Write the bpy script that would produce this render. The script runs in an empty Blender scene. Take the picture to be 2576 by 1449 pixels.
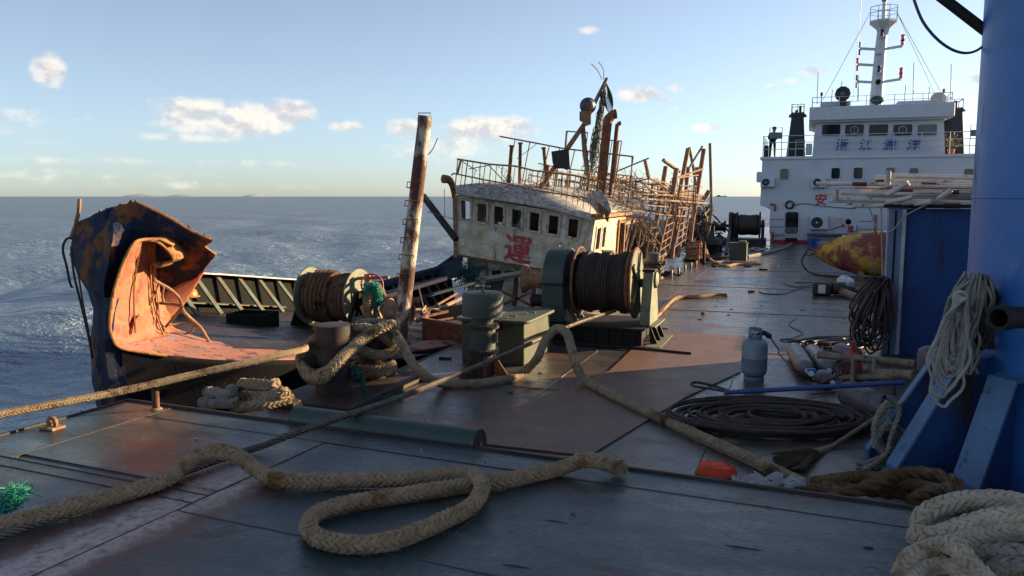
import bpy, bmesh, math, random
import numpy as np
from mathutils import Vector, Matrix
random.seed(7); rng = np.random.default_rng(7)
R = math.radians
scene = bpy.context.scene
col = scene.collection

# ------------------------------------------------------------------ camera
CAM_Z = 2.3; PITCH = R(6.5); HFOV = R(65.0)
cam = bpy.data.cameras.new('camera'); cam.sensor_fit = 'HORIZONTAL'; cam.angle = HFOV
cam.clip_start = 0.05; cam.clip_end = 60000
camo = bpy.data.objects.new('camera', cam); col.objects.link(camo)
camo.location = (0, 0, CAM_Z); camo.rotation_euler = (R(90) - PITCH, 0, 0)
scene.camera = camo

# ------------------------------------------------------------------ light and exposure
SUN_AZ = 70.0      # degrees clockwise from +Y
SUN_EL = 13.0
sd = Vector((math.sin(R(SUN_AZ)) * math.cos(R(SUN_EL)), math.cos(R(SUN_AZ)) * math.cos(R(SUN_EL)), math.sin(R(SUN_EL))))
sun = bpy.data.lights.new('sun', 'SUN'); sun.energy = 5.0; sun.angle = R(0.5); sun.color = (1.0, 0.74, 0.44)
suno = bpy.data.objects.new('sun', sun); col.objects.link(suno)
suno.rotation_euler = (-sd).to_track_quat('-Z', 'Y').to_euler()
scene.view_settings.view_transform = 'Standard'; scene.view_settings.look = 'None'
scene.view_settings.exposure = 1.5; scene.view_settings.gamma = 1.0
scene.view_settings.use_curve_mapping = False
scene.cycles.use_denoising = True
scene.cycles.max_bounces = 6; scene.cycles.diffuse_bounces = 3; scene.cycles.glossy_bounces = 3
scene.cycles.transparent_max_bounces = 6; scene.cycles.caustics_reflective = False; scene.cycles.caustics_refractive = False

# ------------------------------------------------------------------ picture <-> place
FV = 1288 / math.tan(HFOV / 2); AX = R(20)
E1 = Vector((math.sin(AX), math.cos(AX), 0)); E2 = Vector((math.cos(AX), -math.sin(AX), 0)); UZ = Vector((0, 0, 1))
def ray(u, v):
    x = u - 1288; y = 724.5 - v
    return Vector((x, FV * math.cos(PITCH) + y * math.sin(PITCH), -FV * math.sin(PITCH) + y * math.cos(PITCH)))
O = Vector((0, 0, CAM_Z))
def G(u, v, z=0.0):
    d = ray(u, v); return O + d * ((z - CAM_Z) / d.z)
def D(u, v, Y):
    d = ray(u, v); return O + d * (Y / d.y)
def A(u, v, a):
    d = ray(u, v); return O + d * (a / d.dot(E1))
def B(u, v, b):
    d = ray(u, v); return O + d * (b / d.dot(E2))
def S(a, b, z=0.0): return E1 * a + E2 * b + UZ * z
def bz(u, v, a):
    p = A(u, v, a); return p.dot(E2), p.z

# ------------------------------------------------------------------ node helpers
class NT:
    def __init__(s, nt):
        s.nt = nt; s.n = nt.nodes; s.l = nt.links
    def new(s, t, **k):
        n = s.n.new(t)
        for a, b in k.items(): setattr(n, a, b)
        return n
    def put(s, sock, v):
        if hasattr(v, 'is_output') or isinstance(v, bpy.types.NodeSocket): s.l.new(v, sock)
        else: sock.default_value = v
    def m(s, op, a, b=0.0, c=0.0, clamp=False):
        n = s.n.new('ShaderNodeMath'); n.operation = op; n.use_clamp = clamp
        s.put(n.inputs[0], a); s.put(n.inputs[1], b)
        if len(n.inputs) > 2: s.put(n.inputs[2], c)
        return n.outputs[0]
    def vm(s, op, a, b=(0, 0, 0)):
        n = s.n.new('ShaderNodeVectorMath'); n.operation = op
        s.put(n.inputs[0], a); s.put(n.inputs[1], b)
        return n.outputs['Value'] if op in ('DOT_PRODUCT', 'LENGTH', 'DISTANCE') else n.outputs[0]
    def noise(s, vec, scale, detail=4.0, rough=0.55, dist=0.0):
        n = s.n.new('ShaderNodeTexNoise'); s.put(n.inputs['Vector'], vec)
        n.inputs['Scale'].default_value = scale; n.inputs['Detail'].default_value = detail
        n.inputs['Roughness'].default_value = rough; n.inputs['Distortion'].default_value = dist
        return n.outputs['Fac']
    def step(s, x, lo, hi):
        n = s.n.new('ShaderNodeMapRange'); n.interpolation_type = 'SMOOTHSTEP'
        s.put(n.inputs[0], x); s.put(n.inputs[1], lo); s.put(n.inputs[2], hi)
        return n.outputs[0]
    def mix(s, f, a, b):
        n = s.n.new('ShaderNodeMix'); n.data_type = 'RGBA'
        s.put(n.inputs[0], f); s.put(n.inputs[6], a if not isinstance(a, tuple) else (*a, 1)); s.put(n.inputs[7], b if not isinstance(b, tuple) else (*b, 1))
        return n.outputs[2]
    def comb(s, x, y, z):
        n = s.n.new('ShaderNodeCombineXYZ'); s.put(n.inputs[0], x); s.put(n.inputs[1], y); s.put(n.inputs[2], z)
        return n.outputs[0]
    def mapscale(s, vec, sc): return s.vm('MULTIPLY', vec, sc)

# ------------------------------------------------------------------ sky with fair-weather clouds
SKY_SAT = 0.70
world = bpy.data.worlds.new('World'); scene.world = world; world.use_nodes = True
w = NT(world.node_tree); w.n.clear()
sky = w.new('ShaderNodeTexSky', sky_type='NISHITA'); sky.sun_disc = False
sky.sun_elevation = R(SUN_EL); sky.sun_rotation = R(SUN_AZ)
sky.air_density = 0.78; sky.dust_density = 0.4; sky.ozone_density = 4.5; sky.altitude = 0
tc = w.new('ShaderNodeTexCoord'); sep = w.new('ShaderNodeSeparateXYZ'); w.l.new(tc.outputs['Generated'], sep.inputs[0])
az = w.m('ARCTAN2', sep.outputs[0], sep.outputs[1]); el = w.m('ARCSINE', sep.outputs[2])
pv = w.comb(w.m('MULTIPLY', az, 1.0), w.m('MULTIPLY', el, 1.5), 0.3)
n1 = w.noise(pv, 26, 5.0, 0.6); n2 = w.noise(w.vm('ADD', pv, (0.008, 0.012, 0)), 26, 4.0, 0.6)
def aed(u, v):
    d = ray(u, v).normalized(); return math.atan2(d.x, d.y), math.asin(d.z)
CL = [  # u, v of the middle, half width, half height, density
    (590, 298, 190, 38, 1.0), (465, 278, 80, 30, .9), (700, 288, 95, 34, 1.0), (865, 318, 40, 14, .6), (480, 345, 110, 9, .35),
    (122, 176, 34, 34, 1.1), (60, 325, 80, 12, .25), (195, 297, 26, 8, .3), (300, 330, 30, 8, .2), (50, 288, 60, 10, .18), (120, 355, 60, 6, .2),
    (1225, 330, 115, 34, 1.0), (1020, 325, 52, 22, .8), (1160, 360, 130, 32, .6), (1290, 318, 48, 26, .9), (1060, 385, 130, 20, .25),
    (1610, 238, 56, 19, 1.1), (1665, 250, 38, 7, .7), (1704, 224, 24, 10, .45), (1700, 277, 20, 8, .5), (1775, 320, 38, 12, .7), (1486, 77, 30, 9, .5),
    (2045, 178, 30, 10, .9), (1940, 216, 14, 6, .3), (2340, 330, 70, 14, .25), (2470, 200, 26, 14, .9), (1990, 203, 16, 6, .3), (2225, 262, 80, 10, .3),
    (150, 440, 260, 9, .2), (520, 465, 240, 7, .18), (250, 405, 190, 6, .15), (620, 410, 130, 7, .2), (1700, 460, 200, 5, .15), (30, 300, 110, 8, .2)]
P2 = w.comb(az, el, 0.0); acc = None; acc2 = None
for (u, v, hw, hh, dn) in CL:
    a0, e0 = aed(u, v); sx = FV / (hw * 1.12); sy = FV / (hh * 1.25)
    n = w.new('ShaderNodeVectorMath', operation='MULTIPLY_ADD'); w.l.new(P2, n.inputs[0])
    n.inputs[1].default_value = (sx, sy, 0); n.inputs[2].default_value = (-a0 * sx, -e0 * sy, 0)
    r2 = w.vm('DOT_PRODUCT', n.outputs[0], n.outputs[0])
    mk = w.m('MULTIPLY_ADD', r2, -dn, dn)
    acc = mk if acc is None else w.m('MAXIMUM', acc, mk)
dens = w.m('ADD', acc, w.m('MULTIPLY', w.m('SUBTRACT', n1, 0.5), 2.3))
cover = w.step(dens, -0.15, 1.0)
cover = w.m('MULTIPLY', cover, w.step(acc, -0.45, 0.35))
lit = w.m('MULTIPLY_ADD', w.m('SUBTRACT', n1, n2), 6.0, 0.62, clamp=True)
shade_c = w.mix(lit, (3.1, 3.1, 3.25), (4.7, 4.4, 4.0))
wb = w.new('ShaderNodeMix', data_type='RGBA', blend_type='MULTIPLY'); wb.inputs[0].default_value = 1.0; wb.inputs[7].default_value = (1.07, 1.01, .92, 1)
hs = w.new('ShaderNodeHueSaturation'); hs.inputs['Saturation'].default_value = SKY_SAT; w.l.new(sky.outputs[0], hs.inputs['Color'])
skyc = w.mix(w.m('MULTIPLY', cover, 0.93), wb.outputs[2], shade_c)
w.l.new(hs.outputs[0], wb.inputs[6])
bg = w.new('ShaderNodeBackground'); bg.inputs[1].default_value = 0.08
world.cycles.sampling_method = 'MANUAL'; world.cycles.sample_map_resolution = 256
w.l.new(skyc, bg.inputs[0]); wo = w.new('ShaderNodeOutputWorld'); w.l.new(bg.outputs[0], wo.inputs[0])

# ------------------------------------------------------------------ materials
MATS = {}
def pmat(name, c1, c2=None, rust=None, amt=0.5, rscale=3.0, scale=6.0, rough=0.6, r2=None, metal=0.0, bump=0.15, bscale=60.0, streak=False, rust2=None, spec=0.5, stretch=(1, 1, 1), amt2=.5, third=None, third_amt=.4, third_scale=2.0, edge=.06):
    m = bpy.data.materials.new(name); m.use_nodes = True
    t = NT(m.node_tree); bs = t.n['Principled BSDF']
    g = t.new('ShaderNodeNewGeometry'); pos = g.outputs['Position']
    if stretch != (1, 1, 1): pos = t.mapscale(pos, stretch)
    base = c1 if c2 is None else t.mix(t.step(t.noise(pos, scale, 6, .6), .5 - .22 * (2 - 2 * amt2), .5 + .22 * (2 * amt2)), c1, c2)
    rg = rough; hgt = t.noise(pos, bscale, 5, .6)
    if third is not None:
        mk3 = t.step(t.noise(t.vm('ADD', pos, (7.7, 3.1, 5.5)), third_scale, 7, .62), 1 - third_amt - edge, 1 - third_amt + edge)
        base = t.mix(mk3, base, third)
    if rust is not None:
        rp = t.mapscale(pos, (1, 1, .22)) if streak else pos
        nz = t.noise(t.vm('ADD', rp, (3.3, 1.7, 9.1)), rscale, 9, .64)
        mk = t.step(nz, 1 - amt - edge, 1 - amt + edge)
        rc = t.mix(t.noise(pos, 22, 5, .65), rust, rust2 if rust2 else tuple(x * .45 for x in rust))
        base = t.mix(mk, base, rc)
        rg = t.m('ADD', rough, t.m('MULTIPLY', mk, max(0, .85 - rough)), clamp=True)
        hgt = t.m('SUBTRACT', hgt, t.m('MULTIPLY', mk, .35))
    if r2 is not None:
        rr = t.step(t.noise(t.vm('ADD', pos, (1.1, 8.2, .4)), scale * .7, 5, .6), .35, .65)
        rmix = t.new('ShaderNodeMix', data_type='FLOAT'); t.put(rmix.inputs[0], rr); t.put(rmix.inputs[2], rg); t.put(rmix.inputs[3], r2); rg = rmix.outputs[0]
    t.put(bs.inputs['Base Color'], base if not isinstance(base, tuple) else (*base, 1))
    t.put(bs.inputs['Roughness'], rg); bs.inputs['Metallic'].default_value = metal
    bs.inputs['Specular IOR Level'].default_value = spec
    bp = t.new('ShaderNodeBump'); bp.inputs['Strength'].default_value = bump; bp.inputs['Distance'].default_value = .02
    t.l.new(hgt, bp.inputs['Height']); t.l.new(bp.outputs[0], bs.inputs['Normal'])
    MATS[name] = m; return m
RU = (.20, .075, .028); RUD = (.075, .03, .016); RUO = (.36, .15, .045)
pmat('wheelhouse_paint', (.58, .49, .34), (.34, .28, .185), RU, .40, 4.0, 5.5, .75, bump=.6, bscale=26, streak=True, rust2=(.22, .16, .10), third=(.60, .56, .49), third_amt=.43, third_scale=2.6)
pmat('roof_paint', (.36, .34, .30), (.24, .22, .19), (.14, .11, .08), .40, 12, 14, .85, bump=.6, bscale=40, third=(.43, .42, .40), third_amt=.48, third_scale=9)
pmat('window_wood', (.50, .46, .39), (.32, .28, .22), RU, .40, 8, 9, .75, bump=.3)
pmat('rust_steel', RU, RUD, (.30, .13, .05), .45, 6, 9, .85, bump=.4, bscale=70)
pmat('rust_light', (.32, .17, .09), (.18, .08, .04), (.45, .33, .22), .42, 7, 8, .8, bump=.35)
pmat('rust_pipe', (.29, .17, .10), (.16, .085, .05), (.42, .32, .22), .45, 9, 12, .8, bump=.3)
pmat('dead_cord', (.26, .21, .15), (.12, .095, .07), rough=.9, scale=9)
pmat('green_cord', (.05, .16, .12), (.03, .08, .07), rough=.9)
pmat('hull_blue', (.015, .028, .068), (.018, .020, .026), (.28, .115, .035), .45, 2.1, 2.6, .7, bump=.5, bscale=30, spec=.12, third=(.038, .042, .05), third_amt=.37, third_scale=2.0, edge=.05, rust2=(.13, .055, .02))
pmat('hull_black_shaded', (.005, .006, .010), (.009, .008, .010), RUD, .33, 2.5, 3, .8, bump=.3, bscale=30, spec=.12)  # black deepened to stand in for shade below the gunwale
pmat('bow_pink', (.31, .095, .045), (.36, .145, .08), (.36, .20, .06), .40, 3.6, 3.5, .7, bump=.5, bscale=40, rust2=(.25, .12, .05), third=(.36, .055, .035), third_amt=.43, third_scale=2.6)
pmat('gunwale_paint', (.38, .15, .11), (.24, .12, .10), (.07, .035, .03), .42, 5, 5, .7, bump=.5, bscale=50, third=(.13, .17, .24), third_amt=.38, third_scale=1.3)
pmat('rust_orange', (.42, .19, .06), (.26, .11, .04), RU, .4, 10, 10, .85, bump=.5)
pmat('wreck_deck', (.034, .019, .016), (.022, .017, .018), (.085, .036, .02), .40, 4, 4, .35, r2=.6, bump=.4, bscale=30)
pmat('bulwark_green', (.007, .010, .008), (.013, .012, .010), RUD, .36, 4, 4, .8, spec=.08)  # dark green deepened to stand in for shade along the far bulwark
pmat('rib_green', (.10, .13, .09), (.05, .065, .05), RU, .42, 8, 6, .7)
pmat('winch_green', (.018, .038, .034), (.026, .048, .045), RUD, .36, 4, 4, .45, bump=.2)
pmat('winch_pale', (.19, .20, .125), (.115, .125, .08), RUD, .34, 6, 5, .65, bump=.3)
pmat('winch_dark', (.012, .014, .014), (.02, .017, .015), RUD, .40, 5, 5, .65, spec=.2)
pmat('vent_green', (.045, .062, .046), (.028, .040, .032), RU, .36, 5, 4, .55, bump=.5, bscale=22)
pmat('locker_green', (.062, .072, .036), (.040, .048, .027), RU, .33, 5, 4, .6, bump=.3)
pmat('rust_bollard', (.036, .023, .018), (.02, .016, .015), (.085, .036, .022), .40, 5, 5, .6, bump=.3)
pmat('post_white', (.62, .55, .45), (.42, .35, .27), (.13, .05, .028), .525, 3.0, 6, .75, bump=.5, bscale=40, stretch=(1, 1, .55))
pmat('blue_paint', (.026, .135, .40), (.022, .11, .33), (.085, .072, .068), .37, 2.4, 2.5, .45, bump=.3, bscale=7, streak=True, third=(.07, .18, .42), third_amt=.36, third_scale=1.1)
pmat('blue_light', (.06, .145, .28), (.045, .105, .21), (.06, .05, .045), .38, 6, 3, .5, bump=.2, bscale=20)
pmat('blue_box', (.012, .060, .21), (.010, .045, .16), (.04, .036, .038), .45, 1.8, 2, .55, bump=.15, streak=True)
pmat('blue_post', (.16, .22, .32), (.12, .17, .26), RUD, .36, 6, 4, .5, streak=True)
pmat('ship_white', (.50, .53, .57), (.44, .47, .52), (.30, .24, .19), .27, 1.6, 1.2, .45, bump=.06, bscale=8, streak=True)
pmat('ship_trim', (.54, .57, .61), (.46, .49, .54), rough=.4)
pmat('dirty_white', (.55, .53, .50), (.38, .36, .33), RU, .30, 6, 5, .6)
pmat('pipe_white', (.62, .56, .50), (.46, .40, .35), (.035, .03, .035), .38, 9, 7, .6, bump=.2, stretch=(.35, 1, 1))
pmat('pipe_maroon', (.14, .018, .02), (.09, .015, .016), (.4, .3, .27), .3, 9, rough=.6)
pmat('funnel_black', (.013, .016, .026), (.02, .022, .032), rough=.6)
pmat('black_paint', (.010, .010, .011), (.018, .016, .015), RUD, .33, 5, 5, .6)
pmat('rubber', (.016, .015, .015), (.028, .024, .022), rough=.5, spec=.35)
pmat('hose_brown', (.035, .020, .018), (.055, .03, .026), rough=.42)
pmat('hose_red', (.12, .022, .026), (.08, .018, .02), rough=.5)
pmat('cable_blue', (.03, .05, .12), rough=.5)
pmat('glass_dark', (.006, .007, .008), (.012, .013, .014), rough=.06, bump=0, spec=.25)
pmat('window_grey', (.05, .055, .055), (.075, .08, .075), rough=.15, bump=0)
pmat('red_paint', (.45, .03, .03), (.32, .025, .025), rough=.55)
pmat('red_faded', (.40, .025, .03), (.30, .03, .03), (.52, .44, .33), .42, 7, 6, .7, rust2=(.16, .06, .05))
pmat('red_lamp', (.62, .02, .03), rough=.2, bump=0)
pmat('green_lamp', (.01, .06, .045), rough=.25, bump=0)
pmat('letter_blue', (.012, .06, .26), (.018, .075, .28), rough=.5)
pmat('buoy_paint', (.58, .33, .025), (.46, .28, .05), (.16, .035, .03), .48, 1.5, 3, .6, bump=.3, rust2=(.20, .07, .05), third=(.26, .25, .24), third_amt=.41, third_scale=1.3)
pmat('lpg_grey', (.17, .22, .25), (.13, .165, .19), RUD, .30, 9, 6, .45, bump=.12)
pmat('cylinder_grey', (.16, .15, .15), (.10, .095, .095), (.06, .05, .05), .38, 6, 5, .38)
pmat('cylinder_mauve', (.085, .07, .085), (.06, .05, .06), RUD, .35, 6, 5, .4)
pmat('bamboo', (.20, .15, .085), (.12, .09, .055), (.06, .045, .03), .36, 8, 8, .6)
pmat('straw', (.16, .12, .06), (.085, .06, .03), rough=.9, scale=20)
pmat('blue_pole', (.012, .045, .20), (.02, .05, .16), (.05, .04, .04), .3, 12, rough=.5)
pmat('orange_cloth', (.80, .085, .025), (.62, .06, .02), (.20, .05, .015), .33, 7, 7, .8)
pmat('orange_helmet', (.75, .20, .02), (.62, .15, .02), rough=.35)
pmat('plastic_white', (.42, .40, .38), (.26, .25, .24), rough=.6)
pmat('rope_beige', (.44, .34, .22), (.28, .205, .125), (.13, .075, .035), .40, 3.0, 14, .95, bump=.9, bscale=160, spec=.15)
pmat('rope_tan', (.46, .33, .205), (.30, .205, .125), (.30, .14, .05), .42, 2.6, 14, .95, bump=.9, bscale=160, spec=.15, rust2=(.15, .07, .03))
pmat('rope_white', (.58, .48, .36), (.40, .31, .22), (.42, .22, .09), .38, 2.2, 9, .95, bump=.8, bscale=120, spec=.15, rust2=(.25, .15, .08))
pmat('rope_grey', (.34, .31, .26), (.22, .20, .17), (.12, .10, .08), .38, 6, 14, .95, bump=.7, bscale=160, spec=.15)
pmat('rope_brown', (.19, .11, .055), (.11, .065, .035), (.30, .21, .12), .43, 4, 9, .95, bump=.8, bscale=120, spec=.15)
pmat('rope_pale', (.48, .46, .42), (.33, .31, .28), rough=.95, scale=12, bump=.6, bscale=140, spec=.15)
pmat('winch_rope', (.20, .115, .06), (.10, .055, .03), (.06, .03, .02), .42, 5, 12, .9, bump=.7, bscale=120, spec=.2)
pmat('wire_rope', (.080, .056, .045), (.045, .032, .027), (.12, .06, .038), .42, 7, 9, .55, bump=.3, metal=.3)
pmat('wire_pale', (.15, .125, .105), (.085, .07, .06), RU, .36, 7, 9, .5, metal=.5)  # paler, greyer wire colour than the drum and coil
pmat('net_green', (.03, .30, .20), (.02, .20, .14), rough=.85)
pmat('net_dark', (.02, .075, .065), (.02, .05, .045), rough=.9)
pmat('cloth_dark', (.016, .017, .02), (.025, .025, .03), rough=.9)
pmat('skin', (.30, .17, .11), rough=.6)
pmat('blue_plastic', (.02, .10, .36), rough=.4)
pmat('terracotta', (.40, .13, .05), rough=.8)
pmat('leaf_yellow', (.30, .22, .05), (.15, .16, .04), rough=.8)
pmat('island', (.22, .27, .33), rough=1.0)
pmat('steel_grey', (.13, .14, .15), (.08, .085, .09), RUD, .36, 7, rough=.45, metal=.3)
pmat('pale_metal', (.50, .50, .50), rough=.35, bump=0)
pmat('awning_slab', (.03, .04, .065), (.04, .04, .05), RUD, .30, 4, 4, .95, spec=.0)
M = MATS

def deck_mat(name, cA, cB, cR, ramt, stain=None, rough=(.12, .42), seed=0.0, chips=.5):
    m = bpy.data.materials.new(name); m.use_nodes = True
    t = NT(m.node_tree); bs = t.n['Principled BSDF']
    g = t.new('ShaderNodeNewGeometry'); p = t.vm('ADD', g.outputs['Position'], (seed, seed * .7, 0))
    # streaks run along the ship's beam: rotate into the ship frame
    pa = t.vm('DOT_PRODUCT', p, tuple(E1)); pb = t.vm('DOT_PRODUCT', p, tuple(E2))
    q = t.comb(pa, pb, 0.0); qs = t.comb(t.m('MULTIPLY', pa, 2.2), t.m('MULTIPLY', pb, .75), 0.0)
    base = t.mix(t.step(t.noise(q, 1.1, 7, .62), .36, .66), cA, cB)
    rm = t.step(t.noise(t.vm('ADD', qs, (5, 2, 0)), .75, 9, .66), 1 - ramt - .10, 1 - ramt + .10)
    base = t.mix(rm, base, t.mix(t.noise(q, 9, 6, .7), cR, tuple(x * .45 for x in cR)))
    worn = t.step(t.noise(t.vm('ADD', qs, (11, 3, 0)), 2.1, 8, .7), .54, .66)
    base = t.mix(t.m('MULTIPLY', worn, .55), base, tuple(x * 1.9 + .012 for x in cB))
    chip = t.step(t.noise(qs, 9.0, 6, .72), .64, .68)
    base = t.mix(t.m('MULTIPLY', chip, chips), base, (.018, .014, .013))
    pit = t.step(t.noise(t.vm('ADD', qs, (21, 13, 0)), 24.0, 4, .7), .60, .65)
    base = t.mix(t.m('MULTIPLY', pit, chips), base, (.012, .011, .011)); chip = t.m('MAXIMUM', chip, pit)
    pale = t.step(t.noise(t.vm('ADD', q, (9, 4, 0)), 26, 5, .7), .70, .74)
    base = t.mix(t.m('MULTIPLY', pale, .35), base, (.26, .26, .26))
    if stain is not None:
        (ax, ay), (bx, by), wd, colr = stain
        L = math.hypot(bx - ax, by - ay); nx, ny = -(by - ay) / L, (bx - ax) / L
        sp = t.new('ShaderNodeSeparateXYZ'); t.l.new(g.outputs['Position'], sp.inputs[0])
        dd = t.m('ADD', t.m('MULTIPLY', t.m('SUBTRACT', sp.outputs[0], ax), nx), t.m('MULTIPLY', t.m('SUBTRACT', sp.outputs[1], ay), ny))
        dd = t.m('ADD', dd, t.m('MULTIPLY', t.m('SUBTRACT', t.noise(q, 4.5, 6, .7), .5), .30))
        al = t.m('ADD', t.m('MULTIPLY', t.m('SUBTRACT', sp.outputs[0], ax), (bx - ax) / L), t.m('MULTIPLY', t.m('SUBTRACT', sp.outputs[1], ay), (by - ay) / L))
        end = t.m('SUBTRACT', 1.0, t.step(al, L - .3, L + .3)); mk = t.m('MULTIPLY', t.m('SUBTRACT', 1.0, t.step(t.m('ABSOLUTE', dd), wd * .35, wd)), end)
        mk = t.m('MULTIPLY', mk, t.step(t.noise(q, 14, 6, .7), .25, .6))
        edge = t.m('MULTIPLY', t.m('SUBTRACT', 1.0, t.step(t.m('ABSOLUTE', t.m('SUBTRACT', t.m('ABSOLUTE', dd), wd * .95)), 0.0, wd * .6)), end)
        base = t.mix(t.m('MULTIPLY', edge, .7), base, (.10, .03, .022))
        base = t.mix(mk, base, colr)
    wet = t.step(t.noise(t.vm('ADD', qs, (2, 7, 0)), 1.3, 5, .6), .40, .62)
    if stain is not None:
        bl = G(560, 1340, .3); bd_ = t.vm('LENGTH', t.vm('MULTIPLY', t.vm('SUBTRACT', g.outputs['Position'], tuple(bl)), (1.0, 1.5, 0)))
        blm = t.m('SUBTRACT', 1.0, t.step(t.m('ADD', bd_, t.m('MULTIPLY', t.m('SUBTRACT', t.noise(q, 7, 5, .65), .5), .5)), .11, .15))
        base = t.mix(t.m('MULTIPLY', blm, .85), base, (.006, .008, .009)); wet = t.m('MAXIMUM', wet, blm)
    rmix = t.new('ShaderNodeMix', data_type='FLOAT'); t.put(rmix.inputs[0], wet); rmix.inputs[2].default_value = rough[1]; rmix.inputs[3].default_value = rough[0]
    rr = t.m('ADD', rmix.outputs[0], t.m('MULTIPLY', rm, .16), clamp=True)
    t.put(bs.inputs['Base Color'], base); t.put(bs.inputs['Roughness'], rr)
    h = t.m('ADD', t.m('MULTIPLY', t.noise(qs, 16, 6, .7), 1.0), t.m('MULTIPLY', t.noise(q, 2.2, 3, .5), 2.5))
    h = t.m('SUBTRACT', h, t.m('MULTIPLY', chip, .6))
    bp = t.new('ShaderNodeBump'); bp.inputs['Strength'].default_value = .42; bp.inputs['Distance'].default_value = .014
    t.l.new(h, bp.inputs['Height']); t.l.new(bp.outputs[0], bs.inputs['Normal'])
    MATS[name] = m; return m
sa = G(60, 1440, .3); sb = G(640, 1185, .3)
deck_mat('platform_steel', (.026, .046, .050), (.040, .060, .065), (.075, .040, .030), .39, ((sa.x, sa.y), (sb.x, sb.y), .32, (.48, .36, .32)), (.14, .36), 0, .8)
deck_mat('deck_steel', (.100, .084, .070), (.062, .068, .074), (.15, .078, .046), .46, None, (.035, .30), 3.0, .7)

def tread_mat():
    m = bpy.data.materials.new('tread_steel'); m.use_nodes = True
    t = NT(m.node_tree); bs = t.n['Principled BSDF']; g = t.new('ShaderNodeNewGeometry'); p = g.outputs['Position']
    pa = t.vm('DOT_PRODUCT', p, tuple((E1 + E2).normalized())); pb = t.vm('DOT_PRODUCT', p, tuple((E1 - E2).normalized()))
    k = 2 * math.pi / .062
    s1 = t.m('MULTIPLY', t.m('SINE', t.m('MULTIPLY', pa, k)), t.m('SINE', t.m('MULTIPLY', pb, k)))
    s = t.step(t.m('ABSOLUTE', s1), .30, .75)
    base = t.mix(t.step(t.noise(p, 1.6, 6, .65), .35, .68), (.165, .082, .048), (.105, .060, .042))
    base = t.mix(t.step(t.noise(t.vm('ADD', p, (4, 4, 0)), 3, 7, .7), .56, .66), base, (.05, .042, .042))
    base = t.mix(t.m('MULTIPLY', s, .35), base, (.25, .14, .09))
    t.put(bs.inputs['Base Color'], base); t.put(bs.inputs['Roughness'], t.m('ADD', .33, t.m('MULTIPLY', t.noise(p, 3, 5, .6), .3)))
    bp = t.new('ShaderNodeBump'); bp.inputs['Strength'].default_value = .8; bp.inputs['Distance'].default_value = .006
    t.l.new(s, bp.inputs['Height']); t.l.new(bp.outputs[0], bs.inputs['Normal']); MATS['tread_steel'] = m
tread_mat()

def sea_mat():
    m = bpy.data.materials.new('sea_water'); m.use_nodes = True
    t = NT(m.node_tree); bs = t.n['Principled BSDF']; g = t.new('ShaderNodeNewGeometry'); p = g.outputs['Position']
    ps = t.mapscale(p, (.75, 1.0, 1.0))
    h = t.m('ADD', t.m('MULTIPLY', t.noise(ps, 1.1, 5, .66, .5), 2.0), t.m('MULTIPLY', t.noise(t.vm('ADD', ps, (30, 9, 0)), 2.6, 5, .6), .9))
    bp = t.new('ShaderNodeBump'); bp.inputs['Strength'].default_value = 1.0; bp.inputs['Distance'].default_value = .34
    t.l.new(h, bp.inputs['Height']); t.l.new(bp.outputs[0], bs.inputs['Normal'])
    dif = t.new('ShaderNodeBsdfDiffuse'); gl = t.new('ShaderNodeBsdfGlossy'); fr = t.new('ShaderNodeFresnel'); mx = t.new('ShaderNodeMixShader')
    t.put(dif.inputs['Color'], t.mix(t.step(t.noise(p, .02, 4, .6), .35, .65), (.036, .090, .140), (.046, .103, .15)))
    gl.inputs['Roughness'].default_value = .36; gl.inputs['Color'].default_value = (.95, .97, 1, 1); fr.inputs['IOR'].default_value = 1.33
    for n_ in (dif, gl, fr): t.l.new(bp.outputs[0], n_.inputs['Normal'])
    t.l.new(t.m('MINIMUM', fr.outputs[0], .38), mx.inputs[0]); t.l.new(dif.outputs[0], mx.inputs[1]); t.l.new(gl.outputs[0], mx.inputs[2])
    t.l.new(mx.outputs[0], t.n['Material Output'].inputs[0])
    MATS['sea_water'] = m
sea_mat()

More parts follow.
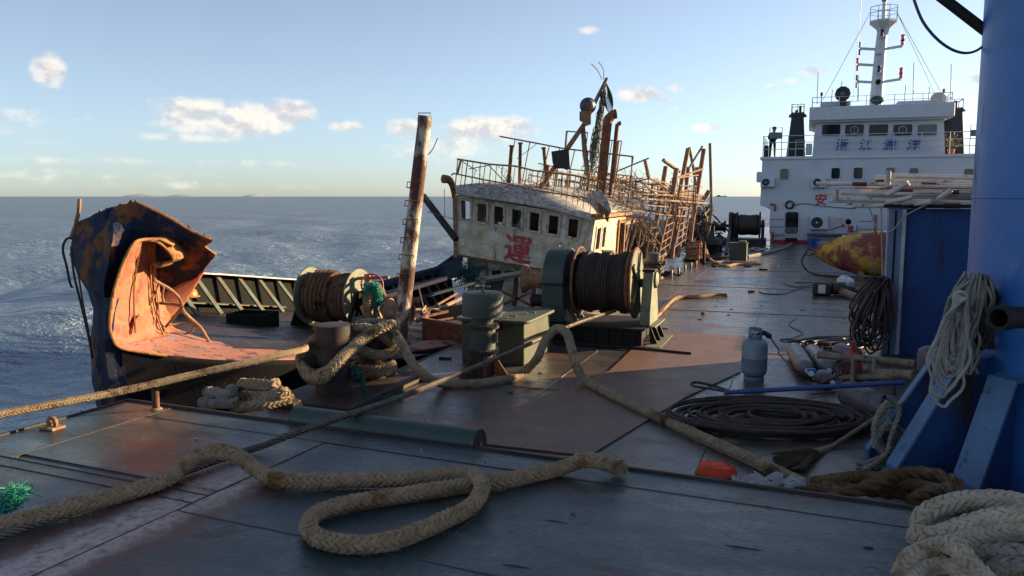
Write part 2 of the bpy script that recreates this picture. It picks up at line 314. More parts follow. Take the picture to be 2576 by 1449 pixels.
# ------------------------------------------------------------------ mesh building
ORG = {}
def orth(d):
    d = Vector(d).normalized()
    a = Vector((0, 0, 1)) if abs(d.z) < .9 else Vector((1, 0, 0))
    x = d.cross(a).normalized(); return x, d.cross(x).normalized()
class MB:
    def __init__(s): s.v = []; s.f = []
    def add(s, vs, fs):
        n = len(s.v); s.v += [tuple(p) for p in vs]; s.f += [tuple(i + n for i in f) for f in fs]; return s
    def hexa(s, p):   # p: 4 bottom (ccw) + 4 top
        return s.add(p, [(3, 2, 1, 0), (4, 5, 6, 7), (0, 1, 5, 4), (1, 2, 6, 5), (2, 3, 7, 6), (3, 0, 4, 7)])
    def boxab(s, a0, a1, b0, b1, z0, z1):
        return s.hexa([S(a0, b0, z0), S(a0, b1, z0), S(a1, b1, z0), S(a1, b0, z0), S(a0, b0, z1), S(a0, b1, z1), S(a1, b1, z1), S(a1, b0, z1)])
    def box(s, c, x, y, z, sx, sy, sz):
        c = Vector(c); x = Vector(x).normalized() * sx / 2; y = Vector(y).normalized() * sy / 2; z = Vector(z).normalized() * sz / 2
        return s.hexa([c - x - y - z, c + x - y - z, c + x + y - z, c - x + y - z, c - x - y + z, c + x - y + z, c + x + y + z, c - x + y + z])
    def beam(s, p, q, wd, ht, up=None):
        p = Vector(p); q = Vector(q); d = (q - p)
        if up is None: x, y = orth(d)
        else:
            x = d.cross(Vector(up)).normalized(); y = x.cross(d).normalized()
        return s.box((p + q) / 2, d, x, y, d.length, wd, ht)
    def tube(s, pts, r, n=8, cap=True, closed=False):
        P = np.array([tuple(p) for p in pts], float); m = len(P)
        rr = np.full(m, r, float) if np.isscalar(r) else np.array(r, float)
        T, N, Bn = frames(P, closed)
        th = np.linspace(0, 2 * np.pi, n, endpoint=False)
        V = P[:, None] + rr[:, None, None] * (np.cos(th)[None, :, None] * N[:, None] + np.sin(th)[None, :, None] * Bn[:, None])
        fs = []
        for i in range(m if closed else m - 1):
            j = (i + 1) % m
            for k in range(n): l = (k + 1) % n; fs.append((i * n + k, i * n + l, j * n + l, j * n + k))
        if cap and not closed: fs.append(tuple(range(n))[::-1]); fs.append(tuple((m - 1) * n + k for k in range(n)))
        return s.add(V.reshape(-1, 3), fs)
    def cyl(s, p, q, r, n=16, r2=None): return s.tube([p, q], [r, r if r2 is None else r2], n)
    def lathe(s, o, axis, prof, n=24, capped=True):
        o = Vector(o); ax = Vector(axis).normalized(); x, y = orth(ax); vs = []; fs = []
        for (r, h) in prof:
            for k in range(n):
                t = 2 * math.pi * k / n; vs.append(o + ax * h + x * (r * math.cos(t)) + y * (r * math.sin(t)))
        for i in range(len(prof) - 1):
            for k in range(n): l = (k + 1) % n; fs.append((i * n + k, i * n + l, (i + 1) * n + l, (i + 1) * n + k))
        if capped:
            if prof[0][0] > 1e-4: fs.append(tuple(range(n))[::-1])
            if prof[-1][0] > 1e-4: fs.append(tuple((len(prof) - 1) * n + k for k in range(n)))
        return s.add(vs, fs)
    def ring(s, c, axis, Rr, r, n=24, m=8, a0=0, a1=2 * math.pi):
        x, y = orth(axis); full = abs(a1 - a0 - 2 * math.pi) < 1e-6; c = Vector(c)
        k = n if full else n + 1
        pts = [c + x * (Rr * math.cos(a0 + (a1 - a0) * i / n)) + y * (Rr * math.sin(a0 + (a1 - a0) * i / n)) for i in range(k)]
        return s.tube(pts, r, m, closed=full)
    def prism(s, poly, vec):
        n = len(poly); vec = Vector(vec); top = [Vector(p) + vec for p in poly]
        fs = [tuple(range(n))[::-1], tuple(range(n, 2 * n))] + [(i, (i + 1) % n, n + (i + 1) % n, n + i) for i in range(n)]
        return s.add([Vector(p) for p in poly] + top, fs)
    def sheet(s, rows):
        h = len(rows); wd = len(rows[0]); vs = [p for r in rows for p in r]
        return s.add(vs, [(i * wd + j, i * wd + j + 1, (i + 1) * wd + j + 1, (i + 1) * wd + j) for i in range(h - 1) for j in range(wd - 1)])
    def build(s, name, mat, parent=None, smooth=False, bevel=0, solid=0, org=None, kind=None):
        V = np.array(s.v, float)
        if parent is not None: og = ORG[parent.name]
        elif org is not None: og = np.array(tuple(org), float)
        else: og = np.array([V[:, 0].mean(), V[:, 1].mean(), V[:, 2].min()])
        me = bpy.data.meshes.new(name); me.from_pydata((V - og).tolist(), [], s.f); me.validate(); me.update()
        bm = bmesh.new(); bm.from_mesh(me); bmesh.ops.recalc_face_normals(bm, faces=bm.faces); bm.to_mesh(me); bm.free()
        if smooth: me.polygons.foreach_set('use_smooth', [True] * len(me.polygons))
        me.materials.append(M[mat] if isinstance(mat, str) else mat)
        o = bpy.data.objects.new(name, me); col.objects.link(o); ORG[o.name] = og
        if parent is None: o.location = og
        else: o.parent = parent
        if solid: md = o.modifiers.new('solid', 'SOLIDIFY'); md.thickness = solid; md.offset = 0
        if bevel: md = o.modifiers.new('bevel', 'BEVEL'); md.width = bevel; md.segments = 2; md.limit_method = 'ANGLE'; md.angle_limit = R(35)
        if smooth and bevel == 0:
            try: me.set_sharp_from_angle(angle=R(42))
            except Exception: pass
        if kind: o['kind'] = kind
        return o
def frames(P, closed=False):
    m = len(P); T = np.zeros_like(P)
    if closed: T = np.roll(P, -1, 0) - np.roll(P, 1, 0)
    else: T[1:-1] = P[2:] - P[:-2]; T[0] = P[1] - P[0]; T[-1] = P[-1] - P[-2]
    T /= np.maximum(np.linalg.norm(T, axis=1, keepdims=True), 1e-9)
    up = np.array([0, 0, 1.0]) if abs(T[0, 2]) < .9 else np.array([1.0, 0, 0])
    n = np.cross(T[0], up); n /= np.linalg.norm(n); N = np.zeros_like(P); N[0] = n
    for i in range(1, m):
        n = n - T[i] * np.dot(n, T[i]); l = np.linalg.norm(n)
        n = n / l if l > 1e-6 else N[i - 1]; N[i] = n
    return T, N, np.cross(T, N)
def tag(o, label, cat, group=None):
    o['label'] = label; o['category'] = cat
    if group: o['group'] = group
    return o
def thing(name, label, cat, loc, group=None):
    o = bpy.data.objects.new(name, None); col.objects.link(o); o.location = loc; o.empty_display_size = .1
    ORG[o.name] = np.array(tuple(loc), float); return tag(o, label, cat, group)
def struct(o): o['kind'] = 'structure'; return o
def catmull(pts, per=12, closed=False):
    P = np.array([tuple(p) for p in pts], float); n = len(P); out = []
    for i in range(n if closed else n - 1):
        if closed: p0, p1, p2, p3 = P[i - 1], P[i], P[(i + 1) % n], P[(i + 2) % n]
        else: p0, p1, p2, p3 = P[max(i - 1, 0)], P[i], P[i + 1], P[min(i + 2, n - 1)]
        for t in np.linspace(0, 1, per, endpoint=False):
            out.append(.5 * ((2 * p1) + (-p0 + p2) * t + (2 * p0 - 5 * p1 + 4 * p2 - p3) * t * t + (-p0 + 3 * p1 - 3 * p2 + p3) * t ** 3))
    if not closed: out.append(P[-1])
    return np.array(out)
def resample(P, step, closed=False):
    if closed: P = np.vstack([P, P[:1]])
    d = np.r_[0, np.cumsum(np.linalg.norm(np.diff(P, axis=0), axis=1))]
    n = max(2, int(d[-1] / step) + 1); s = np.linspace(0, d[-1], n)
    return np.stack([np.interp(s, d, P[:, k]) for k in range(3)], 1), s
def rope_mb(pts, Rr, kind='braid', per=12, fuzz=0, mb=None, fine=1.0):
    mb = mb or MB(); P = catmull(pts, per)
    if kind == 'plain':
        Q, s = resample(P, Rr * 2.5 / fine); return mb.tube(Q, Rr, 6)
    if kind == 'braid':
        Q, s = resample(P, Rr * .5); T, N, Bn = frames(Q); mb.tube(Q, Rr * .80, 8)
        p_ = Rr * .78; ln = s[-1]; V0 = [(0, 0, 1.0)]; nn = 6
        for lat in (.62, 0.0, -.62):
            for k in range(nn): V0.append((math.sqrt(1 - lat * lat) * math.cos(2 * math.pi * k / nn), math.sqrt(1 - lat * lat) * math.sin(2 * math.pi * k / nn), lat))
        V0.append((0, 0, -1.0)); V0 = np.array(V0); F0 = []
        for k in range(nn):
            l = (k + 1) % nn; F0 += [(0, 1 + k, 1 + l), (19, 13 + l, 13 + k)]
            for r_ in (0, 1): F0.append((1 + r_ * nn + k, 1 + (r_ + 1) * nn + k, 1 + (r_ + 1) * nn + l, 1 + r_ * nn + l))
        F0 = [tuple(f) for f in F0]; VS = []; FS = []; cnt = 0
        for lane in range(8):
            sg = 1 if lane % 2 else -1; th0 = lane * math.pi / 4
            for k in range(int(ln / p_)):
                sv = (k + .5) * p_ + (p_ * .5 if lane % 4 > 1 else 0)
                j = min(int(sv / (Rr * .5)), len(Q) - 1); th = th0 + rng.normal(0, .05) + .35 * math.sin(sv * 1.3)
                rd = math.cos(th) * N[j] + math.sin(th) * Bn[j]; tg = -math.sin(th) * N[j] + math.cos(th) * Bn[j]
                ax_ = T[j] * .84 + sg * tg * .54; wd = np.cross(rd, ax_); c = Q[j] + T[j] * (sv - s[j]) + rd * Rr * (.74 + rng.normal(0, .02))
                Vk = c + V0[:, :1] * (rd * Rr * .25) + V0[:, 1:2] * (wd * Rr * .30) + V0[:, 2:] * (ax_ * Rr * .74 * rng.uniform(.92, 1.08))
                VS.append(Vk); FS += [tuple(i + cnt for i in f) for f in F0]; cnt += 20
        if VS: mb.add(np.vstack(VS), FS)
    elif kind == 'twist': L = Rr * 7.0; ns = 3; step = L / 12
    else: L = Rr * 8.5; ns = 6; step = L / 12
    if kind != 'braid': Q, s = resample(P, step / fine); T, N, Bn = frames(Q)
    for i in range(ns if kind != 'braid' else 0):
        if kind == 'braid':
            dr = 1 if i < 4 else -1; k = i % 4
            th = dr * 2 * np.pi * s / L + 2 * np.pi * k / 4 + (np.pi / 4 if dr < 0 else 0)
            rad = Rr * (.63 + .11 * dr * np.cos(4 * 2 * np.pi * s / L + k * np.pi)); rs = Rr * .32; fl = 1.30
        elif kind == 'twist': th = 2 * np.pi * s / L + 2 * np.pi * i / 3; rad = np.full_like(s, Rr * .5); rs = Rr * .54; fl = 1.0
        else: th = 2 * np.pi * s / L + 2 * np.pi * i / 6; rad = np.full_like(s, Rr * .66); rs = Rr * .36; fl = 1.0
        rd = np.cos(th)[:, None] * N + np.sin(th)[:, None] * Bn; tg = -np.sin(th)[:, None] * N + np.cos(th)[:, None] * Bn
        C = Q + rd * rad[:, None]; n = 6; vs = np.zeros((len(C), n, 3))
        for q in range(n):
            a = 2 * np.pi * q / n; vs[:, q] = C + rd * (rs * math.cos(a)) + tg * (rs * fl * math.sin(a))
        m = len(C); fs = [(j * n + q, j * n + (q + 1) % n, (j + 1) * n + (q + 1) % n, (j + 1) * n + q) for j in range(m - 1) for q in range(n)]
        fs += [tuple(range(n))[::-1], tuple((m - 1) * n + q for q in range(n))]
        mb.add(vs.reshape(-1, 3), fs)
    for i in range(fuzz):
        j = rng.integers(0, len(Q)); a = rng.uniform(0, 2 * np.pi); rd = N[j] * math.cos(a) + Bn[j] * math.sin(a)
        p = Q[j] + rd * Rr * .92; d = rd * rng.uniform(.2, .9) + T[j] * rng.uniform(-1, 1); d /= np.linalg.norm(d); l = rng.uniform(.012, .05)
        w_ = np.cross(d, T[j] + .01) ; w_ = w_ / (np.linalg.norm(w_) + 1e-6) * .0014
        e = p + d * l + np.array([0, 0, rng.uniform(-.01, .01)])
        mb.add([p - w_, p + w_, e], [(0, 1, 2)])
    return mb
def rope(name, pts, Rr, kind, mat, label, cat='rope', per=12, fuzz=0, group=None, fine=1.0):
    o = rope_mb(pts, Rr, kind, per, fuzz, None, fine).build(name, mat, smooth=True)
    return tag(o, label, cat, group)
def patch(rows, sub=6):
    """smooth surface through a small grid of points"""
    Rw = [catmull(r, sub) for r in rows]; n = len(Rw[0]); cols = []
    for j in range(n): cols.append(catmull([r[j] for r in Rw], sub))
    return [[Vector(cols[j][i]) for j in range(n)] for i in range(len(cols[0]))]
def crumple(rows, sub=3, jit=.012, seed=1):
    """creased surface: straight facets between the points, slightly dented"""
    r_ = random.Random(seed); out = []
    for i in range(len(rows) - 1):
        for a in range(sub if i < len(rows) - 2 else sub + 1):
            f = a / sub; ln = []
            for j in range(len(rows[0]) - 1):
                for b in range(sub if j < len(rows[0]) - 2 else sub + 1):
                    g = b / sub; p = rows[i][j].lerp(rows[i][j + 1], g).lerp(rows[i + 1][j].lerp(rows[i + 1][j + 1], g), f)
                    ln.append(p + Vector((r_.uniform(-jit, jit), r_.uniform(-jit, jit) * 1.5, r_.uniform(-jit, jit))))
            out.append(ln)
    return out
def text_mb(body, o, x, y, size, depth, normal, bold=.012):
    cu = bpy.data.curves.new('t', 'FONT'); cu.body = body; cu.size = 1.0; cu.align_x = 'CENTER'; cu.align_y = 'CENTER'
    ob = bpy.data.objects.new('t', cu); col.objects.link(ob); bpy.context.view_layer.update()
    ev = ob.evaluated_get(bpy.context.evaluated_depsgraph_get()); me = ev.to_mesh()
    V = np.array([v.co[:] for v in me.vertices]); Fs = [tuple(p.vertices) for p in me.polygons]; ev.to_mesh_clear()
    bpy.data.objects.remove(ob); bpy.data.curves.remove(cu)
    c = (V.min(0) + V.max(0)) / 2; V = (V - c) * size
    return V, Fs
def text(name, body, o, x, y, size, mat, parent, bold=.012, off=.006, shear=0.0):
    V, Fs = text_mb(body, o, x, y, size, 0, None, bold)
    o = Vector(o); x = Vector(x).normalized(); y = Vector(y).normalized(); n = x.cross(y)
    mb = MB(); bb_ = bold * size
    for k, (dx, dy) in enumerate(((0, 0), (bb_, 0), (-bb_, 0), (0, bb_), (0, -bb_))): mb.add([o + x * (p[0] + dx + shear * p[1]) + y * (p[1] + dy) + n * (off + .0012 * k) for p in V], Fs)
    V2 = [v for v in mb.v]
    return mb.build(name, mat, parent)

# ================================================================== the setting: sea, islands, deck
SEA = -1.65
def make_sea():
    th = np.r_[np.linspace(-46, 46, 520), np.linspace(46, 314, 90)[1:-1]] * np.pi / 180
    rad = 4.0 * (42000 / 4.0) ** (np.linspace(0, 1, 400))
    TH, RA = np.meshgrid(th, rad); X = RA * np.sin(TH); Y = RA * np.cos(TH); Z = np.zeros_like(X)
    sp = RA * .024
    r_ = np.random.default_rng(3)
    for i in range(46):
        lam = .9 * 1.075 ** i; ang = r_.normal(math.radians(70), .55); k = 2 * np.pi / lam
        amp = .0135 * lam ** .8 * .62; ph = r_.uniform(0, 6.28)
        w_ = np.clip((lam / sp - 2.2) / 3, 0, 1)
        c = np.sin(k * (X * math.sin(ang) + Y * math.cos(ang)) + ph + .6 * np.sin(X * .11 + i) + .5 * np.sin(Y * .09 - i))
        Z += amp * w_ * (c + .35 * np.cos(2 * np.arcsin(np.clip(c, -1, 1))))
    n = len(th); m = len(rad)
    V = np.stack([X, Y, Z + SEA], 2).reshape(-1, 3)
    i, j = np.meshgrid(np.arange(m - 1), np.arange(n), indexing='ij'); j2 = (j + 1) % n
    Fq = np.stack([i * n + j, i * n + j2, (i + 1) * n + j2, (i + 1) * n + j], 2).reshape(-1, 4)
    me = bpy.data.meshes.new('sea'); me.from_pydata(V, [], Fq[:, ::-1]); me.update()
    me.polygons.foreach_set('use_smooth', [True] * len(me.polygons)); me.materials.append(M['sea_water'])
    o = bpy.data.objects.new('sea', me); col.objects.link(o); struct(o)
    b = MB(); b.lathe((0, 0, SEA - .6), (0, 0, 1), [(0, 0), (9, 0)], 24, False); return o
make_sea()
def island(us, vs, Y):
    mb = MB(); pts = []
    n = len(us)
    for k in range(5):
        f = [0, .75, 1, .75, 0][k]; dy = [-600, -250, 0, 300, 650][k]
        pts.append([Vector((D(u, v, Y).x, Y + dy, max((D(u, v, Y).z - SEA) * f, 0) + SEA - (20 if f == 0 else 0))) for u, v in zip(us, vs)])
    mb.sheet(pts); return struct(mb.build('hills', 'island', smooth=True))
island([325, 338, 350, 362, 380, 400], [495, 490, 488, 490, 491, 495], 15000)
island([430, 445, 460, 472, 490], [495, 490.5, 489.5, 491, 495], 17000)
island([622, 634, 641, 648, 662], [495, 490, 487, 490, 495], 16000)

# deck slab and plates
mb = MB(); mb.boxab(9, 62, -5.0, 11, -2.2, -.004); mb.boxab(4.5, 9, -5.55, 11, -2.2, -.004)
deck = struct(mb.build('deck', 'deck_steel', org=(0, 0, 0)))
def plates(parent, As, Bs, z0, z1, mat, gap=.007, clip=None):
    for i in range(len(As) - 1):
        for j in range(len(Bs) - 1):
            MB().boxab(As[i] + gap, As[i + 1] - gap, Bs[j] + gap, Bs[j + 1] - gap, z0, z1 + random.uniform(-.001, .001)).build('deck_plate', mat, parent)
plates(deck, [9.0, 12.2, 16.4, 21, 26, 31.5, 37, 46], [-5.0, -2.85, -.78, 1.5, 4.2, 7, 11], -.02, .004, 'deck_steel')
plates(deck, [5.2, 9.0], [-5.55, -2.85, -.78, 1.5, 4.2, 7, 11], -.02, .004, 'deck_steel')
# weld beads along the long seams
for b_ in (-2.85, -.78):
    MB().tube([S(a, b_ + random.uniform(-.004, .004), .005) for a in np.arange(6, 42, .5)], .009, 5).build('weld_seam', 'deck_steel', deck)
for a_ in (9.0, 12.2, 16.4, 21, 26):
    MB().tube([S(a_ + random.uniform(-.004, .004), b, .005) for b in np.arange(-4.9, 6, .5)], .008, 5).build('weld_seam', 'deck_steel', deck)
# low rounded sheer strake at the deck edge
MB().tube([S(9.3, -5.02, -.03), S(60, -5.02, -.03)], .05, 8).build('edge_pipe', 'black_paint', deck, smooth=True)

# raised platform in the foreground
ED = (S(5.6, 0) - S(5.97, -6.2)).normalized(); EN = Vector((-ED.y, ED.x, 0))   # EN points away from the camera
if EN.dot(E1) < 0: EN = -EN
P0 = S(5.97, -6.2, 0)
def PF(s, t, z=.3): return P0 + ED * s - EN * t + UZ * z      # s along the far edge, t towards the camera
mb = MB(); mb.prism([PF(0, 0, -2.2), PF(16, 0, -2.2), PF(16, 12, -2.2), PF(0, 12, -2.2)], (0, 0, 2.49))
plat = struct(mb.build('platform', 'platform_steel', org=(0, 0, 0)))
def pquad(s0, s1, t0, t1, z=.3, g=.0035):
    p = [PF(s0 + g, t1 - g, .285), PF(s1 - g, t1 - g, .285), PF(s1 - g, t0 + g, .285), PF(s0 + g, t0 + g, .285)]
    return MB().prism(p, (0, 0, z - .285))
for (s0, s1, t0, t1) in [(0, .62, .0, 1.62), (.62, 2.1, .0, .34), (2.1, 16, .0, .34), (.62, 2.6, .34, 1.52), (2.6, 4.4, .34, 1.9), (4.4, 16, .34, 1.9),
                         (0, 2.6, 1.62, 1.76), (0, 2.6, 1.76, 3.9), (2.6, 7.2, 1.9, 4.6), (7.2, 16, 1.9, 4.6), (0, 2.6, 3.9, 12), (2.6, 16, 4.6, 12)]:
    pquad(s0, s1, t0, t1, .3 + random.uniform(-.0015, .0015)).build('deck_plate', 'platform_steel', plat)
# rim of the platform: angle bar proud of the plate
mb = MB(); mb.beam(PF(-.01, -.012, .286), PF(16, -.012, .286), .024, .07, UZ); mb.build('rim', 'rust_bollard', plat)
mb = MB(); mb.beam(PF(-.012, -.02, .28), PF(-.012, 12, .28), .024, .07, UZ); mb.build('rim', 'rust_bollard', plat)
# weld beads
for (s0, t0, s1, t1) in [(.62, 0, .62, 1.62), (.62, .34, 9.5, .34), (0, 1.62, 2.6, 1.62), (0, 1.76, 2.6, 1.76), (2.6, .34, 2.6, 4.6), (4.4, .34, 4.4, 1.9), (2.6, 1.9, 7.2, 1.9)]:
    n = max(3, int(math.hypot(s1 - s0, t1 - t0) / .12)); pts = [PF(s0 + (s1 - s0) * k / n + random.uniform(-.003, .003), t0 + (t1 - t0) * k / n + random.uniform(-.003, .003), .301) for k in range(n + 1)]
    MB().tube(pts, .005, 6).build('weld_seam', 'rust_bollard', plat, smooth=True)
# loose scale and short welded scars on the plates
for (u, v, l, an) in [(1870, 1378, .10, 0), (1400, 1312, .07, 0), (1300, 1425, .08, .05)]:
    p = G(u, v, .302); d = (E2 + E1 * an).normalized()
    MB().tube([p - d * l, p - d * l * .3 + E1 * .004, p + d * l * .4, p + d * l], [.002, .006, .004, .002], 6).build('weld_seam', 'rust_bollard', plat, smooth=True)

# half-round fairlead pipe along the rim
q0 = PF(1.95, -.13, .30); q1 = PF(3.78, -.13, .30)
fl = thing('fairlead_pipe', 'dark green half-round steel fairlead pipe lying along the platform rim', 'fairlead', (q0 + q1) / 2 - UZ * .3)
MB().tube([q0, q0.lerp(q1, .5), q1], .125, 20, cap=False).build('pipe', 'winch_green', fl, smooth=True)
for q in (q0, q1):
    MB().lathe(q, ED, [(.0, -.006), (.122, -.006), (.122, .006), (0, .006)], 20).build('end_plate', 'rust_bollard', fl, smooth=True)
for k in (.15, .5, .85):
    p = q0.lerp(q1, k); MB().hexa([p + x * ED * .02 + y * EN * .10 + UZ * z for z in (-.296, -.1) for x, y in ((-1, -1), (1, -1), (1, 1), (-1, 1))]).build('foot', 'rust_bollard', fl)
MB().cyl(q1 + ED * .006, q1 + ED * .02, .02, 8).build('bolt', 'rust_light', fl)

# rust-brown checkered plate laid over the deck
tp = [G(1140, 1112), G(1505, 1156), G(1850, 948), G(1880, 900), G(1640, 862)]
e = [S(6.72, -3.2, .008), S(6.72, -1.72, .008), S(9.1, -1.22, .008), S(10.75, -.72, .008), S(13.6, -.85, .008), S(13.5, -2.4, .008), S(10.2, -2.35, .008)]
o = MB().prism(e, (0, 0, .014)).build('tread_plate', 'tread_steel')
tag(o, 'rust brown checkered steel sheet lying on the wet deck', 'steel sheet')

# small fittings on the platform
p = G(393, 1030, .302)
st = thing('pipe_stub', 'short rusty white pipe stub standing on the platform corner', 'pipe', p)
MB().lathe(p, UZ, [(.033, 0), (.033, .19), (.026, .192), (.026, .1)], 16).build('tube', 'post_white', st, smooth=True)
MB().lathe(p, UZ, [(.06, 0), (.05, .012), (.034, .02)], 14).build('weld_collar', 'rust_light', st, smooth=True)
p = G(132, 1078, .302)
pe = thing('padeye', 'rusty lifting eye welded near the platform side edge', 'padeye', p)
MB().box(p + UZ * .012, ED, EN, UZ, .17, .13, .024).build('base_plate', 'rust_light', pe, bevel=.004)
MB().ring(p + UZ * .05, EN, .045, .02, 16, 8).build('ring', 'rust_light', pe, smooth=True)
MB().box(p + UZ * .045 - EN * .03, ED, EN, UZ, .04, .02, .05).build('lug', 'rust_light', pe, bevel=.004)

# ================================================================== equipment on our own deck
# ---- twin bollards at the deck edge
BO1 = S(7.74, -4.98); BO2 = S(8.52, -4.92)
mb_ = thing('mooring_bollards', 'pair of thick rusty mooring bollards wrapped in heavy beige rope', 'bollard', S(8.1, -4.95))
MB().boxab(7.15, 9.0, -5.45, -4.42, .006, .10).build('base', 'rust_bollard', mb_, bevel=.015)
for k, bp_ in enumerate((BO1, BO2)):
    h = .86 if k == 0 else .80
    prof = [(.205, .10), (.2, .2), (.2, h - .02), (.205, h), (.18, h + .006), (0, h + .006)] if k == 0 else [(.17, .10), (.17, h - .12), (.2, h - .11), (.205, h - .09), (.205, h - .01), (.19, h), (0, h)]
    MB().lathe(bp_, UZ, prof, 32).build('post', 'rust_bollard', mb_, smooth=True)
hd = (E1 * -.75 + E2 * -.65).normalized()
MB().lathe(BO1 + hd * .15 + UZ * .44, hd, [(.075, 0), (.075, .2), (.06, .21), (0, .21)], 18).build('horn', 'winch_dark', mb_, smooth=True)
hd2 = (E1 * .6 - E2 * .8).normalized()
MB().lathe(BO2 + hd2 * .12 + UZ * .40, hd2, [(.065, 0), (.065, .2), (0, .2)], 16).build('horn', 'winch_dark', mb_, smooth=True)

# ---- mushroom vent
vb = S(9.5, -3.86)
vt = thing('mushroom_vent', 'green mushroom ventilator with drum cap and small handwheel', 'ventilator', vb)
MB().lathe(vb, UZ, [(.16, .004), (.155, .12), (.155, .30)], 28).build('foot', 'rust_bollard', vt, smooth=True)
MB().lathe(vb, UZ, [(.165, .34), (.165, .62)], 28).build('stem', 'vent_green', vt, smooth=True)
MB().lathe(vb, UZ, [(.14, .66), (.14, .80)], 28).build('neck', 'vent_green', vt, smooth=True)
for z in (.30, .62):
    MB().lathe(vb, UZ, [(.16, z), (.215, z), (.215, z + .018), (.16, z + .018)], 28).build('flange', 'rust_bollard', vt, smooth=True)
    MB().lathe(vb, UZ, [(.16, z + .022), (.21, z + .022), (.21, z + .04), (.16, z + .04)], 28).build('flange', 'rust_bollard', vt, smooth=True)
    for k in range(8):
        t = k * math.pi / 4 + .3; q = vb + Vector((math.cos(t), math.sin(t), 0)) * .19 + UZ * (z - .015)
        MB().cyl(q, q + UZ * .075, .011, 6).build('bolt', 'rust_steel', vt)
MB().lathe(vb, UZ, [(.20, .79), (.262, .775), (.265, 1.055), (.255, 1.075), (.05, 1.085), (0, 1.085)], 40).build('cap', 'vent_green', vt, smooth=True)
hw = MB().ring(vb + UZ * 1.15, UZ, .095, .012, 24, 8).build('handwheel', 'vent_green', vt, smooth=True)
for k in range(4):
    t = k * math.pi / 2; MB().cyl(vb + UZ * 1.15, vb + UZ * 1.15 + Vector((math.cos(t), math.sin(t), 0)) * .095, .008, 6).build('spoke', 'vent_green', hw)
MB().cyl(vb + UZ * 1.08, vb + UZ * 1.17, .016, 10).build('spindle', 'steel_grey', vt)
MB().box(vb + E2 * .07 - E1 * .15 + UZ * 1.11, E2, E1, UZ, .012, .03, .06).build('lug', 'vent_green', vt)
for k, t in enumerate((-.35, -1.45, -2.6, .8)):
    d = Vector((math.cos(t), math.sin(t), 0)); n = d.cross(UZ)
    MB().prism([vb + d * .15 + UZ * .006 - n * .008, vb + d * .36 + UZ * .006 - n * .008, vb + d * .15 + UZ * .30 - n * .008], n * .016).build('gusset', 'rust_steel', vt)
MB().box(vb + E2 * .19 + UZ * .5, E2, E1, UZ, .025, .04, .13).build('catch', 'vent_green', vt)

# ---- green locker
lk = thing('deck_locker', 'green steel locker with rounded hinged lid beside the ventilator', 'locker', S(10.75, -4.0))
def rrect(a0, a1, b0, b1, r, z, n=5):
    pts = []
    for (ca, cb, t0) in ((a0 + r, b0 + r, 180), (a0 + r, b1 - r, 270), (a1 - r, b1 - r, 0), (a1 - r, b0 + r, 90)):
        for k in range(n + 1):
            t = R(t0 + 90 * k / n); pts.append(S(ca + r * math.sin(t) * (1), cb + r * math.cos(t), z))
    return pts
MB().boxab(10.15, 11.35, -4.45, -3.52, .006, .585).build('body', 'locker_green', lk, bevel=.02)
lid = MB().prism(rrect(10.06, 11.42, -4.53, -3.44, .14, .59), (0, 0, .045)).build('lid', 'locker_green', lk, bevel=.012)
for (a, b) in ((10.3, -3.75), (10.75, -3.62), (11.2, -3.95)):
    MB().tube([S(a, b - .06, .63), S(a, b - .06, .665), S(a, b + .06, .665), S(a, b + .06, .63)], .01, 6).build('handle', 'steel_grey', lid)
for b in (-4.2, -3.85):
    MB().boxab(10.03, 10.15, b - .02, b + .02, .50, .635).build('dog', 'winch_dark', lk, bevel=.004)
MB().boxab(10.1, 11.38, -4.05, -4.03, .634, .642).build('rib', 'locker_green', lid)

# ---- big wire winch
aw = 12.65; zc = .93
wn = thing('wire_winch', 'large green deck winch wound with dark steel wire rope', 'winch', S(aw, -3.2))
def cx(b, a=aw, z=zc): return S(a, b, z)
bars = [(12.12, -4.2, -2.28), (13.18, -4.2, -2.28)]
for (a, b0, b1_) in bars:
    MB().boxab(a - .06, a + .06, b0, b1_, .03, .27).build('base_beam', 'winch_dark', wn)
    for k in range(9):
        b = b0 + .1 + k * (b1_ - b0 - .2) / 8
        MB().boxab(a - .10, a - .062, b - .012, b + .012, .03, .26).build('stiffener', 'winch_dark', wn)
for b in (-4.1, -3.3, -2.4): MB().boxab(12.185, 13.115, b - .05, b + .05, .05, .25).build('cross_beam', 'winch_dark', wn)
MB().boxab(11.98, 13.32, -4.25, -2.2, .008, .028).build('sole_plate', 'rust_bollard', wn)
MB().boxab(12.0, 13.3, -4.22, -2.22, .272, .295).build('bed_plate', 'winch_dark', wn)
# drum flanges, core and turns of wire
for b, thick in ((-3.42, .02), (-2.50, .02)):
    flg = MB().lathe(cx(b - thick / 2), E2, [(.12, 0), (.52, 0), (.545, -.01), (.545, thick + .01), (.52, thick), (.12, thick)], 48).build('drum_flange', 'winch_dark' if b < -3 else 'winch_pale', wn, smooth=True)
    MB().ring(cx(b), E2, .548, .022, 48, 8).build('rim', 'rust_steel', flg, smooth=True)
    for k in range(5):
        t = k * 2 * math.pi / 5 + .35; d = UZ * math.cos(t) + E1 * math.sin(t); sd_ = -1 if b < -3 else 1
        p = cx(b) + E2 * sd_ * .025
        MB().prism([p + d * .08 + d.cross(E2) * .055, p + d * .50 + d.cross(E2) * .03, p + d * .50 - d.cross(E2) * .03, p + d * .08 - d.cross(E2) * .055], E2 * .03 * sd_).build('spoke', 'winch_pale' if sd_ > 0 else 'winch_dark', flg)
MB().cyl(cx(-3.4), cx(-2.52), .40, 40).build('drum_core', 'wire_rope', wn, smooth=True)
coil = []
nt = 19
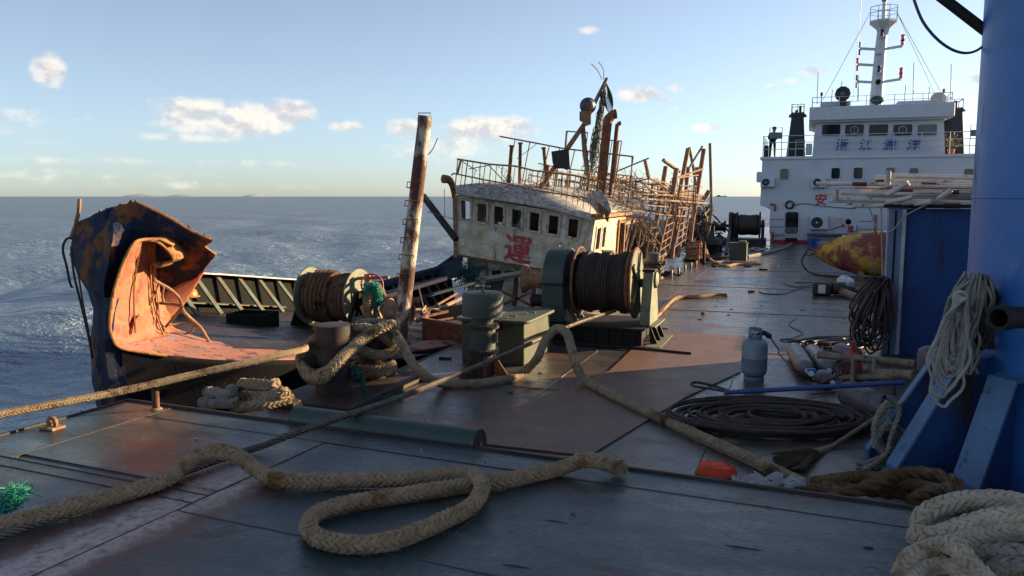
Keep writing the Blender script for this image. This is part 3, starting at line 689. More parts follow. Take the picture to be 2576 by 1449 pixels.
for i in range(nt * 22 + 1):
    t = i / 22 * 2 * math.pi; b = -3.37 + .82 * (i / (nt * 22)); rr_ = .452 + .012 * math.sin(b * 23) + (.02 if (math.sin(b * 9) > .6) else 0)
    coil.append(cx(b) + (UZ * math.cos(t) + E1 * math.sin(t)) * rr_)
rope_mb(coil, .024, 'wire', per=1, fine=.8).build('wire_turns', 'wire_rope', wn, smooth=True)
coil = []
for i in range(4 * 22 + 1):
    t = i / 22 * 2 * math.pi; b = -3.05 + .17 * (i / (4 * 22)); rr_ = .497
    coil.append(cx(b) + (UZ * math.cos(t) + E1 * math.sin(t)) * rr_)
rope_mb(coil, .022, 'wire', per=1, fine=.8).build('wire_turns', 'wire_rope', wn, smooth=True)
MB().cyl(cx(-4.3), cx(-2.16), .07, 16).build('shaft', 'winch_dark', wn, smooth=True)
# gear casing: round-topped slab
def casing(b0, b1_, r, zb, mat, nm):
    pts = [S(aw - r, b0, zb)] + [S(aw - r * math.cos(t), b0, zc + .03 + r * math.sin(t)) for t in np.linspace(0, math.pi, 22)] + [S(aw + r, b0, zb)]
    return MB().prism(pts, E2 * (b1_ - b0)).build(nm, mat, wn, bevel=.02)
cs = casing(-3.92, -3.56, .50, .30, 'winch_green', 'gear_casing')
MB().boxab(aw - .56, aw + .56, -3.95, -3.53, .90, .925).build('split_flange', 'winch_dark', cs)
MB().ring(S(aw, -3.74, 1.5), E1, .04, .01, 14, 6).build('lifting_eye', 'steel_grey', cs)
for a in (aw - .42, aw - .18, aw + .2):
    MB().prism([S(a, -3.53, .30), S(a, -3.40, .30), S(a, -3.53, .52)], E1 * .025).build('gusset', 'winch_pale', cs)
# warping head on the left
MB().lathe(cx(-3.93), -E2, [(.10, 0), (.155, .05), (.15, .28), (.165, .36), (.235, .42), (.245, .45), (.20, .455), (0, .455)], 32).build('warping_head', 'rust_light', wn, smooth=True)
MB().boxab(aw - .16, aw + .16, -3.99, -3.925, .55, 1.20).build('bearing_plate', 'winch_green', wn, bevel=.02)
MB().cyl(S(aw - .3, -4.15, .62), S(aw - .3, -3.9, .62), .10, 18).build('motor', 'winch_dark', wn, smooth=True)
# bearing stand at the right end
pts = [S(aw - .36, -2.36, .30), S(aw - .36, -2.36, .48), S(aw - .17, -2.36, 1.02), S(aw - .10, -2.36, 1.12), S(aw + .10, -2.36, 1.12), S(aw + .17, -2.36, 1.02), S(aw + .36, -2.36, .48), S(aw + .36, -2.36, .30)]
sta = MB().prism(pts, E2 * .16).build('bearing_stand', 'winch_pale', wn, bevel=.012)
MB().lathe(S(aw, -2.2, 1.0), E2, [(.12, -.1), (.12, .035), (.09, .05), (0, .05)], 24).build('bearing_cap', 'winch_pale', sta, smooth=True)
MB().boxab(aw - .13, aw + .13, -2.38, -2.18, 1.121, 1.16).build('cap_strap', 'winch_dark', sta, bevel=.008)
for a in (aw - .36, aw - .02, aw + .32):
    MB().prism([S(a, -2.196, .30), S(a, -2.08, .03), S(a, -2.196, .03)], E1 * .03).build('gusset', 'winch_dark', wn)
MB().boxab(aw - .45, aw + .45, -2.19, -2.10, .292, .312).build('ledge', 'winch_pale', wn)
MB().boxab(12.0, 13.2, -2.22, -1.98, .006, .03).build('foot_plate', 'winch_pale', wn)
# band brake
MB().ring(cx(-2.56), E2, .50, .028, 40, 6, R(200), R(420)).build('brake_band', 'rust_steel', wn, smooth=True)

# ---- dark steel frame behind the winch, by the wheelhouse foot
fr = thing('steel_trestle', 'dark grey steel trestle with sloping top below the wheelhouse', 'trestle', D(1280, 770, 16.2))
for (u0, v0, u1, v1) in ((1228, 705, 1222, 775), (1300, 692, 1292, 775), (1345, 700, 1340, 770)):
    MB().beam(D(u0, v0, 16.0), D(u1, v1 + 12, 16.0), .14, .10).build('leg', 'winch_green', fr, bevel=.01)
MB().hexa([D(1222, 712, 15.7), D(1335, 692, 15.4), D(1335, 684, 16.8), D(1222, 703, 17.0), D(1222, 704, 15.7), D(1335, 684, 15.4), D(1335, 676, 16.8), D(1222, 695, 17.0)]).build('top_plate', 'winch_green', fr)
MB().prism([D(1222, 700, 15.98), D(1222, 775, 15.98), D(1250, 775, 15.98), D(1270, 700, 15.98)], (0, .05, 0)).build('web_plate', 'winch_green', fr)
MB().beam(D(1245, 725, 15.9), D(1340, 770, 15.9), .05, .05).build('brace', 'rust_steel', fr)
MB().beam(D(1340, 735, 15.9), D(1250, 772, 15.9), .05, .05).build('brace', 'rust_steel', fr)

# ---- gas bottle
lp = G(1896, 955)
gb = thing('gas_bottle', 'grey-blue gas bottle with collar standing alone on the deck', 'gas bottle', lp)
MB().lathe(lp, UZ, [(.125, .005), (.125, .05), (.11, .055), (.10, .06)], 28).build('foot_ring', 'lpg_grey', gb, smooth=True)
MB().lathe(lp, UZ, [(.05, .05), (.12, .06), (.150, .09), (.158, .13), (.158, .275), (.161, .28), (.161, .29), (.158, .295), (.158, .43), (.148, .485), (.115, .52), (.06, .535), (0, .538)], 36).build('shell', 'lpg_grey', gb, smooth=True)
clr = MB()
for k in range(36):
    t0, t1 = 2 * math.pi * k / 36, 2 * math.pi * (k + 1) / 36
    front = math.cos(t0 + math.pi / 2 + .1) > .72 or math.cos(t0 - math.pi / 2) > .72
    for (z0, z1) in (((.52, .585), (.635, .66)) if front else ((.52, .66),)):
        for rr_ in (.082,):
            clr.add([lp + Vector((rr_ * math.cos(t), rr_ * math.sin(t), z)) for t, z in ((t0, z0), (t1, z0), (t1, z1), (t0, z1))], [(0, 1, 2, 3)])
clr.build('collar', 'lpg_grey', gb, smooth=True, solid=.006)
MB().lathe(lp, UZ, [(.02, .53), (.025, .58), (.015, .60), (.015, .63), (0, .63)], 12).build('valve', 'pale_metal', gb, smooth=True)
rp = lp + Vector((.11, -.02, .585))
MB().lathe(rp - Vector((.10, 0, 0)), (1, 0, 0), [(.015, 0), (.015, .10), (.03, .11), (.03, .15), (0, .15)], 14).build('regulator', 'black_paint', gb, smooth=True)
MB().lathe(rp + Vector((.05, -.015, -.02)), (.3, -1, .1), [(.0, -.025), (.033, -.02), (.033, .02), (0, .025)], 16).build('gauge', 'black_paint', gb, smooth=True)
MB().lathe(rp + Vector((-.01, -.015, .02)), (.1, -1, .1), [(.0, -.025), (.03, -.02), (.03, .02), (0, .025)], 16).build('gauge', 'black_paint', gb, smooth=True)

# ---- blue column with gussets
CC = Vector((5.15, 6.43, 0)); CR = 1.3
cl = thing('crane_column', 'big blue steel crane column standing on welded gusset plates', 'column', CC)
MB().lathe(CC, UZ, [(CR, .006), (CR, 2.28), (CR + .006, 2.285), (CR + .006, 2.30), (CR, 2.305), (CR, 9.5)], 96).build('shaft', 'blue_paint', cl, smooth=True)
for (fx, fy, wd, zt) in ((3.12, 6.84, .10, 1.02), (3.13, 6.40, .17, 1.0), (3.50, 5.98, .26, .90), (4.0, 5.15, .2, .95), (4.9, 4.72, .2, .95), (5.8, 4.85, .2, .95)):
    f = Vector((fx, fy, 0)); d = (f - CC); L = d.length; d.normalize(); n = d.cross(UZ)
    i0 = CC + d * (CR - .02); t0 = CC + d * (CR + (.2 if wd < .2 else .1))
    prof = [i0 + UZ * .006, CC + d * (L - .02) + UZ * .006, CC + d * L + UZ * .10, t0 + UZ * zt, i0 + UZ * (zt + .03)]
    gs = MB().prism([p - n * .015 for p in prof], n * .03).build('gusset', 'blue_box', cl)
    fp_ = [CC + d * (L + .004) + UZ * .006, CC + d * (L + .004) + UZ * .10, t0 + UZ * (zt + .006) + d * .03, t0 + UZ * (zt + .012) - d * .06, i0 + UZ * (zt + .036)]
    fm = MB(); rows = [[p - n * wd / 2 for p in fp_], [p + n * wd / 2 for p in fp_]]
    fm.sheet(rows).build('flange', 'blue_light', gs, solid=.02)
for t_ in (200, 250, 300):
    dv = Vector((math.cos(R(t_)), math.sin(R(t_)), 0)); MB().tube([CC + dv * CR + UZ * z for z in np.arange(.02, 9.4, .4)], .008, 5).build('weld_seam', 'blue_paint', cl, smooth=True)
# side pipe stub on the column at the right
ps = D(2512, 800, 5.3)
MB().lathe(D(2700, 795, 5.75), (ps - D(2700, 795, 5.75)), [(.075, 0), (.075, (ps - D(2700, 795, 5.75)).length - .1), (.085, (ps - D(2700, 795, 5.75)).length - .09), (.085, (ps - D(2700, 795, 5.75)).length), (.06, (ps - D(2700, 795, 5.75)).length), (.06, .3)], 24).build('pipe_stub', 'winch_dark', cl, smooth=True)
# rounded grey cap sitting behind the first gusset
MB().lathe(D(2340, 905, 7.1), UZ, [(.10, -.1), (.11, .02), (.10, .09), (.05, .12), (0, .122)], 20).build('cap', 'cylinder_mauve', cl, smooth=True)

# ---- crane boom and cable high on the right
bm_ = MB().tube([D(2352, -20, 7.2), D(2498, 92, 7.0), D(2560, 140, 6.9)], .045, 12).build('boom_strut', 'winch_dark', smooth=True)
tag(bm_, 'black strut running up out of sight from the blue column', 'strut')
rope('hanging_cable', [D(2296, -10, 7.0), D(2322, 55, 7.0), D(2365, 105, 7.0), D(2412, 131, 7.0), D(2455, 128, 7.0), D(2500, 92, 6.9)], .012, 'plain', 'cable_blue', 'slack dark blue cable looping through the air beside the black strut', 'cable', fine=2)

# ---- blue deck house with pipes on its roof
bx = thing('blue_container', 'dark blue steel deck house with pale corner post', 'container', S(13.2, 3.2))
MB().boxab(12.80, 13.16, 1.33, 5.2, .006, 2.12).build('wall', 'blue_box', bx)
MB().boxab(12.72, 12.95, 1.12, 1.36, .006, 2.14).build('corner_post', 'blue_post', bx, bevel=.012)
MB().boxab(12.69, 12.72, 1.30, 1.345, .02, 2.12).build('door_seal', 'dirty_white', bx)
MB().boxab(12.705, 12.72, 1.20, 1.225, .02, 2.10).build('door_seal', 'winch_dark', bx)
MB().boxab(12.66, 13.3, 1.05, 5.25, 2.142, 2.19).build('roof_edge', 'winch_dark', bx)
for b in (2.35, 3.4): MB().boxab(12.765, 12.798, b, b + .05, .05, 2.1).build('stiffener', 'blue_box', bx)
for b in (1.6, 3.2, 4.9): MB().boxab(13.162, 14.1, b - .05, b + .05, 2.04, 2.14).build('roof_bracket', 'winch_dark', bx)
# unseen blue cabin and starboard bulwark, inferred and added to cast the deck's shade
cb_ = thing('shade_cabin', 'unseen blue deck cabin added behind the crane column for its shade', 'cabin', S(11, 5.2))
MB().boxab(9.4, 12.55, 3.5, 7.2, .006, 2.76).build('wall', 'blue_box', cb_, bevel=.02)
MB().boxab(9.3, 12.62, 3.4, 7.3, 2.762, 2.82).build('roof', 'winch_dark', cb_)
MB().boxab(9.36, 9.398, 4.6, 5.4, .15, 1.95).build('door', 'blue_light', cb_, bevel=.01)
sbw = thing('shade_bulwark', 'unseen white starboard bulwark added to shade the far deck', 'bulwark', S(29, 5.4))
MB().boxab(17.5, 41.2, 5.4, 5.46, .006, 1.85).build('plating', 'ship_white', sbw)
MB().boxab(17.5, 41.2, 5.34, 5.52, 1.852, 1.90).build('cap_rail', 'ship_trim', sbw)
for k in range(16): MB().boxab(17.8 + k * 1.5, 17.83 + k * 1.5, 5.1, 5.398, .006, 1.7).build('stay', 'ship_white', sbw)
# pipes stacked on the roof
PIPES = [(2095, 500, 2470, 517, .045, .0), (2052, 462, 2470, 468, .040, .25), (2115, 486, 2470, 494, .040, .1), (2098, 497, 2470, 503, .040, .42), (2145, 518, 2470, 519, .045, -.05), (2230, 440, 2470, 452, .040, .55),
         (2200, 446, 2470, 458, .045, .7), (2195, 480, 2470, 486, .038, .5), (2162, 481, 2470, 478, .038, .75), (2240, 455, 2470, 464, .038, .35), (2235, 448, 2470, 448, .036, .85), (2220, 506, 2470, 512, .040, .6),
         (2085, 506, 2470, 508, .034, .8), (2110, 470, 2470, 474, .036, .62), (2230, 512, 2470, 506, .036, .95), (2250, 496, 2470, 499, .036, .2),
         (2070, 487, 2470, 481, .032, .9), (2150, 473, 2470, 470, .032, .32), (2260, 468, 2470, 474, .032, .12), (2180, 493, 2470, 489, .032, .28), (2130, 512, 2470, 515, .032, .48), (2245, 444, 2470, 456, .030, .2), (2300, 484, 2470, 482, .032, .02), (2205, 516, 2470, 520, .034, .12)]
for i, (u0, v0, u1, v1, r_, da) in enumerate(PIPES):
    r_ *= .72
    p = A(u0, v0, 12.78 + da); q = A(u1 + 250, v1, 12.78 + da)
    d = q - p
    t = thing('white_pipe', ['chipped white pipe in the bundle on the blue deck house', 'white pipe with maroon bands lying on the deck house roof'][i % 3 == 1], 'pipe', p, 'pipes stacked on the deck house roof' if i % 3 != 1 else 'banded pipes on the deck house roof')
    MB().lathe(p, d, [(r_ * .7, .15), (r_ * .7, 0), (r_, 0), (r_, d.length), (0, d.length)], 12).build('tube', 'pipe_white', t, smooth=True)
    if i % 3 == 1:
        for f0 in ((.12 + .03 * i % .2), .42):
            MB().lathe(p + d * f0, d, [(r_ + .002, 0), (r_ + .002, .20)], 12, False).build('band', 'pipe_maroon', t, smooth=True)
for k, (u0, v0, u1, v1, a, r_) in enumerate([(2232, 490, 2286, 460, 12.72, .045), (2104, 502, 2106, 478, 12.78, .04), (2270, 512, 2340, 505, 12.68, .04), (2360, 500, 2392, 478, 12.70, .042), (2228, 510, 2296, 496, 12.64, .042), (2300, 513, 2345, 508, 12.62, .042), (2234, 468, 2236, 430, 12.9, .04)]):
    r_ *= .8; p = A(u0, v0, a); q = A(u1, v1, a - .12); d = q - p
    o = MB().lathe(p, d, [(0, 0), (r_, 0), (r_, d.length), (r_ * .72, d.length), (r_ * .72, d.length - .1), (0, d.length - .1)], 12).build('pipe_offcut', 'pipe_white', smooth=True)
    tag(o, 'short white pipe offcut poking out of the bundle with a dark open end', 'pipe', 'short offcuts on the deck house roof')
rope('lashing_rope', [A(2395, 478, 12.55), A(2380, 495, 12.55), A(2350, 508, 12.55), A(2310, 525, 12.55), A(2275, 545, 12.55), A(2250, 575, 12.55), A(2225, 585, 12.6), A(2205, 570, 12.8), A(2195, 545, 12.9), A(2185, 520, 12.95)], .011, 'twist', 'rope_pale', 'thin pale rope drooping from the pipe bundle past the deck house corner', fine=.7)
rope('hanging_line', [A(2217, 520, 12.6), A(2218, 600, 12.6), A(2220, 690, 12.6), A(2222, 730, 12.6)], .011, 'twist', 'rope_pale', 'thin pale line hanging straight down beside the corner post', fine=.7)

# ---- yellow buoy
bc = S(25.3, 2.15, .66)
by = thing('yellow_buoy', 'yellow and maroon steel buoy with conical nose lying on deck', 'buoy', S(25.3, 2.15))
prof = [(0, -1.95), (.07, -1.93), (.10, -1.85), (.20, -1.72), (.36, -1.45), (.50, -1.10), (.60, -.7), (.64, -.3), (.65, 0), (.65, 1.4), (.5, 1.9), (0, 2.1)]
MB().lathe(bc, E2, prof, 40).build('shell', 'buoy_paint', by, smooth=True)
for h, r_ in ((-1.1, .51), (-.2, .652)):
    MB().ring(bc + E2 * h, E2, r_, .014, 40, 6).build('band', 'buoy_paint', by, smooth=True)
MB().ring(bc - E2 * 2.0, E1, .09, .022, 18, 6).build('nose_ring', 'black_paint', by, smooth=True)
for h in (-.6, 1.0): MB().boxab(25.3 - .5, 25.3 + .5, 2.15 + h - .08, 2.15 + h + .08, .006, .18).build('chock', 'bamboo', by)
rope('buoy_strop', [bc - E2 * 2.05, bc - E2 * 2.2 - UZ * .2, bc - E2 * 2.1 - UZ * .5, bc - E2 * 1.8 - UZ * .62 - E1 * .4, bc - E2 * 1.3 - UZ * .635 - E1 * .6, bc - E2 * .8 - UZ * .635 - E1 * .7], .028, 'plain', 'rubber', 'black strop hanging from the nose of the yellow buoy', 'strop')

# ================================================================== the wrecked fishing boat alongside
wr = thing('wrecked_fishing_boat', 'wrecked rusty fishing boat with crumpled blue bow and tilted wheelhouse', 'boat', S(14, -7.3, SEA))
def DP(l): return [D(*p) for p in l]
def zd(a, b): return .32 - .115 * (a - 11) - .07 * (b + 9.5)
# crumpled upper bow plate
rows = [DP([(196, 560, 9.35), (240, 538, 9.28), (296, 517, 9.24), (340, 508, 9.22), (385, 528, 9.24), (432, 552, 9.28), (482, 582, 9.32), (534, 606, 9.36)]),
        DP([(181, 612, 9.42), (225, 600, 9.12), (285, 585, 8.98), (335, 575, 9.2), (380, 585, 9.26), (425, 597, 9.32), (475, 610, 9.38), (514, 619, 9.42)]),
        DP([(177, 640, 9.42), (222, 650, 9.08), (275, 650, 8.9), (325, 640, 9.3), (380, 640, 9.48), (425, 636, 9.52), (480, 636, 9.54), (541, 640, 9.52)]),
        DP([(196, 690, 9.34), (228, 705, 9.02), (262, 705, 8.86), (320, 700, 9.42), (375, 695, 9.8), (420, 688, 9.82), (465, 680, 9.8), (520, 668, 9.74)]),
        DP([(222, 735, 9.24), (243, 745, 8.97), (262, 750, 8.84), (315, 745, 9.4), (365, 738, 9.95), (410, 730, 10.05), (450, 716, 10.05), (498, 694, 10.0)])]
bowp = MB().sheet(crumple(rows, 3, .008)).build('bow_plate', 'hull_blue', wr, solid=.016)
# torn slit and buckled lips on its top edge
MB().prism([D(258, 548, 9.16), D(266, 522, 9.2), D(270, 545, 9.16)], (0, .03, 0)).build('torn_lip', 'hull_blue', bowp)
MB().tube([D(*p) for p in ((340, 507, 9.21), (385, 527, 9.23), (432, 551, 9.27), (482, 581, 9.31), (535, 605, 9.35))], [.012, .02, .016, .018, .01], 6).build('torn_edge', 'rust_orange', bowp, smooth=True)
MB().tube([D(*p) for p in ((535, 606, 9.35), (514, 619, 9.41), (542, 640, 9.51), (521, 668, 9.73), (498, 695, 9.99))], .010, 6).build('torn_edge', 'rust_orange', bowp, smooth=True)
# red underside flap
rows = [DP([(400, 738, 10.02), (452, 716, 10.03), (515, 681, 9.98)]), DP([(405, 768, 10.2), (445, 752, 10.3), (486, 728, 10.35)]), DP([(420, 805, 10.4), (436, 795, 10.5), (458, 772, 10.6)])]
MB().sheet(patch(rows, 4)).build('bow_flap', 'bow_pink', wr, smooth=True, solid=.02)
# stem and lower bow
rows = [DP([(220, 728, 9.22), (243, 742, 8.93), (272, 750, 8.8), (300, 735, 8.76)]),
        DP([(238, 775, 9.18), (252, 785, 8.88), (270, 790, 8.74), (287, 780, 8.70)]),
        DP([(231, 850, 9.2), (245, 855, 8.85), (264, 858, 8.72), (284, 845, 8.68)]),
        DP([(229, 900, 9.25), (245, 915, 8.88), (270, 915, 8.76), (306, 888, 8.84)]),
        DP([(233, 960, 9.28), (250, 975, 8.95), (280, 980, 8.84), (320, 960, 8.92)]),
        DP([(245, 1010, 9.3), (262, 1040, 9.0), (290, 1045, 8.9), (330, 1030, 8.98)]),
        DP([(275, 1180, 9.4), (290, 1200, 9.2), (310, 1200, 9.1), (345, 1190, 9.15)])]
MB().sheet(crumple(rows, 2, .008, 5)).build('stem_plate', 'hull_blue', wr, solid=.02)
# near side of the hull below the gunwale
gun = [(300, 872, 8.80), (350, 884, 8.95), (420, 894, 9.15), (560, 906, 9.5), (700, 906, 9.95), (850, 902, 10.7), (1000, 890, 11.4), (1170, 863, 12.9)]
gp = DP(gun) + [S(15, -5.12, -.30), S(18, -5.10, -.45), S(22, -5.10, -.45), S(28, -5.15, -.3), S(34, -5.3, .1)]
rows = [gp, [p + E1 * .10 - E2 * .12 - UZ * (.65) for p in gp], [p + E1 * .3 - E2 * .4 + UZ * (-2.0 - p.z) for p in gp]]
MB().sheet(patch(rows, 5)).build('hull_side', 'hull_black_shaded', wr, smooth=True, solid=.03)
# pink inner plate of the bow
rows = [DP([(336, 616, 8.74), (352, 608, 8.85), (370, 606, 8.98), (392, 610, 9.15)]),
        DP([(310, 665, 8.70), (345, 660, 8.98), (375, 662, 9.35), (392, 690, 9.65)]),
        DP([(286, 740, 8.66), (330, 735, 9.0), (375, 740, 9.5), (408, 748, 9.9)]),
        DP([(278, 810, 8.65), (330, 805, 9.05), (380, 800, 9.6), (424, 790, 10.1)]),
        DP([(284, 850, 8.69), (330, 846, 9.05), (385, 832, 9.65), (436, 822, 10.25)]),
        DP([(302, 874, 8.80), (355, 866, 9.1), (410, 850, 9.6), (470, 838, 10.2)])]
pk = MB().sheet(crumple([list(r) for r in patch(rows, 2)], 2, .009, 3)).build('inner_bow_plate', 'bow_pink', wr, solid=.012)
MB().tube(catmull(DP([(420, 895, 9.13), (350, 885, 8.93), (300, 873, 8.78), (281, 845, 8.66), (276, 810, 8.62), (285, 740, 8.63), (309, 665, 8.67), (335, 615, 8.71), (360, 603, 8.85), (395, 604, 9.0), (432, 622, 9.15)]), 6), .018, 8).build('folded_edge', 'rust_orange', pk, smooth=True)
# frames still welded to the inner plate and ragged shards on the torn edges
for pts in (((352, 622, 8.93), (338, 690, 8.99), (334, 760, 9.0), (338, 838, 9.05)), ((376, 664, 9.32), (378, 730, 9.48), (392, 800, 9.68), (408, 842, 9.72))):
    MB().tube(catmull(DP([(u + 3, v, Y - .01) for u, v, Y in pts]), 4), .011, 5).build('frame_bar', 'rust_orange', pk)
rs_ = random.Random(12)
for (p_, q_, n_) in (((340, 508, 9.22), (432, 552, 9.28), 7), ((432, 552, 9.28), (534, 606, 9.36), 8), ((541, 640, 9.52), (498, 694, 9.98), 6), ((240, 538, 9.28), (340, 508, 9.22), 7)):
    for k in range(n_):
        c = D(*p_).lerp(D(*q_), (k + rs_.random()) / n_); d = (D(*q_) - D(*p_)).normalized(); w_ = rs_.uniform(.02, .055); h_ = rs_.uniform(.01, .05)
        MB().prism([c - d * w_ - UZ * .02, c + d * w_ - UZ * .02, c + d * rs_.uniform(-.03, .03) + UZ * h_ + Vector((0, rs_.uniform(-.03, .03), 0))], (0, .010, 0)).build('torn_lip', rs_.choice(['rust_orange', 'hull_blue', 'rust_steel']), bowp)
# rolled curl at the top
cu = catmull([D(*p) + Vector((random.uniform(-.02, .02), 0, random.uniform(-.02, .02))) for p in ((352, 607, 8.88), (392, 612, 8.95), (424, 630, 9.05), (431, 650, 9.1), (416, 664, 9.1), (398, 668, 9.08), (388, 660, 9.1))], 3)
MB().sheet([[Vector(p) for p in cu], [Vector(p) + Vector((.01, .22, .01)) for p in cu], [Vector(p) + Vector((0, .42, .03)) for p in cu]]).build('rolled_plate', 'rust_orange', pk, smooth=True, solid=.025)
MB().sheet([DP([(372, 606, 8.95), (405, 604, 9.0), (438, 618, 9.08)]), DP([(372, 601, 9.2), (405, 600, 9.25), (440, 614, 9.3)])]).build('rolled_plate', 'rust_orange', pk, smooth=True, solid=.02)
# dark-lipped pocket at the foot of the pink plate
MB().sheet(patch([DP([(322, 852, 9.0), (334, 815, 9.02), (352, 790, 9.1)]), DP([(335, 862, 9.05), (350, 835, 9.25), (368, 800, 9.4)]), DP([(372, 860, 9.2), (385, 845, 9.5), (392, 828, 9.7)])], 5)).build('buckled_fold', 'bow_pink', pk, smooth=True, solid=.02)
# gunwale strip running aft
inner = [(372, 862, 9.3), (420, 846, 9.7), (460, 838, 10.1), (540, 860, 10.3), (660, 869, 10.7), (780, 872, 11.2), (960, 868, 12.0), (1170, 848, 13.4)]
r0 = DP(gun); r1 = DP(inner); mid = [(p + q) / 2 + UZ * .03 for p, q in zip(r0, r1)]
MB().sheet(patch([r0, mid, r1], 6)).build('gunwale', 'gunwale_paint', wr, smooth=True, solid=.02)
# foredeck
MB().sheet([[S(a, b0_ + (-5.25 - b0_) * k / 6 if a > 9.9 else b0_ + (b1_ - b0_) * k / 6, zd(a, b0_ + (-5.25 - b0_) * k / 6) - (.12 if k == 6 else 0)) for k in range(7)] for a, b0_, b1_ in ((7.6, -8.0, -6.9), (8.2, -8.55, -6.4), (9, -9.1, -5.95), (10, -9.5, -5.6), (11, -9.65, -5.3), (12, -9.7, -5.25), (13, -9.7, -5.25), (14, -9.7, -5.25), (15.5, -9.7, -5.25), (17, -9.7, -5.25), (18.5, -9.7, -5.25), (19.8, -9.7, -5.25))]).build('foredeck', 'wreck_deck', wr, solid=.02)
# far bulwark with ribs
def bt(a): return float(np.interp(a, [9.9, 11.17, 13.45, 15.6, 17.75, 21.5], [1.12, .97, .65, .38, .18, .33]))
ar = np.linspace(9.9, 21.4, 16)
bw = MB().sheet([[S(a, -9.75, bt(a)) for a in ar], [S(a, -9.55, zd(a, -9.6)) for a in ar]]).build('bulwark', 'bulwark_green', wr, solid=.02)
MB().sheet([[S(a, -9.85, bt(a) + .01) for a in ar], [S(a, -9.55, bt(a) + .012) for a in ar]]).build('cap_rail', 'dirty_white', bw, solid=.025)
for k in range(19):
    a = 10.3 + k * .57
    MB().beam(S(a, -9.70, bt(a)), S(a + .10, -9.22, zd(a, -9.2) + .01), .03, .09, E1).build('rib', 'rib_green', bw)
for k in range(5):
    a = 10.2 + k * .57
    MB().hexa([S(a, -9.66, .62 - .09 * k), S(a + .57, -9.66, .53 - .09 * k), S(a + .57, -9.42, .51 - .09 * k), S(a, -9.42, .60 - .09 * k), S(a, -9.66, .64 - .09 * k), S(a + .57, -9.66, .55 - .09 * k), S(a + .57, -9.42, .53 - .09 * k), S(a, -9.42, .62 - .09 * k)]).build('shelf', 'rib_green', bw)
# twisted bow rail
for pts, r_ in (([(390, 668, 9.35), (386, 700, 9.5), (400, 712, 9.6), (428, 728, 9.7), (452, 752, 9.8), (460, 780, 9.85), (478, 800, 9.9), (505, 825, 10.0), (527, 862, 10.1)], .022),
                ([(400, 762, 9.75), (430, 765, 9.8), (462, 771, 9.84)], .02), ([(455, 776, 9.84), (436, 800, 9.9), (417, 822, 9.95)], .018), ([(424, 818, 9.9), (460, 814, 10.0), (488, 812, 9.95)], .014),
                ([(493, 812, 9.95), (480, 835, 10.05), (470, 838, 10.1)], .014), ([(398, 715, 9.6), (390, 740, 9.6), (378, 766, 9.5)], .012), ([(412, 720, 9.6), (408, 745, 9.65), (412, 760, 9.7)], .016), ([(386, 690, 9.45), (398, 760, 9.55), (402, 820, 9.8)], .006)):
    MB().tube(catmull([D(*p) for p in pts], 5), r_, 8).build('bent_rail', 'rust_light', wr, smooth=True)
MB().tube(catmull(DP([(200, 500, 9.1), (198, 530, 9.1), (190, 565, 9.15), (178, 600, 9.2)]), 5), .022, 8).build('bow_rod', 'rust_light', wr, smooth=True)

# hatch coaming amidships, beams along the deck
def plank(p, q, wd, ht, mat, nm='beam'): return MB().beam(p, q, wd, ht, UZ).build(nm, mat, wr)
plank(D(958, 748, 16.5), D(1215, 672, 20.2), .10, .08, 'awning_slab'); plank(D(960, 715, 18.5), D(1160, 662, 21.5), .25, .10, 'awning_slab')
plank(D(1000, 765, 15.2), D(1190, 712, 18.6), .08, .05, 'awning_slab'); plank(D(975, 738, 17.2), D(1180, 680, 20.4), .22, .06, 'awning_slab')
MB().tube(DP([(1050, 808, 14.2), (1130, 765, 16.0), (1180, 742, 17.2)]), .04, 8).build('pipe', 'rust_pipe', wr, smooth=True)
MB().tube(DP([(1060, 790, 14.6), (1150, 738, 17.4)]), .025, 8).build('pipe', 'rust_steel', wr, smooth=True)
MB().hexa(DP([(1062, 856, 12.9), (1178, 862, 12.7), (1178, 858, 12.85), (1062, 852, 13.05), (1062, 800, 12.9), (1178, 822, 12.7), (1178, 819, 12.85), (1062, 797, 13.05)])).build('hatch_wall', 'rust_steel', wr)
MB().hexa(DP([(1080, 812, 14.6), (1190, 800, 14.4), (1190, 798, 14.5), (1080, 810, 14.7), (1080, 778, 14.6), (1190, 762, 14.4), (1190, 760, 14.5), (1080, 776, 14.7)])).build('hatch_wall', 'locker_green', wr)
MB().hexa(DP([(1062, 852, 12.95), (1080, 830, 14.6), (1084, 830, 14.6), (1068, 852, 12.95), (1062, 800, 12.95), (1080, 778, 14.6), (1084, 778, 14.6), (1068, 800, 12.95)])).build('hatch_wall', 'rust_steel', wr)
for i in range(26):
    u = random.uniform(950, 1190); v = random.uniform(770, 845); Y = random.uniform(13.2, 16)
    p = D(u, v, Y); d = Vector((random.uniform(-.5, .5), random.uniform(-.5, .5), random.uniform(-.05, .08)))
    MB().beam(p, p + d, random.uniform(.02, .06), random.uniform(.02, .05)).build('scrap_bar', random.choice(['rust_steel', 'rust_pipe', 'rust_light']), wr)
MB().tube(DP([(1052, 720, 13.6), (1068, 785, 13.5)]), .012, 6).build('rod', 'rust_pipe', wr)
MB().tube(DP([(1008, 790, 12.6), (1045, 860, 12.4)]), .018, 6).build('rod', 'rust_pipe', wr)

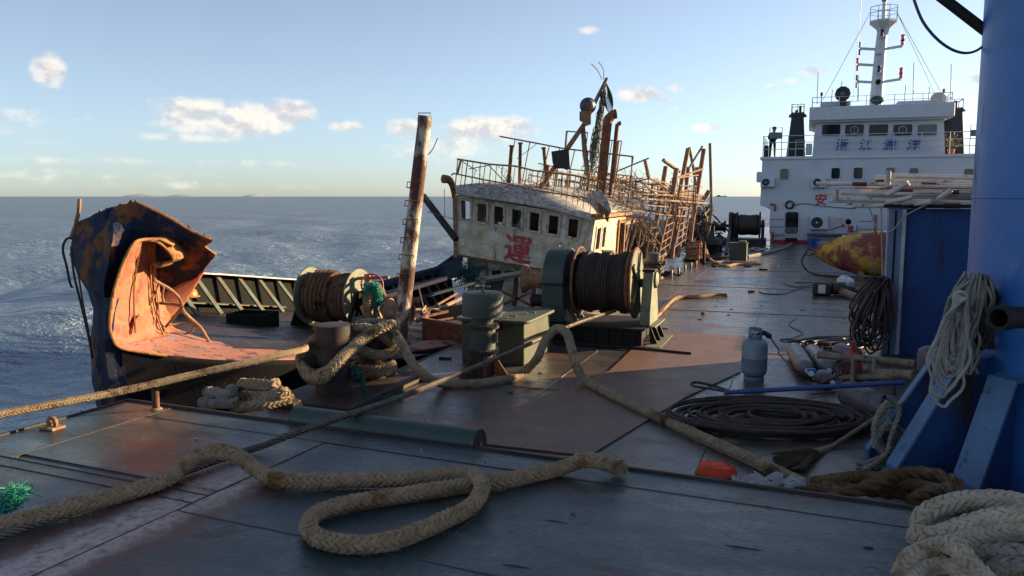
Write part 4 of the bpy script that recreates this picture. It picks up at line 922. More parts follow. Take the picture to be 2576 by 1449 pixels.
# ---------------------------------------------------------------- wheelhouse
FA = 19.4
TL, TR, BL, BR = A(1147, 490, FA), A(1497, 548, FA), A(1150, 641, FA), A(1478, 698, FA)
def FQ(s, t, off=0.0): return TL.lerp(TR, s).lerp(BL.lerp(BR, s), t) + E1 * off
def fbox(mb, s0, s1, t0, t1, o0, o1):
    return mb.hexa([FQ(s0, t1, o0), FQ(s1, t1, o0), FQ(s1, t1, o1), FQ(s0, t1, o1), FQ(s0, t0, o0), FQ(s1, t0, o0), FQ(s1, t0, o1), FQ(s0, t0, o1)])
ws = [.075, .198, .323, .455, .585, .722, .860]; hw_ = .036; t0, t1 = .07, .385
mb = MB(); fbox(mb, 0, 1, 0, t0, 0, .05); fbox(mb, 0, 1, t1, 1, 0, .05)
ed = [0] + [x for c in ws for x in (c - hw_, c + hw_)] + [1]
for k in range(0, len(ed), 2): fbox(mb, ed[k], ed[k + 1], t0, t1, 0, .05)
# back and far side so that the house is a closed room
SB = 24.6
RT, RB = S(SB, -5.2, 1.75), S(SB, -5.25, .42); LT, LB = S(SB, -8.7, 2.2), S(SB, -8.7, .75)
bkw = MB(); bkw.hexa([LB, RB, RB + E1 * .05, LB + E1 * .05, LT, RT, RT + E1 * .05, LT + E1 * .05])
def LQ(s, t): return TL.lerp(LT, s).lerp(BL.lerp(LB, s), t)
def lbox(s0, s1, t0_, t1_): mb.hexa([LQ(s0, t1_), LQ(s1, t1_), LQ(s1, t1_) + E2 * .05, LQ(s0, t1_) + E2 * .05, LQ(s0, t0_), LQ(s1, t0_), LQ(s1, t0_) + E2 * .05, LQ(s0, t0_) + E2 * .05])
lbox(.012, 1, 0, .08); lbox(.012, 1, .4, 1); lbox(.012, .1, .08, .4); lbox(.22, 1, .08, .4)
whl = mb.build('wheelhouse', 'wheelhouse_paint', wr)
bkw.build('back_wall', 'black_paint', whl)  # back wall painted black to stand in for interior shade
MB().hexa([FQ(.02, .93, .08), FQ(.97, .93, .08), RB + E2 * -.2 + UZ * .1, LB + E2 * .2 + UZ * .1, FQ(.02, .9, .08), FQ(.97, .9, .08), RB + E2 * -.2 + UZ * .14, LB + E2 * .2 + UZ * .14]).build('floor', 'black_paint', whl)  # floor blackened too, so the room reads as unlit
MB().hexa([FQ(.1, .42, 1.7), FQ(.97, .42, 1.7), FQ(.97, .42, 1.75), FQ(.1, .42, 1.75), FQ(.1, .02, 1.7), FQ(.97, .02, 1.7), FQ(.97, .02, 1.75), FQ(.1, .02, 1.75)]).build('inner_dark_sheet', 'black_paint', whl)  # dark sheet added behind the front windows to imitate an unlit room
# sunlit starboard side
def RQ(s, t, off=0.0): return TR.lerp(RT, s).lerp(BR.lerp(RB, s), t) + E2 * off
def rbox(mb, s0, s1, t0_, t1_, o0, o1):
    return mb.hexa([RQ(s0, t1_, o0), RQ(s1, t1_, o0), RQ(s1, t1_, o1), RQ(s0, t1_, o1), RQ(s0, t0_, o0), RQ(s1, t0_, o0), RQ(s1, t0_, o1), RQ(s0, t0_, o1)])
mb = MB()
for (s0, s1, a_, b_) in ((.012, .999, 0, .17), (.012, .07, .17, .58), (.19, .23, .17, .58), (.33, .72, .17, 1), (.90, .999, .17, 1), (.012, .33, .58, 1)):
    rbox(mb, s0, s1, a_, b_, -.05, .0)
mb.build('side_wall', 'wheelhouse_paint', whl)
for (s0, s1) in ((.07, .19), (.23, .33)):
    mb = MB()
    for (x0, x1, y0, y1) in ((s0 - .012, s0 + .012, .15, .6), (s1 - .012, s1 + .012, .15, .6), (s0 + .012, s1 - .012, .15, .19), (s0 + .012, s1 - .012, .56, .6)): rbox(mb, x0, x1, y0, y1, -.03, .025)
    mb.build('window_frame', 'window_wood', whl)
mb = MB(); rbox(mb, .695, .72, .1, 1, -.03, .06); rbox(mb, .90, .925, .1, 1, -.03, .06); rbox(mb, .72, .90, .1, .17, -.03, .06); mb.build('door_frame', 'rust_orange', whl)
# windows
for i, c in enumerate(ws):
    mb = MB(); f = .014
    for (x0, x1, y0, y1) in ((c - hw_ - f, c - hw_ + .003, t0 - .03, t1 + .03), (c + hw_ - .003, c + hw_ + f, t0 - .03, t1 + .03), (c - hw_ + .003, c + hw_ - .003, t0 - .03, t0 + .008), (c - hw_ + .003, c + hw_ - .003, t1 - .008, t1 + .03)):
        fbox(mb, x0, x1, y0, y1, -.03, .03)
    mb.build('window_frame', 'window_wood', whl)
    if i in (1, 3):     # broken shards
        MB().prism([FQ(c - hw_ * .2, t1 - .01, .02), FQ(c + hw_ * .9, t1 - .01, .02), FQ(c + hw_ * .9, t1 - .15 - .06 * (i == 3), .02)], E1 * .006).build('glass_shard', 'window_grey', whl)
    if i == 3: MB().prism([FQ(c - hw_ * .1, t0 + .01, .022), FQ(c + hw_ * .9, t0 + .01, .022), FQ(c + hw_ * .9, t1 - .12, .022)], E1 * .006).build('glass_shard', 'glass_dark', whl)
# posts at the corners, drips and rubbing strip
MB().beam(A(1143, 485, 19.38), A(1146, 648, 19.38), .09, .09).build('corner_post', 'rust_light', whl)
mb = MB(); fbox(mb, -.01, 1.01, .985, 1.02, -.03, .06); mb.build('sill_strip', 'rust_steel', whl)
# painted character
cen = FQ(.475, .73, -.004); xx = (FQ(.6, .66) - FQ(.35, .66)).normalized(); yy = (FQ(.475, .5) - FQ(.475, .8)).normalized()
text('painted_character', '運', cen, xx, yy, .76, 'red_faded', whl, bold=.022, off=.012, shear=.05)
# visor roof
tp_ = [A(*p) for p in ((1141, 470, 20.0), (1180, 464, 20.0), (1230, 461, 20.0), (1290, 464, 20.0), (1340, 471, 20.0), (1390, 485, 20.0), (1440, 506, 20.0), (1478, 527, 20.0), (1494, 538, 20.0))]
bt_ = [A(*p) for p in ((1145, 486, 19.15), (1180, 494, 19.15), (1230, 501, 19.15), (1290, 510, 19.15), (1340, 518, 19.15), (1390, 528, 19.15), (1440, 541, 19.15), (1472, 551, 19.15), (1487, 554, 19.15))]
md_ = [(p + q) / 2 - E1 * .10 + UZ * .06 for p, q in zip(tp_, bt_)]
rf = MB().sheet(patch([bt_, md_, tp_, [p + E1 * 2.2 for p in tp_], [p + E1 * 4.7 for p in tp_]], 4)).build('roof', 'roof_paint', wr, smooth=True, solid=.04)
MB().sheet(patch([DP([(1468, 500, 20.2), (1500, 478, 20.3), (1512, 480, 20.3)]), DP([(1490, 520, 20.1), (1520, 510, 20.2), (1530, 505, 20.2)]), DP([(1512, 548, 20.0), (1530, 545, 20.0), (1538, 530, 20.0)])], 4)).build('torn_sheet', 'roof_paint', rf, smooth=True, solid=.02)
MB().prism([D(1500, 505, 20.1), D(1512, 540, 20.0), D(1530, 560, 20.0), D(1533, 535, 20.0)], (0, .03, 0)).build('torn_sheet', 'rust_steel', rf)
MB().hexa([TR + E2 * -.2 + UZ * .02, TR + E2 * .22 + UZ * .0, RT + E2 * .22, RT - E2 * .2 + UZ * .02, TR + E2 * -.2 + UZ * .1, TR + E2 * .22 + UZ * .08, RT + E2 * .22 + UZ * .08, RT - E2 * .2 + UZ * .1]).build('side_eave', 'rust_orange', rf)
# cowl on the port corner
MB().tube(catmull(DP([(1143, 500, 20.0), (1140, 478, 20.0), (1136, 462, 19.9), (1128, 452, 19.8), (1115, 450, 19.7)]), 5), [.05 + .003 * k for k in range(21)], 12, cap=True).build('cowl', 'rust_steel', rf, smooth=True)
# lower house under the wheelhouse
l0, l1 = FQ(.04, 1.0, .35), FQ(1.0, 1.0, .35)
lw = MB().hexa([l0 - UZ * 1.6, l1 - UZ * 1.4, l1 - UZ * 1.4 + E1 * 4.5, l0 - UZ * 1.6 + E1 * 4.5, l0, l1, l1 + E1 * 4.5, l0 + E1 * 4.5]).build('lower_house', 'wheelhouse_paint', wr)
def LW(u, v, off=0): return A(u, v, FA + .35) - E1 * off
mb = MB()
for (u0_, v0_, u1_, v1_) in ((1232, 674, 1302, 680), (1232, 697, 1302, 703), (1232, 674, 1238, 703), (1262, 674, 1268, 703), (1296, 674, 1302, 703)):
    mb.hexa([LW(u0_, v1_), LW(u1_, v1_), LW(u1_, v1_, .05), LW(u0_, v1_, .05), LW(u0_, v0_), LW(u1_, v0_), LW(u1_, v0_, .05), LW(u0_, v0_, .05)])
mb.build('small_window', 'window_wood', lw)
MB().lathe(LW(1251, 688, .03), E1, [(0, 0), (.13, 0), (.13, .01), (0, .01)], 20).build('vent_hole', 'glass_dark', lw)
MB().prism([LW(1269, 681, .01), LW(1296, 681, .01), LW(1296, 697, .01), LW(1269, 697, .01)], -E1 * .006).build('pane', 'window_grey', lw)
MB().hexa([D(1085, 690, 20.5), D(1160, 700, 19.6), D(1165, 655, 21), D(1150, 645, 21.5), D(1085, 684, 20.5), D(1160, 692, 19.6), D(1165, 645, 21), D(1150, 640, 21.5)]).build('sloping_slab', 'awning_slab', wr)
MB().beam(D(1166, 660, 19.9), D(1176, 700, 19.8), .32, .06).build('door_leaf', 'wheelhouse_paint', lw)
MB().tube(DP([(1080, 685, 20.8), (1110, 665, 21.0), (1146, 640, 21.2)]), .03, 6).build('rail', 'black_paint', wr)
MB().beam(D(1064, 492, 20.6), D(1148, 603, 19.6), .12, .12).build('boom', 'winch_dark', wr)
MB().tube(DP([(1118, 475, 20), (1119, 545, 20)]), .008, 5).build('whip', 'rust_pipe', wr)
MB().tube(DP([(1075, 532, 20), (1146, 553, 20)]), .010, 5).build('stay', 'rust_pipe', wr)

# ---------------------------------------------------------------- rails, pipes and gear on the roof
def pipes(part, lst, parent):
    for l in lst:
        *pts, r_ = l
        MB().tube([D(*p) for p in pts], r_, 7).build(part, random.choice(['rust_pipe', 'rust_pipe', 'rust_light', 'rust_steel']), parent, smooth=True)
def interp(poly, u):
    for (p, q) in zip(poly[:-1], poly[1:]):
        if p[0] <= u <= q[0]: f = (u - p[0]) / (q[0] - p[0]); return p[1] + f * (q[1] - p[1])
    return poly[-1][1] if u > poly[-1][0] else poly[0][1]
rail = thing('roof_railing', 'bent rusty pipe railing along the wheelhouse roof front', 'railing', D(1320, 470, 20.3))
top = [(1150, 400), (1230, 413), (1298, 418), (1342, 429), (1442, 441), (1515, 458)]; low = [(1140, 436), (1217, 452), (1280, 463), (1357, 480), (1455, 495), (1500, 502)]
rfl = [(1141, 468), (1230, 461), (1290, 464), (1340, 471), (1390, 485), (1440, 506), (1500, 540)]
MB().tube([D(u, v, 20.2 - (u - 1150) / 365 * .9) for u, v in top], .022, 7).build('top_rail', 'rust_light', rail, smooth=True)
MB().tube([D(u, v, 20.2 - (u - 1150) / 365 * .9) for u, v in low], .018, 7).build('mid_rail', 'rust_light', rail, smooth=True)
u = 1152
while u < 1512:
    Y = 20.2 - (u - 1150) / 365 * .9; du = random.uniform(-9, -3)
    MB().tube([D(u, interp(top, u), Y), D(u + du, interp(rfl, u + du) + 4, Y)], random.choice([.011, .011, .016]), 6).build('baluster', random.choice(['rust_light', 'rust_pipe']), rail, smooth=True)
    u += random.uniform(12, 19)
pipes('bent_bar', [((1156, 402, 20.3), (1200, 430, 20.6), .012), ((1180, 425, 20.5), (1230, 416, 20.2), .012), ((1230, 416, 20.2), (1270, 458, 20.5), .012), ((1150, 440, 20), (1160, 400, 20), .03), ((1140, 437, 20), (1135, 441, 20), .02)], rail)
upr = thing('upper_railing', 'taller rusty pipe rail standing behind the roof railing', 'railing', D(1420, 480, 22.5))
u2 = [(1257, 343), (1354, 361), (1420, 374), (1500, 383), (1593, 394)]
MB().tube([D(u, v, 22.8 - (u - 1257) / 336 * .8) for u, v in u2], .022, 7).build('top_rail', 'rust_pipe', upr, smooth=True)
MB().tube([D(u, v + 50, 22.8 - (u - 1257) / 336 * .8) for u, v in u2[1:]], .016, 7).build('mid_rail', 'rust_pipe', upr, smooth=True)
for (u, l, dx) in ((1296, 110, -22), (1333, 115, -22), (1382, 105, -25), (1446, 95, -22), (1480, 98, -18), (1524, 120, -18), (1558, 110, -16), (1590, 130, -4), (1593, 150, -20), (1408, 100, -10)):
    Y = 22.8 - (u - 1257) / 336 * .8
    MB().tube([D(u, interp(u2, u), Y), D(u + dx, interp(u2, u) + l, Y)], .017, 6).build('upright', 'rust_pipe', upr, smooth=True)
pipes('upright', [((1505, 350, 22), (1564, 355, 21.8), .016), ((1564, 355, 21.8), (1548, 460, 21.8), .016), ((1552, 354, 21.8), (1536, 458, 21.8), .012), ((1540, 353, 21.8), (1520, 480, 21.8), .012), ((1556, 354, 22.2), (1544, 460, 22.2), .03),
                  ((1425, 330, 22.4), (1480, 334, 22.4), .018), ((1426, 330, 22.4), (1420, 400, 22.4), .03), ((1478, 334, 22.4), (1470, 420, 22.4), .014), ((1300, 400, 22.5), (1350, 362, 22.5), .008)], upr)
# stumps
for (u, v0_, v1_, du, r_) in ((1287, 370, 466, -8, .05), (1309, 363, 466, -2, .045), (1368, 375, 440, 6, .045), (1376, 420, 470, 0, .07)):
    o = MB().lathe(D(u + du, v1_, 22.0), D(u, v0_, 22.0) - D(u + du, v1_, 22.0), [(r_, 0), (r_, (D(u, v0_, 22) - D(u + du, v1_, 22)).length), (r_ * 1.5, (D(u, v0_, 22) - D(u + du, v1_, 22)).length + .01), (r_ * 1.5, (D(u, v0_, 22) - D(u + du, v1_, 22)).length + .05), (0, (D(u, v0_, 22) - D(u + du, v1_, 22)).length + .05)], 12).build('vent_stump', 'rust_steel', smooth=True)
    tag(o, 'rusty capped vent stump sticking up from the wheelhouse roof', 'vent pipe', 'vent stumps on the wheelhouse roof')
# exhausts
for (u0_, v0_, u1_, v1_, r_, lb) in ((1508, 500, 1528, 310, .125, 'thick brown exhaust pipe with bent top behind the wheelhouse'), (1535, 490, 1552, 320, .055, 'thin brown exhaust pipe with rounded top behind the wheelhouse')):
    p, q = D(u0_, v0_, 21.8), D(u1_, v1_, 21.8); d = (q - p).normalized(); s_ = Vector((1, 0, 0))
    pts = [p, p.lerp(q, .5), q, q + d * r_ * 1.0 + s_ * r_ * .3, q + d * r_ * 1.8 + s_ * r_ * 1.0, q + d * r_ * 2.0 + s_ * r_ * 1.7]
    tag(MB().tube(catmull(pts, 4), r_, 16).build('exhaust_pipe', 'rust_steel', smooth=True), lb, 'exhaust pipe')
# leaning derrick with lamp, panel and tangled cords
dk = thing('derrick', 'leaning rusty derrick pole tangled in old cord above the wheelhouse', 'derrick', D(1354, 490, 21))
MB().tube(DP([(1352, 485, 21.0), (1430, 370, 21.0), (1470, 312, 21.0), (1527, 196, 21.0)]), [.07, .065, .06, .04], 12).build('boom', 'rust_light', dk, smooth=True)
MB().tube(DP([(1466, 318, 21.1), (1472, 390, 21.1), (1483, 458, 21.1)]), [.06, .07, .06], 8).build('leg', 'rust_pipe', dk, smooth=True)
MB().tube(DP([(1525, 200, 21.2), (1508, 290, 21.2), (1492, 395, 21.2), (1478, 480, 21.2)]), .028, 8).build('post', 'rust_steel', dk, smooth=True)
cd = MB(); rr = random.Random(4)
for i in range(64):
    f0 = rr.uniform(0, .55); f1 = min(1, f0 + rr.uniform(.15, .5))
    def on(f): return (1524 - 46 * f, 198 + 285 * f)
    a0, a1 = on(f0), on(f1); sp = 5 + 16 * f1; pts = []
    for k in range(6):
        f = k / 5; pts.append(D(a0[0] + (a1[0] - a0[0]) * f + rr.uniform(-sp, sp) * (.4 + .6 * f), a0[1] + (a1[1] - a0[1]) * f + rr.uniform(-8, 8), 21.1 + rr.uniform(-.25, .25)))
    cd.tube(catmull(pts, 4), rr.choice([.006, .008, .012]), 4)
cd.build('tangled_cord', 'dead_cord', dk, kind='stuff')
cd = MB()
for i in range(30):
    f0 = rr.uniform(0, .7); pts = []
    for k in range(5):
        f = f0 + k * .05; pts.append(D(1524 - 46 * f + rr.uniform(-8, 8), 198 + 285 * f + rr.uniform(-5, 5), 21.05 + rr.uniform(-.12, .12)))
    cd.tube(catmull(pts, 4), rr.choice([.01, .016]), 4)
cd.build('tangled_net', 'green_cord', dk, kind='stuff')
cd = MB()
for i in range(9):
    u = 1512 + i * 1.6; pts = [D(1520, 200, 21), D(u + 14, 215 + i * 3, 21), D(u + 16, 240 + i * 4, 21), D(u + 4, 255 + i * 3, 21), D(u - 4, 235, 21)]
    cd.tube(catmull(pts, 5), .012, 5)
cd.build('cord_loops', 'net_dark', dk)
MB().tube(catmull(DP([(1518, 200, 21), (1519, 180, 21), (1513, 165, 21), (1505, 156, 21)]), 4), .009, 5).build('whip', 'black_paint', dk)
MB().tube(catmull(DP([(1514, 200, 21), (1505, 180, 21), (1495, 168, 21), (1487, 160, 21)]), 4), .009, 5).build('whip', 'black_paint', dk)
lm = thing('searchlight', 'round blue floodlight with brown backing box on the derrick', 'floodlight', D(1475, 318, 20.9))
MB().lathe(D(1479, 266, 20.85), (0, 1, .1), [(0, -.12), (.12, -.11), (.195, -.03), (.2, .02), (.17, .03), (0, .05)], 28).build('lamp_shell', 'cable_blue', lm, smooth=True)
MB().ring(D(1479, 266, 20.83), (0, 1, .1), .198, .012, 28, 6).build('rim', 'blue_pole', lm, smooth=True)
MB().box(D(1479, 268, 20.70), (1, 0, 0), (0, 1, .1), UZ, .20, .05, .18).build('bracket', 'rust_steel', lm, bevel=.01)
MB().prism(DP([(1459, 280, 20.7), (1477, 274, 20.7), (1487, 280, 20.7), (1487, 312, 20.7), (1475, 316, 20.7), (1466, 306, 20.7), (1459, 302, 20.7)]), (0, .18, 0)).build('box', 'rust_light', lm, bevel=.01)
pn = MB()
f0 = [(1387, 381), (1431, 374), (1434, 424), (1426, 428), (1418, 424), (1395, 424), (1390, 408)]
pn.prism(DP([(u, v, 20.9) for u, v in f0]), (0, .05, 0))
tag(pn.build('scorched_panel', 'black_paint'), 'scorched black metal panel hanging on the derrick', 'panel')

# scaffolding over the after deck
sc = thing('pipe_scaffold', 'collapsed scaffold of rusty pipes over the after deck', 'scaffold', D(1600, 560, 25))
base = [(1500, 430, 1640, 450), (1515, 440, 1700, 470), (1500, 455, 1755, 482), (1480, 470, 1750, 498), (1500, 482, 1740, 512), (1510, 498, 1760, 520), (1330, 440, 1520, 470), (1310, 452, 1500, 484), (1350, 462, 1560, 500), (1300, 466, 1480, 497), (1540, 520, 1740, 535), (1550, 470, 1770, 505), (1560, 505, 1700, 540), (1400, 430, 1580, 455), (1420, 450, 1600, 478), (1380, 476, 1560, 492), (1520, 462, 1690, 486), (1590, 488, 1760, 500), (1600, 455, 1745, 490), (1480, 440, 1600, 466), (1620, 515, 1745, 522), (1600, 470, 1770, 492), (1610, 500, 1780, 512), (1560, 485, 1720, 508), (1650, 452, 1765, 470), (1590, 530, 1740, 545), (1460, 462, 1640, 490)]
for (u0_, v0_, u1_, v1_) in base:
    mid_ = (u0_ + u1_) / 2 + random.uniform(-20, 20); mv = (v0_ + v1_) / 2 + random.uniform(-4, 8)
    Y0 = 23 + (u0_ - 1300) / 400 * 2; Y1 = 23.5 + (u1_ - 1300) / 400 * 5
    MB().tube(catmull([D(u0_, v0_, Y0), D(mid_, mv, (Y0 + Y1) / 2), D(u1_, v1_, Y1)], 4), random.choice([.022, .03, .035]), 7).build('pipe', random.choice(['rust_pipe', 'rust_light', 'rust_steel']), sc, smooth=True)
for i in range(84):
    u = random.uniform(1390, 1750); v = random.uniform(425, 455) + (u - 1390) * .07
    Y = 23.5 + (u - 1300) / 400 * 3.5
    MB().tube([D(u, v, Y), D(u - random.uniform(-4, 14), v + random.uniform(40, 110), Y)], random.choice([.012, .016, .024]), 6).build('upright', random.choice(['rust_pipe', 'rust_light', 'rust_steel']), sc, smooth=True)
pipes('bent_pipe', [((1516, 446, 22.5), (1632, 398, 23.0), .022), ((1622, 400, 23), (1632, 447, 23), .05), ((1632, 447, 24), (1652, 455, 24.5), (1680, 478, 25), .025), ((1560, 460, 24), (1612, 456, 24), (1650, 490, 25), .02), ((1600, 456, 24), (1634, 450, 24), (1670, 470, 25), .018)], sc)
# stern gallows
gw = thing('stern_gallows', 'leaning rusty gallows posts at the stern of the wreck', 'gallows', D(1700, 640, 28))
for pts, r_ in (([(1675, 418, 26.5), (1650, 566, 26.5), (1638, 640, 26.5)], .075), ([((1702, 423, 27)), (1680, 566, 27), (1658, 672, 26.4)], .085), ([(1731, 373, 28), (1712, 470, 28), (1700, 566, 28), (1690, 650, 27.5)], .075),
                ([(1732, 420, 28.5), (1716, 566, 28.5), (1706, 645, 28)], .07), ([(1771, 374, 29), (1756, 470, 29), (1741, 566, 29), (1733, 640, 29)], .08), ([(1734, 370, 29.5), (1744, 420, 29.5), (1752, 480, 29.5)], .055), ([(1767, 368, 29), (1735, 420, 28.6)], .04),
                ([(1669, 403, 26.8), (1709, 431, 27.6)], .065), ([(1786, 360, 32), (1788, 440, 32), (1790, 530, 32), (1780, 600, 32)], .06), ([(1784, 480, 31), (1762, 515, 31)], .09)):
    MB().tube([D(*p) for p in pts], r_, 12).build('post', random.choice(['rust_light', 'rust_pipe']), gw, smooth=True)
pipes('cross_bar', [((1700, 448, 27.5), (1768, 425, 29), .035), ((1690, 450, 27), (1760, 440, 29), .025), ((1712, 480, 28), (1755, 478, 29), .025), ((1716, 495, 28), (1760, 490, 29), .02), ((1722, 430, 28.5), (1724, 460, 28.5), .02), ((1755, 420, 29.3), (1757, 445, 29.3), .10)], gw)
# ladders
for n_, (a0, a1, b0, b1_, nr) in enumerate((((1690, 500, 27), (1652, 662, 26.0), (1706, 497, 27.4), (1680, 640, 26.6), 8), ((1722, 500, 28.2), (1694, 632, 27.6), (1738, 500, 28.6), (1722, 610, 28.2), 7))):
    ld = thing('ladder', ['rusty ladder with bent rungs leaning on the gallows, nearer the winch', 'rusty ladder leaning on the gallows beside the roped bollard'][n_], 'ladder', D(*a1))
    MB().tube([D(*a0), D(*a1)], .035, 8).build('rail', 'rust_light', ld, smooth=True); MB().tube([D(*b0), D(*b1_)], .035, 8).build('rail', 'rust_light', ld, smooth=True)
    for k in range(nr):
        f = (k + .5) / nr; MB().tube([D(*a0).lerp(D(*a1), f), D(*b0).lerp(D(*b1_), f)], .022, 6).build('rung', 'rust_light', ld, smooth=True)
# wires and cords strewn over the scaffold
cd = MB()
for i in range(170):
    u = rr.uniform(1180, 1740) if i > 100 else rr.uniform(1440, 1620); v = rr.uniform(405, 500) + max(0, (u - 1450)) * .12; Y = 21 + max(0, u - 1450) / 300 * 6
    if u < 1440: Y = 20.6; v = rr.uniform(410, 465)
    l = rr.uniform(20, 70); pts = [D(u, v, Y)]
    for k in range(1, 5): pts.append(D(u + rr.uniform(-10, 10) + k * l / 4 * rr.uniform(-.6, .6), v + k * l / 4, Y + rr.uniform(-.2, .2)))
    cd.tube(catmull(pts, 4), rr.choice([.005, .007, .010]), 4)
tag(cd.build('loose_wires', 'dead_cord', kind='stuff'), 'loose brown wires and cords dangling over the scaffold', 'wires')
# dangling ropes by the wheelhouse side
cd = MB()
for i in range(14):
    u = rr.uniform(1585, 1660); v = rr.uniform(520, 560); pts = [D(u, v, 25.5)]
    for k in range(1, 6): pts.append(D(u + rr.uniform(-12, 16) , v + k * rr.uniform(12, 20), 25.5 + rr.uniform(-.3, .3)))
    cd.tube(catmull(pts, 4), rr.choice([.012, .02]), 5)
tag(cd.build('dangling_cords', 'dead_cord', kind='stuff'), 'frayed brown cords dangling beside the sunlit wheelhouse side', 'cords')
for (u0_, v0_, u1_, v1_, mt) in ((1596, 540, 1568, 640, 'rust_light'), (1604, 560, 1580, 645, 'rust_pipe'), (1618, 540, 1600, 650, 'rust_pipe'), (1600, 545, 1660, 615, 'rust_pipe'), (1638, 560, 1625, 650, 'bamboo')):
    MB().tube(DP([(u0_, v0_, 25), (u1_, v1_, 25)]), .03, 7).build('stanchion', mt, wr, smooth=True)
# after deck, its house and stern
MB().sheet([[S(a, b, -.55 + .03 * (a - 25) - .05 * (b + 5.2)) for b in (-9.6, -8, -6.5, -5.15)] for a in (24.6, 27, 30, 34, 37)]).build('after_deck', 'rust_light', wr, solid=.03)
ab_ = MB().sheet([[S(a, -9.65, .55 + .02 * (a - 24) ** 1.2) for a in np.linspace(24.3, 37, 8)], [S(a, -9.6, -.7) for a in np.linspace(24.3, 37, 8)]]).build('after_bulwark', 'wreck_deck', wr, solid=.04)
MB().sheet([[S(a, -9.75, .56 + .02 * (a - 24) ** 1.2) for a in np.linspace(24.3, 37, 8)], [S(a, -9.5, .565 + .02 * (a - 24) ** 1.2) for a in np.linspace(24.3, 37, 8)]]).build('cap_rail', 'rust_pipe', ab_, solid=.03)
MB().hexa([S(27, -9.2, -.4), S(27, -6.3, -.5), S(34, -6.6, -.3), S(34, -9.2, -.2), S(27, -9.2, 1.5), S(27, -6.3, 1.25), S(34, -6.6, 1.3), S(34, -9.2, 1.6)]).build('after_house', 'wreck_deck', wr)
MB().hexa([S(26.6, -9.4, 1.51), S(26.6, -6.0, 1.27), S(34.4, -6.2, 1.32), S(34.4, -9.4, 1.62), S(26.6, -9.4, 1.62), S(26.6, -6.0, 1.38), S(34.4, -6.2, 1.43), S(34.4, -9.4, 1.73)]).build('after_roof', 'rust_pipe', wr)
MB().hexa([S(33, -9.4, -1), S(33, -5.2, -1), S(36.5, -5.5, -1), S(36.5, -9.2, -1), S(33, -9.6, 1.0), S(33, -5.2, .7), S(37.2, -5.5, 1.2), S(37.2, -9.4, 1.4)]).build('stern', 'rust_pipe', wr, bevel=.1)
MB().tube([S(22, -4.98, .06), S(26, -4.98, .10), S(32, -5.0, .14), S(38, -5.05, .25)], [.10, .14, .15, .12], 10).build('fender', 'black_paint', wr, smooth=True)
cd = MB()
for i in range(46):
    u = rr.uniform(1742, 1790); v = rr.uniform(515, 560); pts = [D(u, v, 33)]
    for k in range(1, 6): pts.append(D(u + rr.uniform(-14, 10) - k * 3, v + k * rr.uniform(8, 16), 33 + rr.uniform(-.5, .5)))
    cd.tube(catmull(pts, 4), rr.choice([.02, .035, .05]), 5)
tag(cd.build('stern_tatters', 'dead_cord', kind='stuff'), 'tattered nets and ropes hanging off the wreck stern', 'nets')
MB().tube(DP([(1790, 536, 33), (1835, 585, 37)]), .035, 6).build('stern_line', 'black_paint', wr)

# ---------------------------------------------------------------- rope winch on the foredeck of the wreck
ca, cb, czz = 11.35, -7.25, .66
def wc(b, a=ca, z=czz): return S(a, b, z)
rw = thing('rope_winch', 'rusty rope winch with pale green flanges on the wreck foredeck', 'winch', S(ca, cb, .15))
for b in (cb - .46, cb + .46):
    MB().lathe(wc(b - .012), E2, [(.06, 0), (.47, 0), (.475, .012), (.47, .024), (.06, .024)], 48).build('flange', 'winch_pale', rw, smooth=True)
MB().cyl(wc(cb - .44), wc(cb + .44), .30, 32).build('drum', 'winch_rope', rw, smooth=True)
coil = []
for i in range(13 * 20 + 1):
    t = i / 20 * 2 * math.pi; f = i / 260; coil.append(wc(cb - .41 + .82 * f) + (UZ * math.cos(t) + E1 * math.sin(t)) * (.355 + .02 * math.sin(f * 9)))
rope_mb(coil, .036, 'braid', per=1, fine=.55).build('rope_turns', 'winch_rope', rw, smooth=True)
coil = []
for i in range(5 * 20 + 1):
    t = i / 20 * 2 * math.pi; f = i / 100; coil.append(wc(cb - .33 + .40 * f) + (UZ * math.cos(t) + E1 * math.sin(t)) * (.405))
rope_mb(coil, .036, 'braid', per=1, fine=.55).build('rope_turns', 'winch_rope', rw, smooth=True)
for b in (cb - .56, cb + .50):
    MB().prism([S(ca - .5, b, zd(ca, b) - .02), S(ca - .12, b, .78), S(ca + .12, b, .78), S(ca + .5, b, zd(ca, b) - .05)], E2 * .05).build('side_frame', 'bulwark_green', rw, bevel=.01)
MB().cyl(wc(cb - .6), wc(cb + 1.55), .05, 12).build('shaft', 'rust_steel', rw, smooth=True)
def gear(c, r_, wd, nt, nm):
    gm = MB(); gm.lathe(c, E2, [(r_ * .86, 0), (r_, 0), (r_, wd), (r_ * .86, wd), (r_ * .86, 0)], 44, False)
    g_ = gm.build(nm, 'rust_light', rw, smooth=True)
    tm = MB()
    for k in range(nt):
        t = 2 * math.pi * k / nt; d = UZ * math.cos(t) + E1 * math.sin(t); tm.box(c + d * (r_ + .012) + E2 * wd / 2, E2, d.cross(E2), d, wd, .02, .03)
    tm.build('teeth', 'rust_light', g_)
    for k in range(5):
        t = 2 * math.pi * k / 5; d = UZ * math.cos(t) + E1 * math.sin(t); MB().beam(c + E2 * wd / 2, c + E2 * wd / 2 + d * r_ * .87, .03, .05).build('spoke', 'rust_light', g_)
    return g_
gear(wc(cb + .72, z=.60), .30, .07, 44, 'gear_wheel'); gear(S(ca - .18, cb + .86, .55), .29, .07, 40, 'gear_wheel')
MB().lathe(S(ca - .2, cb + 1.12, .50), E2, [(.0, 0), (.20, 0), (.21, .03), (.15, .09), (.145, .26), (.20, .34), (.205, .37), (.17, .37), (.15, .2), (0, .2)], 30).build('warping_head', 'rust_light', rw, smooth=True)
